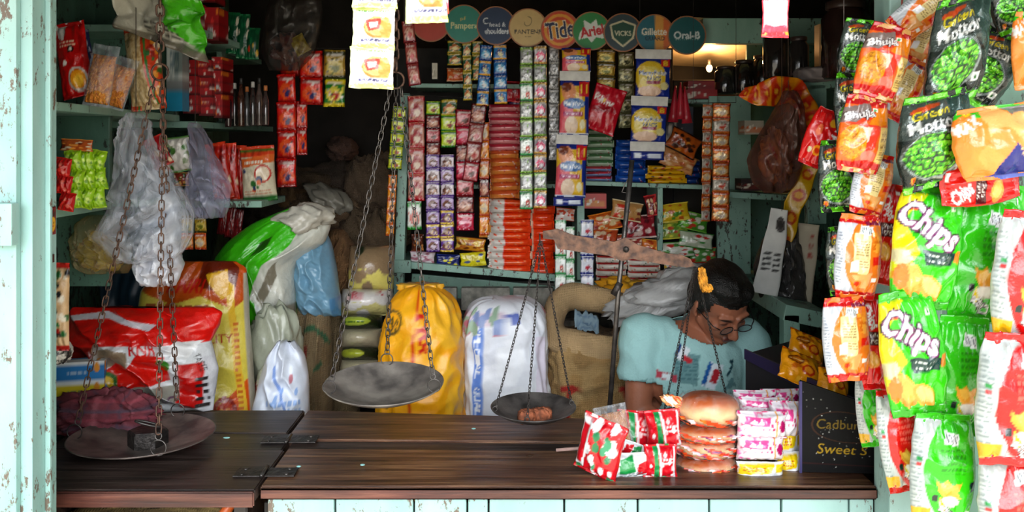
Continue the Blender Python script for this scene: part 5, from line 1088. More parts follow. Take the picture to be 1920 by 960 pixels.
st(560, 606, 96, 196, 2, 'rsa', 'two wide red sachets hanging beside the long red strip', seed=28, Y=3.22, t=.2); st(606, 648, 94, 200, 2, ['gol', 'gye'], 'green and yellow spice sachets hanging right of the red ones', seed=29, Y=3.22, t=.2)
st(524, 562, 96, 142, 1, 'rsa', 'single dark red sachet on top of the red strips', seed=30, Y=3.26, t=.2, name='sachet')
st(752, 776, 40, 160, 3, 'mar', 'faded red sachet strip hanging beside the upper chain', lean=14, seed=31, Y=3.0, t=.15)
# rail and round brand signs
DISC = [(808, 42, '#c8503a', None), (870, 45, '#3f9a8a', 'pa'), (930, 48, '#2c4668', 'hs'), (990, 52, '#d8bd86', 'pn'), (1050, 56, '#d8562c', 'ti'), (1109, 58, '#3f9a58', 'ar'), (1168, 61, '#3c5258', 'vi'), (1228, 63, '#2f7a88', 'gg'), (1288, 66, '#1f6a6c', 'or')]
dl_ = ['plain red round sign, leftmost and half hidden by the sunlit sachets', 'teal round sign with pale lettering', 'navy blue round sign with white script', 'cream round sign with a thin dark swirl', 'orange and yellow ringed round sign with dark blue lettering', 'green round sign with a red word on a white burst', 'dark grey round sign with a green shield', 'half blue and half orange round sign', 'dark teal round sign with white lettering, rightmost']
YD = 3.46
for (x, y, bgc, k), lab in zip(DISC, dl_):
    c = Cv(110, 110, bgc)
    if k == 'pa': c.text('Pampers', .5, .44, .66, .20, '#dce0b0', off=.02).text('pf', .48, .63, .14, .12, '#d8c878')
    if k == 'hs': c.text('C', .24, .62, .14, .16, '#e8ecf0').text('head &', .54, .53, .40, .11, '#e8ecf0').text('shoulders', .52, .36, .6, .13, '#e8ecf0', off=.02)
    if k == 'pn': c.text('PANTENE', .5, .40, .68, .10, '#3a3430', off=.01).ring(.5, .66, .10, .13, .18, '#8a7a50', -20).ell(.47, .70, .08, .08, bgc); c.lines(.42, .26, .58, .30, 1, '#8a7a50')
    if k == 'ti': c.ell(.5, .5, .41, .41, '#e8a83c').ell(.5, .5, .33, .33, '#d8562c').ell(.5, .5, .25, .25, '#e8a83c'); [c.text('Tide', .5, .5, .72, .40, cc, rot=8, off=o) for o, cc in ((.06, '#f0e0c0'), (.02, '#24305c'))]
    if k == 'ar': c.poly([(.2, .45), (.32, .6), (.3, .78), (.48, .68), (.62, .8), (.66, .64), (.86, .66), (.76, .48), (.84, .3), (.62, .34), (.5, .2), (.4, .33), (.16, .28)], '#e4e8e0').text('Ariel', .51, .5, .58, .24, '#cc2c34', rot=10, off=.04)
    if k == 'vi': c.poly([(.16, .70), (.5, .82), (.84, .70), (.78, .35), (.5, .12), (.22, .35)], '#d8d0b0').poly([(.21, .67), (.5, .77), (.79, .67), (.73, .37), (.5, .18), (.27, .37)], '#1c5a44').text('VICKS', .5, .48, .42, .12, '#e0dcc0', off=.02)
    if k == 'gg': c.poly([(.5, 0), (1, 0), (1, 1), (.5, 1)], '#d87a3c').rect(.5, 0, .72, 1, '#e0a850').text('Gillette', .48, .55, .64, .17, '#f0ead8', off=.02).text('GUARD', .5, .38, .5, .10, '#2a3a48', off=.02)
    if k == 'or': c.text('Oral-B', .5, .5, .66, .18, '#dfe6e4', off=.03); c.lines(.2, .38, .8, .40, 1, '#9ab8b4')
    c.put((c.em(.5, .5, .49, .49) > 1) | (c.em(.5, .5, .465, .465) > 1), '#b07a52')
    r_ = 36.5 * YD / FPX; n_ = 64; V = [(0, 0, 0)]; cols = [c.at(.5, .5)]; F_ = []; NR = 30
    for i in range(1, NR + 1):
        for j in range(n_):
            a = 2 * PI * j / n_; q = i / NR; V.append((r_ * q * math.cos(a), 0, r_ * q * math.sin(a))); cols.append(c.at(.5 + .495 * q * math.cos(a), .5 + .495 * q * math.sin(a)))
    for j in range(n_): F_.append((0, 1 + j, 1 + (j + 1) % n_))
    for i in range(NR - 1):
        for j in range(n_): F_.append((1 + i * n_ + j, 1 + (i + 1) * n_ + j, 1 + (i + 1) * n_ + (j + 1) % n_, 1 + i * n_ + (j + 1) % n_))
    b0 = len(V)
    for j in range(n_): a = 2 * PI * j / n_; V.append((r_ * math.cos(a), .006, r_ * math.sin(a))); cols.append(lin('#a06a44'))
    for j in range(n_): F_.append((1 + (NR - 1) * n_ + j, b0 + j, b0 + (j + 1) % n_, 1 + (NR - 1) * n_ + (j + 1) % n_))
    F_.append(tuple(b0 + j for j in range(n_))[::-1])
    o = mobj('round_sign', mk_mesh('round_sign', V, F_, np.array(cols), False), CARD); put(o, P(x, y, YD + .004 * (x % 2)), (0, 0, R(2))); tag(o, lab, 'sign', 'round brand signs on the rail')
a, b = P(775, 44, YD), P(1320, 68, YD); tag(MB().tube([(a.x, YD + .018, a.z), (b.x, YD + .018, b.z)], .006, 6).obj('sign_rail', IRON), 'thin rail behind the row of round signs', 'rail')
# nappy packets
def D_nap(n, baby=True, alt=False):
    c = Cv(90, 120, '#243c94')
    if not alt:
        c.rect(0, .0, .85, .9, '#e8c030').poly([(0, 0), (0, .55), (.3, .75), (.45, .45), (.5, 0)], '#e86a78').ell(.30, .80, .24, .16, '#e8a070').ell(.22, .88, .17, .08, '#8a4a30').ell(.40, .18, .22, .17, '#f0d8c0').rect(.66, .70, 1, .98, '#d82c30').text(n, .82, .84, .22, .16, '#f4d848', off=.02)
        c.ell(.48, .58, .38, .10, '#4a80b8').text('MamyPoko', .48, .58, .68, .10, '#f0f4f8', off=.03).rect(.12, .36, .78, .44, '#b8307a').text('Standard', .46, .40, .56, .06, '#f4d8e8').rect(.66, .05, .9, .3, '#e8c030').ell(.78, .2, .09, .09, '#f0e8c0').rect(.0, .0, 1, .05, '#e8ecf4')
    else:
        c.ell(.42, .52, .44, .42, '#e8c83c').ell(.42, .50, .34, .30, '#f0dc78').text('MamyPoko', .48, .62, .78, .14, '#f4f6fa', off=.05).text('MamyPoko', .48, .62, .78, .14, '#2a4a94').text('PANTS', .52, .48, .40, .10, '#2a4a94', off=.02).rect(.30, .36, .7, .43, '#a83060').ell(.4, .17, .33, .14, '#f0d0b8').rect(.72, .78, .98, .98, '#d8342c').text(n, .85, .88, .12, .14, '#f4d848', off=.02).ell(.82, .3, .12, .10, '#e8dca0')
    return c
N1, N2, N3 = D_nap('11'), D_nap('8', alt=True), Cv(60, 30, '#2a3f96'); N3.rect(.1, .2, .3, .8, '#e8ecf4').rect(.5, .2, .9, .7, '#dfe6f0')
def nap(cv, x0, x1, y0, y1, Y, lab, lean=0, hd=True, seed=1):
    r = empty('nappy_packet', P((x0 + x1) / 2, y0, Y), (0, R(lean), 0), lab, 'nappy packet', 'nappy packets hanging in columns before the shelves'); W_ = (x1 - x0) * Y / FPX; H_ = (y1 - y0) * Y / FPX; hh_ = 15 * Y / FPX if hd else 0
    o = mobj('packet', bag_mesh(W_, H_ - hh_, .035, cv, Cv(4, 4, '#243c94'), 30, 36, .03, seed, .5, .35, 0, .02), FILM, r); o.location = (0, 0, -hh_ - (H_ - hh_) / 2)
    if hd: o = MB().box((0, 0, -hh_ / 2 + .002), (W_ * 1.02, .004, hh_ + .006), None, None, .001).obj('header_card', plain('header_card', '#d9d6cc', .6), r)
    return r
nap(N1, 1053, 1108, 90, 135, 3.42, 'blue and yellow nappy packet numbered 11, uppermost of the left column, half behind a sign', hd=False, seed=1)
nap(N1, 1050, 1106, 136, 254, 3.41, 'blue and yellow nappy packet numbered 11, middle of the left column', 1, seed=2)
nap(N1, 1044, 1102, 255, 370, 3.40, 'blue and yellow nappy packet numbered 11, lowest of the left column', 2, seed=3)
nap(N3, 1037, 1094, 370, 386, 3.40, 'folded blue and white bottom packet edge under the left nappy column', hd=False, seed=4)
nap(N2, 1192, 1258, 95, 184, 3.42, 'navy nappy packet with a yellow oval, upper of the right column', 1, seed=5)
nap(N2, 1184, 1252, 183, 268, 3.41, 'navy nappy packet with a yellow oval, middle of the right column', 2, seed=6)
nap(N3, 1182, 1246, 268, 300, 3.40, 'plain blue nappy packet under the two with ovals', 1, seed=7)
# stacks of slim packets
def roll(x0, x1, y0, y1, n, Y, mk_cv, name, labf, cat, group, m=None, ends=True, seed=0, tall=1.0, depth=.05):
    """stack of n slim wrapped packets between y1 (bottom) and y0 (top)"""
    W_ = (x1 - x0) * Y / FPX; hh_ = (y1 - y0) * Y / FPX / n; cvs = [mk_cv(k) for k in range(2)] if not isinstance(mk_cv, list) else mk_cv; meshes = []
    for k, cv in enumerate(cvs):
        me = bag_mesh(hh_ * 1.1 * tall, W_, depth, cv, None, 12, 26, .05, seed + k, .8, .28, 0, 0, name); me.transform(Matrix.Rotation(R(90), 4, 'Y')); me.materials.append(m or FILM); meshes.append(me)
    rn = random.Random(seed)
    for i in range(n):
        o = mobj(name, meshes[i % len(meshes)], None); yy = y1 - (i + .5) * (y1 - y0) / n
        o.location = P((x0 + x1) / 2 + rn.uniform(-2.5, 2.5), yy, Y); o.rotation_euler = (0, R(rn.uniform(-1.5, 1.5)), R(rn.uniform(-4, 4))); tag(o, labf(i, n), cat, group)
ordn = ['first', 'second', 'third', 'fourth', 'fifth', 'sixth', 'seventh', 'eighth', 'ninth', 'tenth', 'eleventh', 'twelfth', 'thirteenth', 'fourteenth', 'fifteenth']
def cv_bis(k):
    c = Cv(20, 120, '#f0501c'); c.rect(0, 0, 1, .36, '#e6e0d8').blobs(0, 0, 1, .36, 6, .12, ['#f0602c', '#e8c8b0'], 2 + k); c.rect(.3, .45, .7, .8, '#f46a28').blobs(.2, .45, .8, .95, 4, .1, ['#f8a070'], 6 + k); return c
roll(916, 996, 374, 510, 11, 3.66, cv_bis, 'biscuit_packet', lambda i, n: 'orange biscuit packet with white end in the left orange stack, %s from the bottom' % ordn[i], 'biscuit packet', 'orange biscuit packets, left stack', seed=3)
def cv_bis2(k):
    c = Cv(20, 90, '#f0501c'); c.rect(0, .0, 1, .1, '#e8c8b0').blobs(.2, .2, .8, .9, 4, .12, ['#f8a070', '#d84018'], 3 + k); return c
roll(996, 1040, 386, 514, 9, 3.67, cv_bis2, 'biscuit_packet', lambda i, n: 'plain orange biscuit packet in the narrow right orange stack, %s from the bottom' % ordn[i], 'biscuit packet', 'orange biscuit packets, right stack', seed=5)
def cv_soap(a, b):
    def f(k):
        c = Cv(20, 100, a); c.rect(0, 0, .45, 1, b).blobs(0, 0, 1, 1, 7, .12, ['#e8d8d8', a, '#c03848'], 4 + k); return c
    return f
roll(917, 977, 196, 282, 7, 3.67, cv_soap('#e8a0a0', '#c83a50'), 'soap_packet', lambda i, n: 'pink and white slim packet in the middle stack, %s from the bottom' % ordn[i], 'slim packet', 'pink slim packets in the middle stack', seed=7)
roll(917, 974, 282, 372, 6, 3.67, cv_soap('#e8984c', '#d86a38'), 'soap_packet', lambda i, n: 'orange and white slim packet below the pink ones, %s from the bottom' % ordn[i], 'slim packet', 'orange slim packets in the middle stack', seed=9)
roll(1100, 1150, 228, 312, 7, 3.68, cv_soap('#b8c8b0', '#5a8a5a'), 'soap_packet', lambda i, n: 'greenish slim packet stacked right of the nappy column, %s from the bottom' % ordn[i], 'slim packet', 'greenish slim packets', seed=11)
roll(1098, 1148, 312, 340, 3, 3.68, cv_soap('#8aa0c8', '#c83848'), 'soap_packet', lambda i, n: 'blue and red slim packet under the greenish ones, %s from the bottom' % ordn[i], 'slim packet', 'blue and red slim packets', seed=12)
roll(1155, 1212, 262, 342, 6, 3.70, cv_soap('#1c54a8', '#2464b8'), 'biscuit_packet', lambda i, n: 'bright blue packet stacked on the upper shelf, %s from the bottom' % ordn[i], 'blue packet', 'blue packets stacked on the shelf, left stack', seed=13)
roll(1284, 1312, 300, 344, 4, 3.69, cv_soap('#1c4a90', '#1c3f80'), 'biscuit_packet', lambda i, n: 'blue packet in the short stack at the right shelf end, %s from the bottom' % ordn[i], 'blue packet', 'blue packets stacked on the shelf, right stack', seed=14)
def cv_yk(k):
    c = Cv(20, 100, '#e8b820'); c.blobs(.1, .05, .9, .95, 12, .16, ['#2a1a18', '#c83820', '#e8b820'], 5 + k); return c
roll(1212, 1286, 310, 344, 4, 3.66, cv_yk, 'biscuit_packet', lambda i, n: 'yellow and black packet under the right nappy column, %s from the bottom' % ordn[i], 'yellow packet', 'yellow and black packets', seed=15)
def cv_rw(k):
    c = Cv(20, 120, '#e8e0d4'); c.blobs(0, 0, 1, 1, 14, .14, ['#c8382c', '#e88a38', '#3a6a3a', '#d8d4cc'], 5 + k); c.rect(.0, .0, .2, 1, '#c82c2c'); return c
roll(1118, 1175, 480, 530, 4, 3.655, cv_rw, 'noodle_packet', lambda i, n: 'red and white snack packet flat on the lower shelf, left stack, %s from the bottom' % ordn[i], 'flat packet', 'red and white flat packets, left', seed=17)
roll(1178, 1238, 486, 532, 4, 3.655, cv_rw, 'noodle_packet', lambda i, n: 'red and white snack packet flat on the lower shelf, right stack, %s from the bottom' % ordn[i], 'flat packet', 'red and white flat packets, right', seed=18)
# loose packets
def D_gen(bg, cols, W=70, H=70, seed=1, txt=None, tcol='#f4f4f0', n=18, r=.09):
    c = Cv(W, H, bg); c.blobs(.05, .08, .95, .92, n, r, cols, seed); c.rect(0, .94, 1, 1, cols[0]).rect(0, 0, 1, .06, cols[0])
    if txt: c.text(txt, .5, .6, .75, .2, '#3a2020', off=.06).text(txt, .5, .6, .75, .2, tcol, off=.01)
    return c
def pack(des, cx, cy, w, h, rot, Y, lab, cat='packet', t=.3, seed=1, yaw=0, pitch=0, name='packet', m=None, nu=24, nv=24, group=None, wr=1.2, shear=0, p=.5):
    W_, H_ = w * Y / FPX, h * Y / FPX; cv = DES[des] if isinstance(des, str) else des
    o = mobj(name, bag_mesh(W_, H_, min(W_, H_) * t, cv, None, nu, nv, .06, seed, wr, p, shear, .06, name), m or FILM); put(o, P(cx, cy, Y), (R(pitch), R(-rot), R(yaw))); return tag(o, lab, cat, group)
rj = Cv(90, 110, '#c81c34'); rj.text('Rimy', .38, .66, .62, .2, '#f4f0ea', rot=-10, off=.03).poly([(.0, .5), (.8, .62), (.9, .5), (.1, .38)], '#a81228').ell(.4, .68, .05, .05, '#e8c030')
pack(rj, 1134, 205, 62, 88, -18, 3.44, 'tilted bright red pouch with white lettering, right of the left nappy column', 'pouch', .2, 2)
pack(D_gen('#c86a24', ['#3a1a10', '#e8a040', '#a04018', '#5a2a14'], seed=3), 1282, 268, 62, 42, -28, 3.64, 'tilted orange and brown snack packet on the upper shelf', seed=3); pack(D_gen('#d8a068', ['#b87a48', '#e8c8a0', '#c86a38'], seed=4), 1272, 302, 68, 34, -22, 3.65, 'beige packet lying under the tilted orange one', seed=4)
pack(D_gen('#5a2a1a', ['#8a4a2a', '#3a1a10', '#e0a060'], seed=5), 783, 455, 24, 32, 0, 3.67, 'small brown packet on the lower left shelf', seed=5)
pack(D_gen('#e0d4d8', ['#c8a0ac', '#b87a88', '#f0e8ec'], seed=6), 792, 483, 48, 22, -3, 3.65, 'white and pink packet lying at the lower left shelf end', seed=6)
pack(D_gen('#1c2c78', ['#3a4c9a', '#e8e040', '#1c2c78'], seed=7), 840, 488, 46, 22, -3, 3.65, 'dark blue packet lying beside the white and pink one', seed=7); pack(D_gen('#e8dc28', ['#d8c820', '#5a6a9a', '#f4ec60'], seed=8), 887, 486, 50, 26, 4, 3.65, 'bright yellow packet left of the orange biscuit stack', seed=8)
pack(D_gen('#e0a030', ['#8a4a1c', '#f0d060', '#c8782c'], seed=9, n=30), 882, 458, 58, 26, -6, 3.67, 'golden brown packet above the bright yellow one', seed=9)
pack(D_gen('#d83a1c', ['#e8a040', '#8a2a1c', '#f0c070'], seed=10), 912, 415, 28, 60, 0, 3.66, 'upright orange and red packet left of the orange stack', seed=10)
for x, y, w, h, r_, bgc, cl, lab, s_ in ((1135, 415, 62, 34, 12, '#d87028', ['#f0a040', '#a8302c', '#e8d0a0'], 'orange packet leaning in the lower compartment, upper left', 11), (1175, 395, 60, 36, -10, '#c89a60', ['#e8d8b0', '#8a3a2c', '#d84a30'], 'beige packet at the top of the lower compartment', 12), (1200, 425, 60, 44, 4, '#a82c3c', ['#e0c8c0', '#6a1c24', '#c84450'], 'maroon speckled packet in the lower compartment, right', 13), (1130, 445, 58, 34, -4, '#c85a30', ['#e8d0b0', '#8a2a20', '#e89040'], 'reddish orange packet in the lower compartment, left', 14), (1180, 452, 64, 30, 6, '#a83a30', ['#f0e0c8', '#d87038'], 'red brown packet in the lower compartment, front', 15), (1222, 385, 24, 40, 10, '#8a1c24', ['#d84a4a', '#e8c8a0'], 'dark red packet beside the thin upright', 16), (1222, 462, 40, 26, -6, '#e08430', ['#f4c060', '#c84a24'], 'small orange packet beside the rusty beam', 29),
                                     (1265, 398, 56, 34, 8, '#d8b828', ['#e8d860', '#5a9a38', '#c86a28'], 'yellow packet in the right compartment, top left', 17), (1300, 415, 58, 34, -14, '#5aa034', ['#8ac850', '#d84a38', '#e8e8d8'], 'bright green packet in the right compartment, top right', 18), (1262, 432, 58, 32, 4, '#a8b850', ['#e8e060', '#6a9a38', '#c85a38'], 'yellow green packet in the right compartment, middle left', 19), (1305, 450, 66, 30, -8, '#c8d0b8', ['#4a9a44', '#d83a34', '#f0f0e4'], 'pale green packet in the right compartment, middle right', 20), (1268, 468, 70, 30, 4, '#dfe0d0', ['#5aa048', '#d84438', '#f4f4ec'], 'white and green packet in the right compartment, lower left', 21), (1318, 478, 52, 30, 0, '#6aa858', ['#d83a30', '#e8e8d8'], 'green packet with red spots in the right compartment, lower right', 22),
                                     (1282, 512, 50, 44, 12, '#e8c820', ['#d8a820', '#e87838', '#f4e470'], 'yellow packet at the right beam end, behind the flowers', 23), (1262, 508, 38, 38, -8, '#e8e4dc', ['#e8c030', '#c83a30', '#3a8a4a'], 'white patterned packet under the beam end', 24), (855, 140, 36, 26, 0, '#e07030', ['#f0c8a0', '#f08a4c'], 'orange and white packet on the upper left shelf', 25), (962, 172, 46, 40, -4, '#c81c38', ['#e83a4c', '#8a1428'], 'red packet above the pink slim stack', 26), (968, 190, 30, 28, 0, '#5a2a6a', ['#8a4a9a', '#e8c8d8'], 'purple packet corner above the pink slim stack', 27), (1060, 402, 36, 24, -6, '#e8dcd4', ['#d85a38', '#f0a080'], 'white and orange packet on the narrow orange stack', 28)):
    pack(D_gen(bgc, cl, seed=s_), x, y, w, h, r_, 3.655 + .012 * (s_ % 4), lab, seed=s_, pitch=-10, t=.35, group='mixed packets on the back shelves')
# boxes
def carton(name, cv, px0, px1, py0, py1, Y, d, lab, rz=0, cat='box', group=None, m=None, n=(16, 12)):
    """printed carton: front carries the print, other sides its edge colours"""
    a, b = P(px0, py1, Y), P(px1, py0, Y); w_, h_ = b.x - a.x, b.z - a.z; nu, nv = n; V = []; C_ = []; F_ = []
    def face(o_, u_, v_, f_):
        k = len(V)
        for j in range(nv + 1):
            for i in range(nu + 1): V.append(Vector(o_) + Vector(u_) * (i / nu) + Vector(v_) * (j / nv)); C_.append(cv.at(*f_(i / nu, j / nv)))
        F_.extend([tuple(q + k for q in f) for f in grid_faces(nu + 1, nv + 1)])
    face((-w_ / 2, 0, 0), (w_, 0, 0), (0, 0, h_), lambda u, v: (u, v)); face((-w_ / 2, d, 0), (0, -d, 0), (0, 0, h_), lambda u, v: (.03 + .2 * u, v)); face((w_ / 2, 0, 0), (0, d, 0), (0, 0, h_), lambda u, v: (.97 - .2 * u, v))
    face((-w_ / 2, 0, h_), (w_, 0, 0), (0, d, 0), lambda u, v: (u, .97 - .2 * v)); face((-w_ / 2, d, 0), (w_, 0, 0), (0, -d, 0), lambda u, v: (u, .03)); face((w_ / 2, d, 0), (-w_, 0, 0), (0, 0, h_), lambda u, v: (u, v))
    me = mk_mesh(name, V, F_, np.array(C_), False); bm = bmesh.new(); bm.from_mesh(me); bmesh.ops.remove_doubles(bm, verts=bm.verts, dist=1e-5); bm.to_mesh(me); bm.free()
    o = mobj(name, me, m or CARD); put(o, ((a.x + b.x) / 2, Y, a.z), (0, 0, R(rz))); return tag(o, lab, cat, group)
def lab_cv(bg, c2, txt=None, W=80, H=50, seed=1):
    c = Cv(W, H, bg); c.rect(.06, .15, .94, .5, c2, .6); c.blobs(.1, .2, .9, .8, 8, .05, [c2, '#e8e0d0'], seed)
    if txt: c.text(txt, .5, .65, .6, .2, '#f0ece0', off=.01)
    return c
carton('carton', lab_cv('#c23a2c', '#d8a040'), 1096, 1137, 363, 391, 3.64, .1, 'red and gold box on the shelf right of the lowest nappy packet')
carton('carton', lab_cv('#a81c24', '#c83038', W=100, H=20), 1284, 1345, 168, 185, 3.66, .12, 'flat dark red box under the warm light, lower of two'); carton('carton', lab_cv('#9c2028', '#8a1820'), 1290, 1340, 152, 168, 3.68, .1, 'flat dark red box under the warm light, upper of two')
carton('carton', lab_cv('#b8b0a0', '#e07828'), 1396, 1432, 226, 252, 3.45, .1, 'small white box with an orange label on the right shelves')
carton('carton', lab_cv('#3a2424', '#8a3020'), 1390, 1440, 336, 358, 3.46, .1, 'dim dark red box on the lower right shelf')
carton('carton', lab_cv('#d8cbb8', '#c0b09a'), 1216, 1234, 243, 262, 3.60, .05, 'small pale carton behind the right nappy column')
carton('carton', lab_cv('#d0cab8', '#b0a890'), 810, 820, 118, 148, 3.66, .03, 'small upright cream carton on the upper left shelf')
carton('folder', lab_cv('#1c2440', '#2a3458'), 1240, 1300, 200, 290, 3.70, .1, 'dark navy carton behind the tilted orange packet')
# red cones
for i, (x, y) in enumerate(((1264, 196), (1276, 190), (1286, 198))):
    o = MB().lathe([(.022, -.07), (.018, -.04), (.006, .05), (.003, .075)], (0, 0, 0), 16).obj('red_funnel', plain('red_plastic', '#b02030', .3), None, True); put(o, P(x, y, 3.5), (0, R((i - 1) * -4), 0)); tag(o, 'dull red cone of plastic hanging left of the red boxes, %s' % ['left', 'middle', 'right'][i], 'cone', 'red cones')
# jars on the right
def jar(px, pyb, Y, r, hgt, col, lab, lid='#3a2a24'):
    g_ = empty('storage_jar', P(px, pyb, Y), (0, 0, 0), lab, 'jar', 'dark jars on the top right shelves')
    MB().lathe([(r * .9, .002), (r, .012), (r, hgt * .78), (r * .72, hgt * .88), (r * .72, hgt * .9)], (0, 0, 0), 28).obj('body', plain('jar_' + col[1:], col, .12, 0, .3, 30, .1, spec=.8), g_, True)
    MB().lathe([(r * .8, hgt * .9), (r * .82, hgt * .91), (r * .82, hgt * .99), (r * .76, hgt)], (0, 0, 0), 28).obj('lid', plain('lid_' + lid[1:], lid, .4), g_, True)
for a in ((1498, 148, 3.16, .035, .15, '#2a2624', 'dark narrow jar at the top right beside the white cloth'), (1585, 150, 3.05, .080, .27, '#2e1c18', 'very big dark brown jar at the top right'), (1360, 178, 3.72, .045, .12, '#2a2a28', 'dark jar right of the warm light, left one'), (1395, 176, 3.70, .045, .14, '#241e1c', 'dark jar right of the warm light, middle one'), (1432, 172, 3.66, .05, .15, '#1e1a18', 'dark jar right of the warm light, right one'), (1456, 150, 3.3, .05, .2, '#2c2420', 'dark jar behind the orange streamer'), (1480, 360, 3.5, .04, .1, '#2a1f1a', 'dark jar low on the right shelf')): jar(*a)
crumple('cloth_bundle', 1528, 140, 3.1, .13, .05, .1, ['#8f8482', '#a39896'], MATTE, 'folded whitish cloth on the top right shelf', 'cloth', 101, amp=.2, sq=.6)
carton('carton', Cv(4, 4, '#c9a67a'), 1536, 1558, 45, 125, 3.14, .05, 'tall tan carton at the top right beside the big jar')
# orange streamer, brown bag, card strips
oc = Cv(60, 240, '#d84a18'); 
for i in range(10): oc.rect(0, i * .1, 1, i * .1 + .05, '#e8a020'); oc.ell(.5, i * .1 + .05, .28, .03, '#c8281c'); oc.ell(.5, i * .1 + .05, .12, .012, '#f0c040')
def ribbon(name, pts, wd_, Y, cv, lab, cat, m=FILM, nv=60, wave=.01, th=.0012):
    pts = np.array(pts, float); t_ = np.linspace(0, 1, len(pts))
    def f(U, V): 
        x = np.interp(V, t_, pts[:, 0]); y = np.interp(V, t_, pts[:, 1]); dx = np.interp(np.clip(V + .03, 0, 1), t_, pts[:, 0]) - np.interp(np.clip(V - .03, 0, 1), t_, pts[:, 0]); dy = np.interp(np.clip(V + .03, 0, 1), t_, pts[:, 1]) - np.interp(np.clip(V - .03, 0, 1), t_, pts[:, 1]); L = np.hypot(dx, dy) + 1e-6
        w_ = np.interp(V, t_, pts[:, 2]) * (U - .5); px = x - dy / L * w_; py = y + dx / L * w_; k = Y / FPX
        return (px - pts[0, 0]) * k, wave * np.sin(V * 14 + U * 2) + wave * np.cos(U * 3), -(py - pts[0, 1]) * k
    o = mobj(name, sheet_mesh(14, nv, f, cv, th, name), m); o.location = P(pts[0][0], pts[0][1], Y); return tag(o, lab, cat)
ribbon('paper_streamer', [(1392, 172, 14), (1420, 178, 40), (1450, 172, 56), (1490, 168, 44), (1512, 200, 36), (1524, 240, 36), (1532, 300, 34)][::-1], 0, 3.0, oc, 'orange and red sachet streamer arching over the brown plastic bag', 'streamer', wave=.02)
oc2 = Cv(40, 120, '#d8b020'); [oc2.ell(.5, i * .25 + .12, .35, .07, '#c85020') and oc2.ell(.5, i * .25 + .12, .2, .04, '#e8b040') for i in range(4)]
ribbon('paper_streamer', [(1522, 308, 26), (1508, 345, 30), (1488, 385, 32), (1478, 430, 28), (1462, 470, 22)][::-1], 0, 2.96, oc2, 'yellow sachet streamer with red seals hanging below the brown bag', 'streamer', wave=.008)
hk = Cv(60, 160, '#dcdcd8'); 
for j in range(4):
    for i in range(2): hk.box(.30 + .42 * i, .30 + j * .055, .34, .025, '#181818', 8)
hk.ell(.65, .80, .25, .10, '#3a3430').ring(.65, .80, .2, .08, .3, '#6a6460')
ribbon('hairclip_card', [(1462, 392, 30), (1455, 440, 38), (1444, 500, 44), (1434, 552, 48)][::-1], 0, 2.92, hk, 'white card strip with rows of black hair clips hanging on the right', 'card', CARD, 60, .004, .0015)
tc_ = Cv(40, 120, '#cfc6b2'); tc_.lines(.55, .6, .8, .9, 6, '#b8584a', 3)
ribbon('paper_card', [(1517, 420, 38), (1508, 500, 42), (1495, 600, 42)][::-1], 0, 2.98, tc_, 'beige card hanging right of the hair clip card', 'card', CARD, 30, .004, .0015)
def pbag(name, rows, Y, d, m, lab, seed=0, nu=56, nv=56, wr=1.0, bulge=.5):
    return slab_sack(name, rows, Y, d, Cv(4, 4, '#ffffff'), m, lab, 'plastic bag', seed, wr, nu, nv, bulge)
BR = plain('brown_plastic_film', '#7a5248', .25, 0, .4, 14, .6, col2='#4a302a', spec=.7)
b1 = pbag('plastic_bag', [(362, 1435, 1475), (345, 1412, 1492), (300, 1400, 1506), (250, 1425, 1510), (215, 1448, 1506), (190, 1462, 1500), (170, 1470, 1492)], 2.98, .16, clear('brown_film', '#d0aa98', .18, .55, .2, 14, '#8a6258'), 'tied brownish see-through plastic bag hanging on the right', 111)
crumple('packet_bundle', 1456, 290, 2.98, .10, .16, .08, ['#b8283c', '#c8904c', '#8a5a34', '#d0a060', '#a03040'], FILM, 'red and tan packets inside the brown see-through bag', 'packet', 112, amp=.5)
pbag('plastic_bag', [(592, 1452, 1500), (560, 1425, 1512), (500, 1412, 1508), (450, 1430, 1500), (410, 1465, 1492)], 3.02, .14, clear('grey_film', '#8a8886', .35, .8, .15, 16, '#4c4a4a'), 'grey see-through plastic bag behind the hair clip card', 113)
# ================================================================ goods at the left
# upper shelf: red pack, two clear snack bags, noodle bag, white carton, red cartons
c = Cv(90, 150, '#c81c1c'); c.poly([(.1, 1), (.5, 1), (.35, .75), (.2, .8)], '#e8e4e0').ell(.55, .62, .10, .05, '#3a1414').ell(.55, .62, .05, .025, '#f0f0e8').ell(.3, .45, .07, .035, '#f0f0ec').lines(.2, .68, .7, .76, 2, '#f0d8c0', 3).ring(.62, .22, .30, .16, .2, '#c8c4c0', 20).ell(.62, .22, .24, .12, '#f0a828', 20).ell(.62, .2, .16, .07, '#f8c84a', 20).poly([(.75, .9), (1, .7), (1, .2), (.9, .3)], '#a81414')
DES['kid'] = c
pack('kid', 138, 112, 62, 145, 12, 2.30, 'red snack packet with a yellow bowl, leftmost on the upper left shelf', seed=3, t=.4, nu=36, nv=44, pitch=-6)
pack(D_gen('#2c3460', ['#8a8aa8', '#c8c8d8', '#4a2430'], seed=2), 158, 92, 30, 70, 12, 2.42, 'dark blue and white packet edge behind the red one', seed=5)
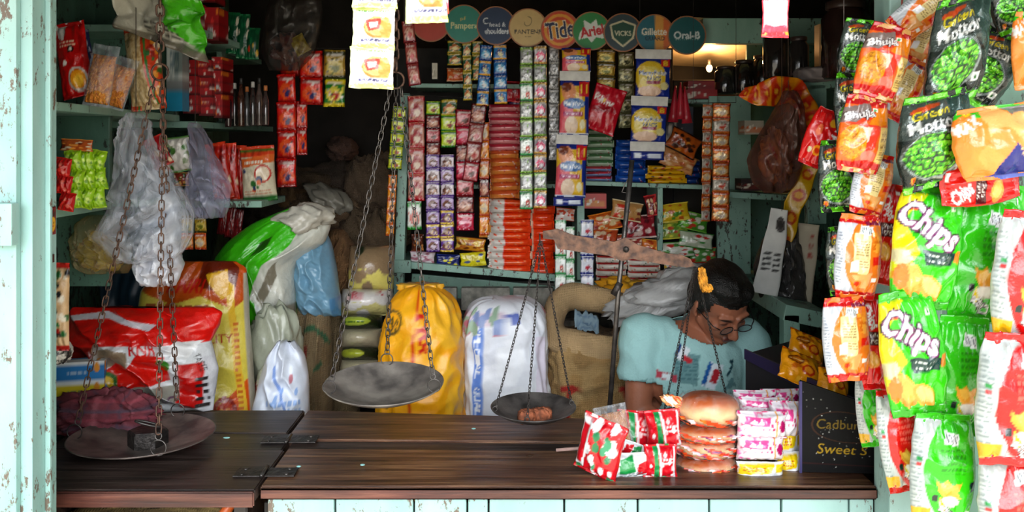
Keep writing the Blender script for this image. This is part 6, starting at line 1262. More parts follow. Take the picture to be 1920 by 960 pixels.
def seethru(nm, fillcols, cx, cy, w, h, rot, Y, lab, seed, film_m=None, t=.5, amp=.15, cv=None):
    """clear bag: film with its own mesh, contents inside"""
    r = empty(nm, P(cx, cy, Y), (R(-6), R(-rot), 0), lab, 'snack bag', 'clear bags of snacks on the upper left shelf'); W_, H_ = w * Y / FPX, h * Y / FPX
    cf = Cv(80, 120, fillcols[0]); cf.blobs(0, 0, 1, 1, 500, .05, fillcols, seed, None, .4)
    me = bag_mesh(W_ * .92, H_ * .78, W_ * t * .9, cv or cf, None, 30, 36, .02, seed, 1.2, .35, 0, 0, 'contents'); o = mobj('contents', me, film('fried_snack', .6, 150, .9), r); o.location = (0, 0, -H_ * .06); o['kind'] = 'stuff' if cv is None else ''
    if cv is not None: del o['kind']
    me = bag_mesh(W_ * 1.06, H_, W_ * t, Cv(4, 4, '#ffffff'), None, 26, 34, .07, seed + 1, 1.3, .5, 0, 0, 'film'); mobj('film', me, film_m or clear('clear_film', '#ffffff', .06, .28, .1, 30), r)
    return r
SN = ['#d88a2c', '#c87a20', '#e8a040', '#a86018', '#f0b458']
seethru('snack_bag', SN, 190, 142, 48, 118, -8, 2.28, 'clear bag of orange fried rings, second on the upper left shelf', 11, t=.6)
seethru('snack_bag', SN, 224, 156, 44, 100, -16, 2.34, 'clear bag of orange fried rings, leaning right of the first one', 12, t=.6)
cn = Cv(100, 160, '#d8c094'); cn.blobs(0, 0, 1, 1, 500, .05, ['#e0cca0', '#c8ae80', '#e8d8b4', '#b89a68'], 3, None, .3)
cn.poly([(.50, 1), (1, 1), (1, 0), (.72, 0), (.60, .5)], '#d8542c').poly([(.58, 1), (.64, 1), (.72, .5), (.82, 0), (.76, 0), (.66, .5)], '#4a8a44').blobs(.7, .05, 1, .95, 20, .06, ['#e8a038', '#3a7a3c', '#f0e0c0', '#a82c20'], 4).poly([(0, 0), (.04, 0), (.04, 1), (0, 1)], '#c84a3a')
DES['noo'] = cn
pack('noo', 272, 128, 66, 158, 6, 2.55, 'tall plump clear bag of pale noodles with an orange and green edge', seed=13, t=.7, nu=44, nv=50)
wc = Cv(40, 100, '#d8dcda'); wc.rect(0, 0, 1, .26, '#2aa0c4').rect(0, .26, 1, .42, '#8a8e90').lines(.2, .5, .8, .9, 5, '#8fa0a8', 3).rect(.5, .55, 1, .9, '#3c5a58', .6); c = carton('carton', wc, 312, 342, 78, 208, 2.9, .06, 'upright white and blue carton hanging behind the left chains')
rcv = []
for k in range(3):
    q = Cv(50, 44, '#b02028'); q.blobs(.05, .1, .95, .9, 7, .1, ['#e04040', '#e8d0c8', '#7a1420', '#e88a30'], k + 3); q.rect(0, 0, 1, .08, '#6a1018').rect(0, .45, 1, .5, '#6a1018'); q.lines(.2, .62, .8, .8, 2, '#f0d8d0', 4) if k == 1 else q.bars(.5, .3, .3, .2); rcv.append(q)
rows_ = [(342, 372, 178, 213), (372, 400, 182, 217), (400, 418, 176, 221), (342, 370, 142, 178), (370, 398, 145, 182), (398, 418, 132, 176), (342, 366, 112, 142), (366, 396, 112, 145), (396, 418, 106, 132)]
for i, (a, b, y0, y1) in enumerate(rows_):
    carton('carton', rcv[i % 3], a + 1, b - 1, y0 + .5, y1, 3.0 + .03 * (i % 3), .12, 'red printed carton stacked on the left shelf, %s column, %s row' % (['left', 'middle', 'right'][i % 3], ['bottom', 'middle', 'top'][i // 3]), group='red cartons stacked on the left shelf')
for i, (a, b, y0, y1) in enumerate(((352, 374, 6, 72), (378, 410, 14, 76), (356, 404, -20, 5))):
    carton('carton', rcv[(i + 1) % 3], a, b, y0, y1, 2.9 + .05 * i, .1, 'dark red carton on the topmost left shelf, ' + ['narrow left one', 'wide right one', 'topmost one'][i], group='red cartons on the topmost left shelf')
gpc = D_gen('#1f6a4a', ['#2a8a5a', '#1a4a38', '#e8e0d0'], seed=4, n=8); gpr = D_gen('#1f6a4a', ['#2a8a5a', '#d8482c', '#e8c040'], seed=8, n=8)
for i, (x, y, w, h, q) in enumerate(((437, 62, 24, 78, gpc), (456, 68, 24, 84, gpc), (474, 82, 26, 60, gpr))): pack(q, x, y, w, h, -3, 3.25, 'dark green packet standing on the topmost left shelf, %s' % ['left', 'middle', 'right with a red mark'][i], seed=20 + i, t=.5, group='green packets on the topmost left shelf')
BT = [('#3a1c20', 428), ('#2a2624', 440), ('#4a2c20', 452), ('#5a5a58', 463), ('#3a3432', 474), ('#6a5a54', 486), ('#4a3c3a', 498)]
for i, (col, x) in enumerate(BT):
    g_ = empty('bottle', P(x, 238 - i * .5, 3.15 + .04 * (i % 2)), (0, 0, 0), 'small dark bottle in the row on the left shelf, %s from the left' % ordn[i], 'bottle', 'small bottles on the left shelf'); r = .012; H_ = .14 + .015 * (i % 3)
    MB().lathe([(r * .9, 0), (r, .004), (r, H_ * .62), (r * .5, H_ * .78), (r * .42, H_ * .9)], (0, 0, 0), 16).obj('body', plain('bottle_' + col[1:], col, .12, 0, .3, 40, .05, spec=.9), g_, True); MB().lathe([(r * .55, H_ * .88), (r * .55, H_), (r * .45, H_ + .002)], (0, 0, 0), 12).obj('cap', plain('cap_%d' % (i % 3), ['#c87a40', '#c9c9c4', '#2a2a2a'][i % 3], .4), g_, True)
# lower shelf: lime sweets, red sweets, flat orange pack
lc = D_gen('#a8d428', ['#c0e048', '#8ab81c', '#d8f080', '#7aa818'], seed=6, n=14); rc_ = D_gen('#d01c1c', ['#e84030', '#a81010', '#f08070'], seed=7, n=8)
k = 0
for r_ in range(3):
    for c_ in range(3):
        pack(lc, 138 + c_ * 22 + 3 * (r_ % 2), 370 - r_ * 34, 32, 42, [8, -12, 5][(c_ + r_) % 3], 2.22 + .02 * c_, 'lime green sweet pouch on the lower left shelf, %s column, %s row' % (['left', 'middle', 'right'][c_], ['bottom', 'middle', 'top'][r_]), 'sweet pouch', .75, 30 + k, name='sweet_pouch', wr=3, group='lime green sweet pouches', p=.4); k += 1
for r_ in range(3): pack(rc_, 120 + [6, 0, -2][r_], 378 - r_ * 32, 30, 36, -10, 2.16, 'bright red sweet pouch beside the lime ones, %s' % ['bottom', 'middle', 'top'][r_], 'sweet pouch', .7, 45 + r_, name='sweet_pouch', wr=3, group='red sweet pouches')
pack(D_gen('#b8602c', ['#e8a050', '#7a2c14', '#d8c8b0'], seed=9), 144, 272, 62, 22, -3, 2.22, 'flat orange brown packet lying on top of the lime pouches', seed=50)
# clear carrier bags
CB = clear('carrier_film', '#ffffff', .08, .55, .12, 16, '#d8deea')
pbag('carrier_bag', [(492, 222, 322), (470, 196, 345), (440, 180, 360), (400, 200, 362), (340, 218, 330), (280, 232, 285), (235, 243, 268), (212, 249, 258)], 2.34, .17, CB, 'big bunch of clear plastic carrier bags hanging in front of the left shelves', 121, 64, 72, 2.2)
pbag('carrier_bag', [(535, 262, 330), (500, 248, 345), (460, 262, 330), (430, 280, 320)], 2.38, .08, clear('white_film', '#ffffff', .55, .92, .3, 12, '#e6e8f0'), 'white plastic bag tail hanging below the bunch of clear bags', 122, 40, 40, 1.6)
pbag('carrier_bag', [(408, 365, 420), (385, 350, 432), (340, 352, 430), (300, 362, 405), (260, 360, 385), (230, 357, 366)], 2.75, .10, clear('lilac_film', '#ffffff', .22, .65, .2, 9, '#b4b6d0'), 'lilac clear plastic bag hanging right of the big bunch', 123, 48, 56, 2.0)
pbag('carrier_bag', [(512, 160, 240), (490, 140, 252), (450, 136, 240), (415, 150, 215), (402, 170, 200)], 2.5, .13, clear('amber_film', '#f4f0e0', .2, .6, .2, 12, '#b8a878'), 'clear bag with yellow packets hanging under the lower left shelf', 124, 48, 48, 1.6)
crumple('packet_bundle', 192, 474, 2.5, .12, .10, .08, ['#d8b020', '#e8c83c', '#a87818', '#c89820'], FILM, 'yellow packets inside the clear bag under the lower left shelf', 'packet', 125, amp=.5)
pbag('carrier_bag', [(132, 505, 560), (100, 490, 590), (60, 495, 600), (20, 500, 605), (-15, 510, 600)], 3.15, .14, clear('murky_film', '#d8d4d0', .12, .4, .2, 12, '#5a5652'), 'murky clear bag of cords hanging at the top, left of the middle', 126, 44, 44, 1.6)
crumple('packet_bundle', 540, 90, 3.15, .10, .09, .07, ['#6a3a3c', '#8a5a50', '#3a3034', '#b0a098'], FILM, 'dark red cords and packets inside the murky bag', 'packet', 127, amp=.6)
pack(D_gen('#c8b030', ['#d8c860', '#a89020'], seed=3), 562, 84, 30, 36, 30, 3.12, 'olive yellow packet tucked at the side of the murky bag', seed=128)
gb_ = Cv(100, 60, '#b9b6a8'); gb_.poly([(.55, .35), (1, .1), (1, 1), (.6, 1)], '#4faa20').rect(0, 0, 1, .14, '#7a7466').lines(.3, .2, .7, .4, 3, '#3c3a34', 3)
o = mobj('plastic_sack', sheet_mesh(50, 30, lambda U, V: ((U - .5) * .225, .05 * fn(U * 1.2, V, 3) + .05 * (1 - V), (V - .5) * .15 - .075 * (U - .5) + .008 * fn(U * 2, V * 2, 4)), gb_, .002), FILM); put(o, P(292, 28, 2.30)); tag(o, 'grey plastic sack with a green corner hanging at the top left', 'sack')
# packets hanging under the left shelf
vg = D_gen('#d0ccc4', ['#5a8a44', '#c8503c', '#e8e4dc', '#3a3a34', '#8a9a70'], seed=11, n=26); pack(vg, 330, 290, 56, 66, 6, 2.70, 'white packet with printed vegetables hanging between the clear bags', seed=60, nu=34, nv=34)
pack(D_gen('#b8202c', ['#d84a40', '#e8c8a0', '#7a1420'], seed=12), 296, 285, 40, 60, 24, 2.66, 'red packet hanging left of the printed vegetables', seed=61); pack(D_gen('#8a3a2c', ['#c8a060', '#3a5a30', '#e8d0a0'], seed=13), 340, 336, 30, 26, 0, 2.72, 'small red and green packet under the printed vegetables', seed=62)
rp_ = D_gen('#c8281c', ['#e8502c', '#f08a40', '#8a1414', '#e8d0b0'], W=60, H=90, seed=14, n=12)
for i, (x, y, w, h, r_) in enumerate(((412, 320, 40, 106, 10), (430, 322, 34, 108, 4), (446, 324, 30, 104, -2))): pack(rp_, x, y, w, h, r_, 3.0 + .04 * i, 'red packet standing in the row right of the lilac bag, %s' % ['left', 'middle', 'right'][i], seed=63 + i, t=.35, group='red packets in a row on the left')
wo = Cv(90, 120, '#d8cfb8'); wo.rect(0, .82, 1, 1, '#d8502c').rect(0, .9, 1, .93, '#3a8a3c').poly([(0, .62), (1, .70), (1, .84), (0, .78)], '#e07838').ell(.70, .5, .24, .16, '#e8d8c0').ring(.70, .5, .24, .16, .2, '#c83a2c').blobs(.1, .15, .6, .6, 12, .07, ['#3a7a3c', '#d8703a', '#2c4a78', '#e8e0cc'], 4).rect(0, 0, 1, .1, '#3a7a3c').lines(.15, .69, .7, .75, 1, '#f0e8d8', 5, 1, .8).lines(.1, .15, .9, .22, 2, '#c8502c', 4)
pack(wo, 485, 326, 66, 104, 4, 3.02, 'plump white and orange packet at the right end of the left shelf row', seed=67, t=.6, nu=36, nv=40)
st(338, 388, 405, 468, 2, ['gol', 'otg'], 'patterned yellow sachets dangling below the lilac bag', 2, Y=2.78, seed=41, t=.2)
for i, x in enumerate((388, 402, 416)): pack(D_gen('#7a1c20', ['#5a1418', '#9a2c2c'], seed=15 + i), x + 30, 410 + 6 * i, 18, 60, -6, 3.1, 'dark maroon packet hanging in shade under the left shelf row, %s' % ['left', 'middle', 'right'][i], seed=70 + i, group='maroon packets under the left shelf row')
# blue tarp, patterned bag by the jamb, incense boxes, cloth
o = mobj('blue_tarpaulin', sheet_mesh(30, 30, lambda U, V: ((U - .5) * .24, .03 * fn(U * 1.5, V, 3), (V - .5) * .42), None, .003), plain('blue_tarp', '#1f3a4c', .4, 0, .3, 8, .3)); put(o, P(262, 520, 2.88), (0, 0, R(4))); tag(o, 'dark blue tarpaulin hanging behind the rice bags', 'tarpaulin')
pb_ = D_gen('#d8b890', ['#c83a30', '#e8e0d0', '#3a7a44', '#e8903c', '#2a2a30'], W=50, H=120, seed=16, n=30); pack(pb_, 106, 575, 50, 165, 0, 1.98, 'patterned grain packet standing behind the left jamb', seed=80, t=.6, nu=30, nv=40)
crumple('packet_bundle', 112, 660, 2.02, .05, .05, .06, ['#2a2624', '#c8c4bc', '#3a3430'], FILM, 'black and white crumpled packet below the patterned grain packet', 'packet', 81)
for i, (y0, y1, col, c2) in enumerate(((680, 718, '#2a8ac8', '#e8f0f4'), (718, 752, '#e8d428', '#3a6a8a'), (752, 788, '#e0c820', '#c83a30'))):
    q = Cv(110, 24, col); q.rect(0, .82, 1, 1, '#e8ecec').rect(0, 0, 1, .1, '#e8ecec').lines(.12, .3, .32, .7, 2, c2, 4).ell(.22, .5, .05, .25, c2).lines(.5, .4, .75, .6, 1, c2, 7).ell(.9, .7, .04, .25, '#e8a030'); q.c[:, :4] = lin('#e8ecec') if i == 0 else q.c[:, :4]
    carton('incense_box', q, 62, 190, y0, y1, 2.37, .05, ['blue incense box on top of the stack behind the left jamb', 'yellow incense box in the middle of the stack behind the left jamb', 'yellow incense box at the bottom of the stack behind the left jamb'][i], rz=14, group='incense boxes behind the left jamb', n=(60, 12))
pc = Cv(120, 80, '#8a5058'); 
for i in range(10): pc.poly([(i * .11, 0), (i * .11 + .03, 0), (i * .11 + .07, 1), (i * .11 + .04, 1)], ['#6a5460', '#b07078', '#7a505c'][i % 3], .8)
for i in range(6): pc.rect(0, i * .17, 1, i * .17 + .04, ['#5a6474', '#b05c68'][i % 2], .6)
cb = crumple('checked_cloth', 205, 792, 2.335, .22, .10, .12, pc, film('cloth', .95, 120, .3, spec=.1), 'crumpled maroon checked cloth lying on the flap beside the left pan', 'cloth', 130, amp=.75, sq=.9, n=90)
cb.location.z = .852 + .038
# things under the flap
q = crumple('jute_sack', 330, 955, 2.30, .50, .22, .3, ['#8a7444', '#6f5c36', '#a08a54'], JUTE, 'coarse jute sack stuffed in the dark under the flap', 'sack', 131, amp=.3, sq=.6); q.location.z = .60
q = MB().tube([P(405, 985, 2.05), P(440, 935, 2.08), P(455, 925, 2.1)], [.014, .012, .008], 8).obj('orange_tool_handle', plain('orange_plastic', '#d8642c', .4), None, True); tag(q, 'orange handle sticking up in the dark under the flap', 'handle')
# sticker on the jamb
skc = Cv(40, 80, '#8a1c1c'); skc.ell(.5, .38, .42, .26, '#e8b828').ell(.36, .42, .07, .03, '#2a1410').ell(.64, .42, .07, .03, '#2a1410').rect(.35, .27, .65, .31, '#c8281c').poly([(.2, .65), (.05, .9), (.4, .75), (.5, 1), (.6, .75), (.95, .9), (.8, .65)], '#4a2a20')
def jamb_sticker(cv, px0, py0, py1, w, lab, nm):
    yj = .93 * FPX / (960 - px0); z0_, z1_ = EYE - (py1 - HY) * yj / FPX, EYE - (py0 - HY) * yj / FPX
    o = mobj(nm, sheet_mesh(14, 24, lambda U, V: (0 * U + .0012 * np.sin(U * 3), (U - .5) * w, (V - .5) * (z1_ - z0_)), cv, .0006), CARD); put(o, (-.9285, yj, (z0_ + z1_) / 2)); return tag(o, lab, 'sticker')
jamb_sticker(skc, 96, 388, 440, .030, 'small red sticker with a yellow round face on the left jamb', 'sticker'); sk2 = Cv(12, 12, '#5a2420'); jamb_sticker(sk2, 97, 477, 492, .014, 'tiny dark red heart shaped sticker below the round face on the left jamb', 'sticker')
# ================================================================ goods on the counter
ZC = .851
def cpack(des, cx, cy, w, h, rot, Y, lab, **k): return pack(des, cx, cy, w, h, rot, Y, lab, **k)
hol = Cv(90, 80, '#d0142c'); hol.blobs(.02, .05, .98, .95, 26, .07, ['#f0f0f0', '#2a8a5a', '#e8e8ea', '#b80c24', '#4aa078'], 3); hol.poly([(0, .1), (.25, .1), (.3, .9), (0, .95)], '#e8eef0').poly([(.03, .15), (.2, .15), (.24, .85), (.03, .85)], '#c8142c')
rbox = Cv(90, 60, '#d81830'); rbox.blobs(.1, .1, .9, .9, 14, .05, ['#f0e8e8', '#e8405a', '#f8c8c8'], 5).poly([(.3, 0), (.45, 0), (.38, 1), (.25, 1)], '#2a9a5a').poly([(.47, 0), (.52, 0), (.46, 1), (.4, 1)], '#f0f0f0').lines(.55, .5, .86, .7, 2, '#f8e8e8', 5).rect(.88, 0, .92, 1, '#e8e8ea')
grw = Cv(90, 50, '#e8ecee'); grw.poly([(.05, .1), (.3, .2), (.4, .9), (.15, .8)], '#d8142c').poly([(.35, .2), (.7, .3), (.65, .95), (.4, .8)], '#1f9a54').poly([(.7, .1), (1, .2), (1, .7), (.75, .6)], '#c8142c').lines(.2, .1, .8, .3, 2, '#8a9aa0', 3)
GR = 'red, white and green bakery packets at the left of the counter goods'
for a in ((hol, 1126, 838, 90, 112, -14, 1.99, 'red and white holly-spotted packet standing at the front left of the counter goods', dict(t=.55, seed=1, yaw=-30)), (rbox, 1196, 808, 86, 78, -4, 2.12, 'red striped bakery packet, upper left beside the scale post', dict(t=.5, seed=2)), (rbox, 1244, 804, 70, 74, 5, 2.08, 'red bakery packet with white snow marks, upper right next to the buns', dict(t=.6, seed=3)),
          (grw, 1172, 872, 100, 46, 4, 2.00, 'green, white and red packet lying at the counter edge', dict(t=.7, seed=4)), (rbox, 1238, 864, 64, 62, 0, 2.0, 'red and clear packet in front of the buns, at the counter edge', dict(t=.6, seed=5)), (grw, 1190, 845, 60, 30, -20, 2.05, 'crushed white and green packet between the red ones', dict(t=.8, seed=6))):
    k = a[8]; pack(a[0], *a[1:8], seed=k['seed'], t=k['t'], yaw=k.get('yaw', 0), nu=34, nv=34, group=GR, p=.35, wr=1.8)
o = seethru('clear_packet', ['#c88a50', '#b87a40', '#d8a870'], 1150, 800, 60, 80, 12, 2.08, 'clear packet of biscuits leaning on the scale post', 14, t=.5); o['category'] = 'packet'; o['group'] = GR; 
o = seethru('clear_packet', ['#c87c40', '#3a8a4a', '#d0a070'], 1118, 800, 30, 50, 16, 2.03, 'small opened clear packet leaning at the far left of the bakery goods', 15, t=.4); o['category'] = 'packet'; o['group'] = GR
pz = P(1043, 803, 2.15); o = MB().tube([(pz.x, 2.15, .858), (pz.x + .09, 2.13, .872)], .0042, 8).obj('drinking_straw', plain('pink_paper', '#c9a49a', .6), None, True); tag(o, 'pinkish straw lying on the counter left of the bakery packets', 'straw')
# buns in clear printed wrap, stacked
def bun(cx, cyb, Y, w, h, lab, seed, top=False, bread='#b4500f'):
    r = empty('bun_packet', P(cx, cyb, Y), (R(-3), R([2, -3, 2, 0][seed % 4]), 0), lab, 'bun packet', 'stack of wrapped buns on the counter'); W_, H_ = w * Y / FPX, h * Y / FPX
    n = 56; A, B_ = np.meshgrid(np.linspace(0, 2 * PI, n, endpoint=False), np.linspace(-PI / 2 + .02, PI / 2 - .02, 26)); cb_, sb_ = np.cos(B_), np.sin(B_)
    rr = 1 + .02 * fn(np.cos(A) * .5, np.sin(A) * .5 + B_ * .2, seed); X = np.cos(A) * cb_ ** .6 * rr; Yy = np.sin(A) * cb_ ** .6 * rr; Z = np.sign(sb_) * np.abs(sb_) ** (1.0 if top else .9)
    t_ = np.clip(Z * 1.6 + .15 + .15 * fn(X, Yy, seed), 0, 1)[..., None]; c_ = lin('#e8c08a') * (1 - t_) + lin(bread) * t_; q = np.clip((Z - .55) * 2.5, 0, 1)[..., None] * .8; c_ = c_ * (1 - q) + lin('#7e300a') * q; V = np.stack([X * W_ / 2, Yy * W_ * .42, (Z + 1) * H_ / 2], -1).reshape(-1, 3)
    mobj('bun', mk_mesh('bun', V, grid_faces(n, 26, True) + [tuple(range(n))[::-1], tuple(25 * n + i for i in range(n))], c_.reshape(-1, 3)), film('bread_crust', .38, 60, .2, coat=.2), r)
    # film sleeve, printed band
    c = Cv(200, 70, '#f0f0f0'); X2 = np.cos(A) * cb_ ** .5; k_ = 1 + .06 * ridge(A / 6.28 * 7, B_ * .8, seed) + .04 * np.sin(A * 22 + B_ * 3)
    V = np.stack([X2 * W_ / 2 * 1.07 * k_, np.sin(A) * cb_ ** .5 * W_ * .45 * k_, (Z + 1) * H_ / 2 * 1.04 - .002], -1).reshape(-1, 3)
    mobj('wrapper', mk_mesh('wrapper', V, grid_faces(n, 26, True)), clear('bun_wrap', '#ffffff', .02, .16, .06, 30, '#f4e8e0'), r)
    m_ = (B_ > -1.15) & (B_ < (-.25 if top else .35)); pr_ = Cv(240, 60, '#e86030'); pr_.blobs(0, 0, 1, 1, 90, .03, ['#f0402c', '#f09a40', '#f0e8e4', '#c8281c', '#e8e4ec', '#7a4a8a'], seed, None, .5)
    V3 = V.reshape(26, n, 3).copy(); V3[..., :2] *= 1.012; rows = [j for j in range(26) if m_[j, 0]]; V3 = V3[rows]; cc = pr_.at(A[rows] / (2 * PI), (B_[rows] + 1.2) / 1.6)
    # keep print only in patches
    F_ = [f for f in grid_faces(n, len(rows), True) if math.sin(f[0] % n * .9 + (f[0] // n) * 1.3 + seed) > -.15]
    mobj('printed_band', mk_mesh('printed_band', V3.reshape(-1, 3), F_, cc.reshape(-1, 3)), FILM, r); return r
YBn = 2.085
bun(1325, 893, YBn, 112, 42, 'lowest wrapped bun of the stack', 1); bun(1322, 856, YBn + .005, 108, 42, 'second wrapped bun from the bottom of the stack', 2); bun(1326, 826, YBn, 110, 32, 'third wrapped bun, mostly printed orange film', 3); bun(1328, 796, YBn + .005, 114, 60, 'topmost wrapped bun with a shiny brown top', 4, True)
crumple('wrapper_end', 1262, 752, YBn, .05, .022, .02, ['#e85030', '#f0a060', '#f0ece8', '#c8301c'], FILM, 'twisted orange wrapper end sticking out left of the top bun', 'wrapper', 140, amp=.6, rot=(0, 18, 0))
# pink and white wrapped bars
pk_ = Cv(110, 60, '#f0e8ee'); pk_.blobs(.0, .0, 1, 1, 46, .035, ['#e03a8a', '#d8287a', '#f8f4f8', '#f09ac8', '#e8e0f0'], 4).poly([(.1, .55), (.6, .55), (.65, .85), (.15, .85)], '#e85aa0').rect(.12, .18, .62, .42, '#f8f4f8').poly([(.2, .6), (.3, .8), (.36, .62), (.45, .82), (.5, .6)], '#f8f0f8').rect(.75, 0, .78, 1, '#f0b030').ell(.90, .5, .08, .22, '#c8287a')
yk = Cv(100, 60, '#e8e8ea'); yk.poly([(0, .35), (.7, .5), (.8, .95), (.05, .9)], '#f0d420').lines(.1, .55, .6, .8, 3, '#c8501c', 3).poly([(.5, 0), (.8, .5), (1, .1)], '#d0d2d6').poly([(.8, .5), (1, .5), (1, .9), (.82, .9)], '#f0d420')
GP = 'pink and white wrapped bars stacked right of the buns'
for i, (cx, cy, w, h, Y, rot, q, lab) in enumerate(((1425, 882, 92, 34, 2.02, 0, yk, 'yellow and white crumpled packet, lowest at the front'), (1478, 870, 52, 48, 2.06, 0, yk, 'yellow and white packet at the lower right corner'), (1425, 838, 92, 48, 2.05, 0, pk_, 'pink and white wrapped bar in the middle row, left'), (1470, 830, 66, 62, 2.10, 0, yk, 'white and yellow packet behind the middle pink bar'), (1428, 796, 96, 50, 2.04, -1, pk_, 'pink and white wrapped bar, upper front'), (1472, 785, 64, 66, 2.08, -2, pk_, 'pink and white wrapped bar, upper right'), (1432, 762, 100, 34, 2.12, -1, pk_, 'pink and white wrapped bar, top row front'), (1415, 746, 86, 30, 2.18, 0, pk_, 'pink and white wrapped bar, top row back'), (1462, 744, 76, 30, 2.20, 0, pk_, 'pink and white wrapped bar, top row back right'))):
    pack(q, cx, cy, w, h, rot, Y, lab, 'wrapped bar', .9, 150 + i, name='wrapped_bar', nu=34, nv=24, group=GP, p=.3, wr=1.6, m=film('shiny_wrap', .2, 45, .5, coat=.6))
# dark box with gold writing
bx = empty('display_box', P(1575, 896, 2.02), (0, 0, R(-3)), 'dark wooden box with gold handwriting and a sloping lid at the right of the counter', 'box'); BLKP = plain('black_board', '#131218', .6, 0, .4, 12, .15, col2='#100f14')
a0, a1 = P(1503, 897, 2.02), P(1650, 897, 2.02); wb = a1.x - a0.x; hl, hr_ = (P(0, 715, 2.02).z - ZC), (P(0, 765, 2.02).z - ZC); bx.location = ((a0.x + a1.x) / 2, 2.02, ZC)
def panel(nm, pts, th, m, parent, yy=0, col=None):
    k = MB(); k.prism(pts, yy, yy + th, col); return k.obj(nm, m, parent)
bc = Cv(190, 230, '#0c0b0f'); bc.blobs(0, .05, 1, .95, 60, .006, ['#c8c8c4', '#a8a8a0'], 3); 
for o_, cc in ((.0, '#8a7430'),): bc.text('Cadbury', .50, .60, .62, .15, cc, rot=12, shear=.3)
bc.text('Sweet S', .52, .30, .62, .12, '#b89a2c', rot=4, shear=.25); bc.ring(.62, .60, .5, .20, .05, '#4a3020', 10).rect(.0, .1, 1, .108, '#5a2420', .6)
nx, nz_ = 110, 120; U, Vv = np.meshgrid(np.linspace(0, 1, nx), np.linspace(0, 1, nz_)); top_ = hl + (hr_ - hl) * U
V = np.stack([(U - .5) * wb, 0 * U, Vv * top_], -1).reshape(-1, 3); V2 = V + np.array([0, .010, 0]); Fa = grid_faces(nx, nz_); N_ = nx * nz_
rim = [i for i in range(nx)] + [j * nx + nx - 1 for j in range(1, nz_)] + [(nz_ - 1) * nx + i for i in range(nx - 2, -1, -1)] + [j * nx for j in range(nz_ - 2, 0, -1)]
Fx = list(Fa) + [tuple(i + N_ for i in f[::-1]) for f in Fa] + [(rim[(i + 1) % len(rim)], rim[i], rim[i] + N_, rim[(i + 1) % len(rim)] + N_) for i in range(len(rim))]
cc = bc.at(U, Vv).reshape(-1, 3); mobj('front_panel', mk_mesh('front_panel', np.concatenate([V, V2]), Fx, np.concatenate([cc, cc * 0 + lin('#17151b')]), False), film('black_paint', .6, 30, .15, spec=.2), bx)
MB().box((-wb / 2 - .002, -.003, hl / 2), (.006, .006, hl)).obj('corner_strip', plain('violet_strip', '#2c2460', .4), bx)
# slanting wall and sloping tray lid of the same box, running back to the left
Mi = (Matrix.Translation(bx.location) @ Euler(bx.rotation_euler).to_matrix().to_4x4()).inverted()
A_ = [P(1396, 664, 2.35), P(1650, 778, 2.04), P(1700, 735, 2.30), P(1480, 640, 2.62)]
def slab3(nm, q, off, m):
    k = MB(); q = [Vector(v) for v in q]; off = Vector(off); k.add([Mi @ v for v in q] + [Mi @ (v + off) for v in q], [(0, 1, 2, 3), (7, 6, 5, 4), (0, 4, 5, 1), (1, 5, 6, 2), (2, 6, 7, 3), (3, 7, 4, 0)]); return k.obj(nm, m, bx)
slab3('tray_lid', A_, (0, 0, -.012), BLKP)
lo_ = [Vector((v.x, v.y, ZC + .001)) for v in A_]
slab3('slanting_wall', [A_[0] + Vector((.008, .012, -.013)), A_[1] + Vector((0, .012, -.013)), lo_[1] + Vector((0, .012, 0)), lo_[0] + Vector((.008, .012, 0))], (.004, .008, 0), BLKP)
slab3('end_wall', [A_[0] + Vector((.008, .02, -.013)), A_[3] + Vector((0, 0, -.013)), lo_[3], lo_[0] + Vector((.008, .02, 0))], (.01, 0, 0), BLKP)
slab3('lid_lip', [A_[0] + Vector((-.002, -.004, .014)), A_[1] + Vector((-.002, -.004, .014)), A_[1] + Vector((-.002, -.004, -.034)), A_[0] + Vector((-.002, -.004, -.012))], (.004, .008, 0), plain('violet_edge', '#221c3c', .35))
ok = Cv(90, 80, '#f0a81c'); ok.blobs(.1, .1, .9, .9, 10, .06, ['#e88a18', '#f8c040', '#d8781c'], 3).ell(.62, .42, .17, .15, '#c8401c').ell(.62, .42, .11, .10, '#f0a030').ell(.3, .65, .20, .12, '#8a4414').ell(.3, .65, .13, .08, '#c87a20').rect(0, .92, 1, 1, '#c86a10').lines(.15, .62, .48, .67, 1, '#f4d890', 5)
DES['ok'] = ok
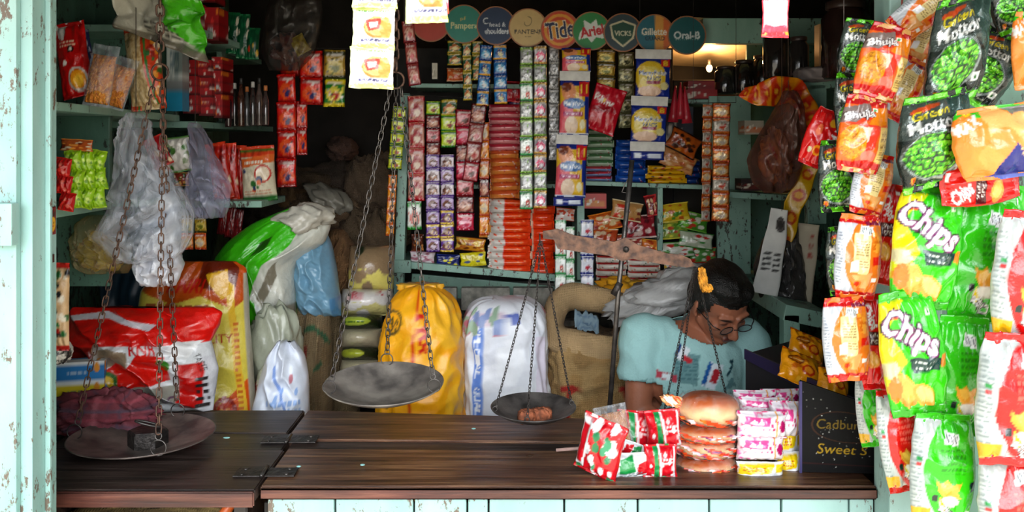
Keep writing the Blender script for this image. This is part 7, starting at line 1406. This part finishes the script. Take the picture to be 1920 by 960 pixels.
for i, (cx, cy, w, h, rot, Y, lab) in enumerate(((1512, 655, 72, 66, -22, 2.34, 'orange printed packet, rear one on the sloping box lid'), (1500, 692, 84, 66, -24, 2.22, 'orange printed packet, front left one on the sloping box lid'), (1562, 720, 66, 56, -20, 2.12, 'orange printed packet, front right one on the sloping box lid'))):
    pack('ok', cx, cy, w, h, rot, Y, lab, 'packet', .5, 160 + i, nu=34, nv=34, pitch=-38, group='orange packets on the sloping box lid', p=.4, wr=1.8, m=film('shiny_wrap'))
# greenish paint crumbs on the wood, and a small dish-like dark stain ring
for i, (x, y) in enumerate(((425, 822), (680, 873), (888, 805), (560, 876))):
    zz = ZC + .001; Yc = (EYE - zz) * FPX / (y - HY); o = crumple('paint_flake', 0, 0, 1, .010 + .006 * (i == 0), .003, .008, ['#9ad0cc', '#c8dcd8'], MATTE, ['pale paint flake on the dark flap', 'white crumb near the counter front', 'white crumb near the counter back', 'tiny crumb by the front hinge'][i], 'flake', 170 + i); o.location = ((x - HX) * Yc / FPX, Yc, zz + .002)

# wires the hanging strips are clipped to
for i, (pts, lab) in enumerate((([(745, 176, 3.5), (920, 186, 3.52)], 'thin wire over the purple and red sachet strips'), ([(835, 75, 3.49), (1200, 86, 3.49)], 'thin wire just under the round signs'), ([(520, 90, 3.22), (760, 92, 3.24)], 'thin wire carrying the bright red sachet strips'), ([(1300, 193, 3.33), (1380, 192, 3.33)], 'short wire over the free orange strip'))):
    a, b = P(*pts[0]), P(*pts[1]); k = MB().tube([a, b], .0015, 5); [k.tube([p, (p.x, p.y, 2.358)], .001, 4) for p in (a, b)]; tag(k.obj('wire', IRON), lab, 'wire')
for (x, y, Y, lab) in ((758, 40, 3.0, 'string of the faded red strip by the upper chain'), (255, 213, 2.34, 'string holding up the bunch of carrier bags'), (366, 228, 2.75, 'string holding up the lilac bag'), (1478, 172, 2.98, 'string of the brown plastic bag'), (1466, 392, 2.92, 'string of the hair clip card'), (1582, 430, 1.9, 'string of the lowest small pea packet')):
    a = P(x, y + 4, Y); tag(MB().tube([a, (a.x, a.y, 2.3 if Y < 2 else 2.358)], .0011, 4).obj('hanging_string', WOODD), lab, 'string')
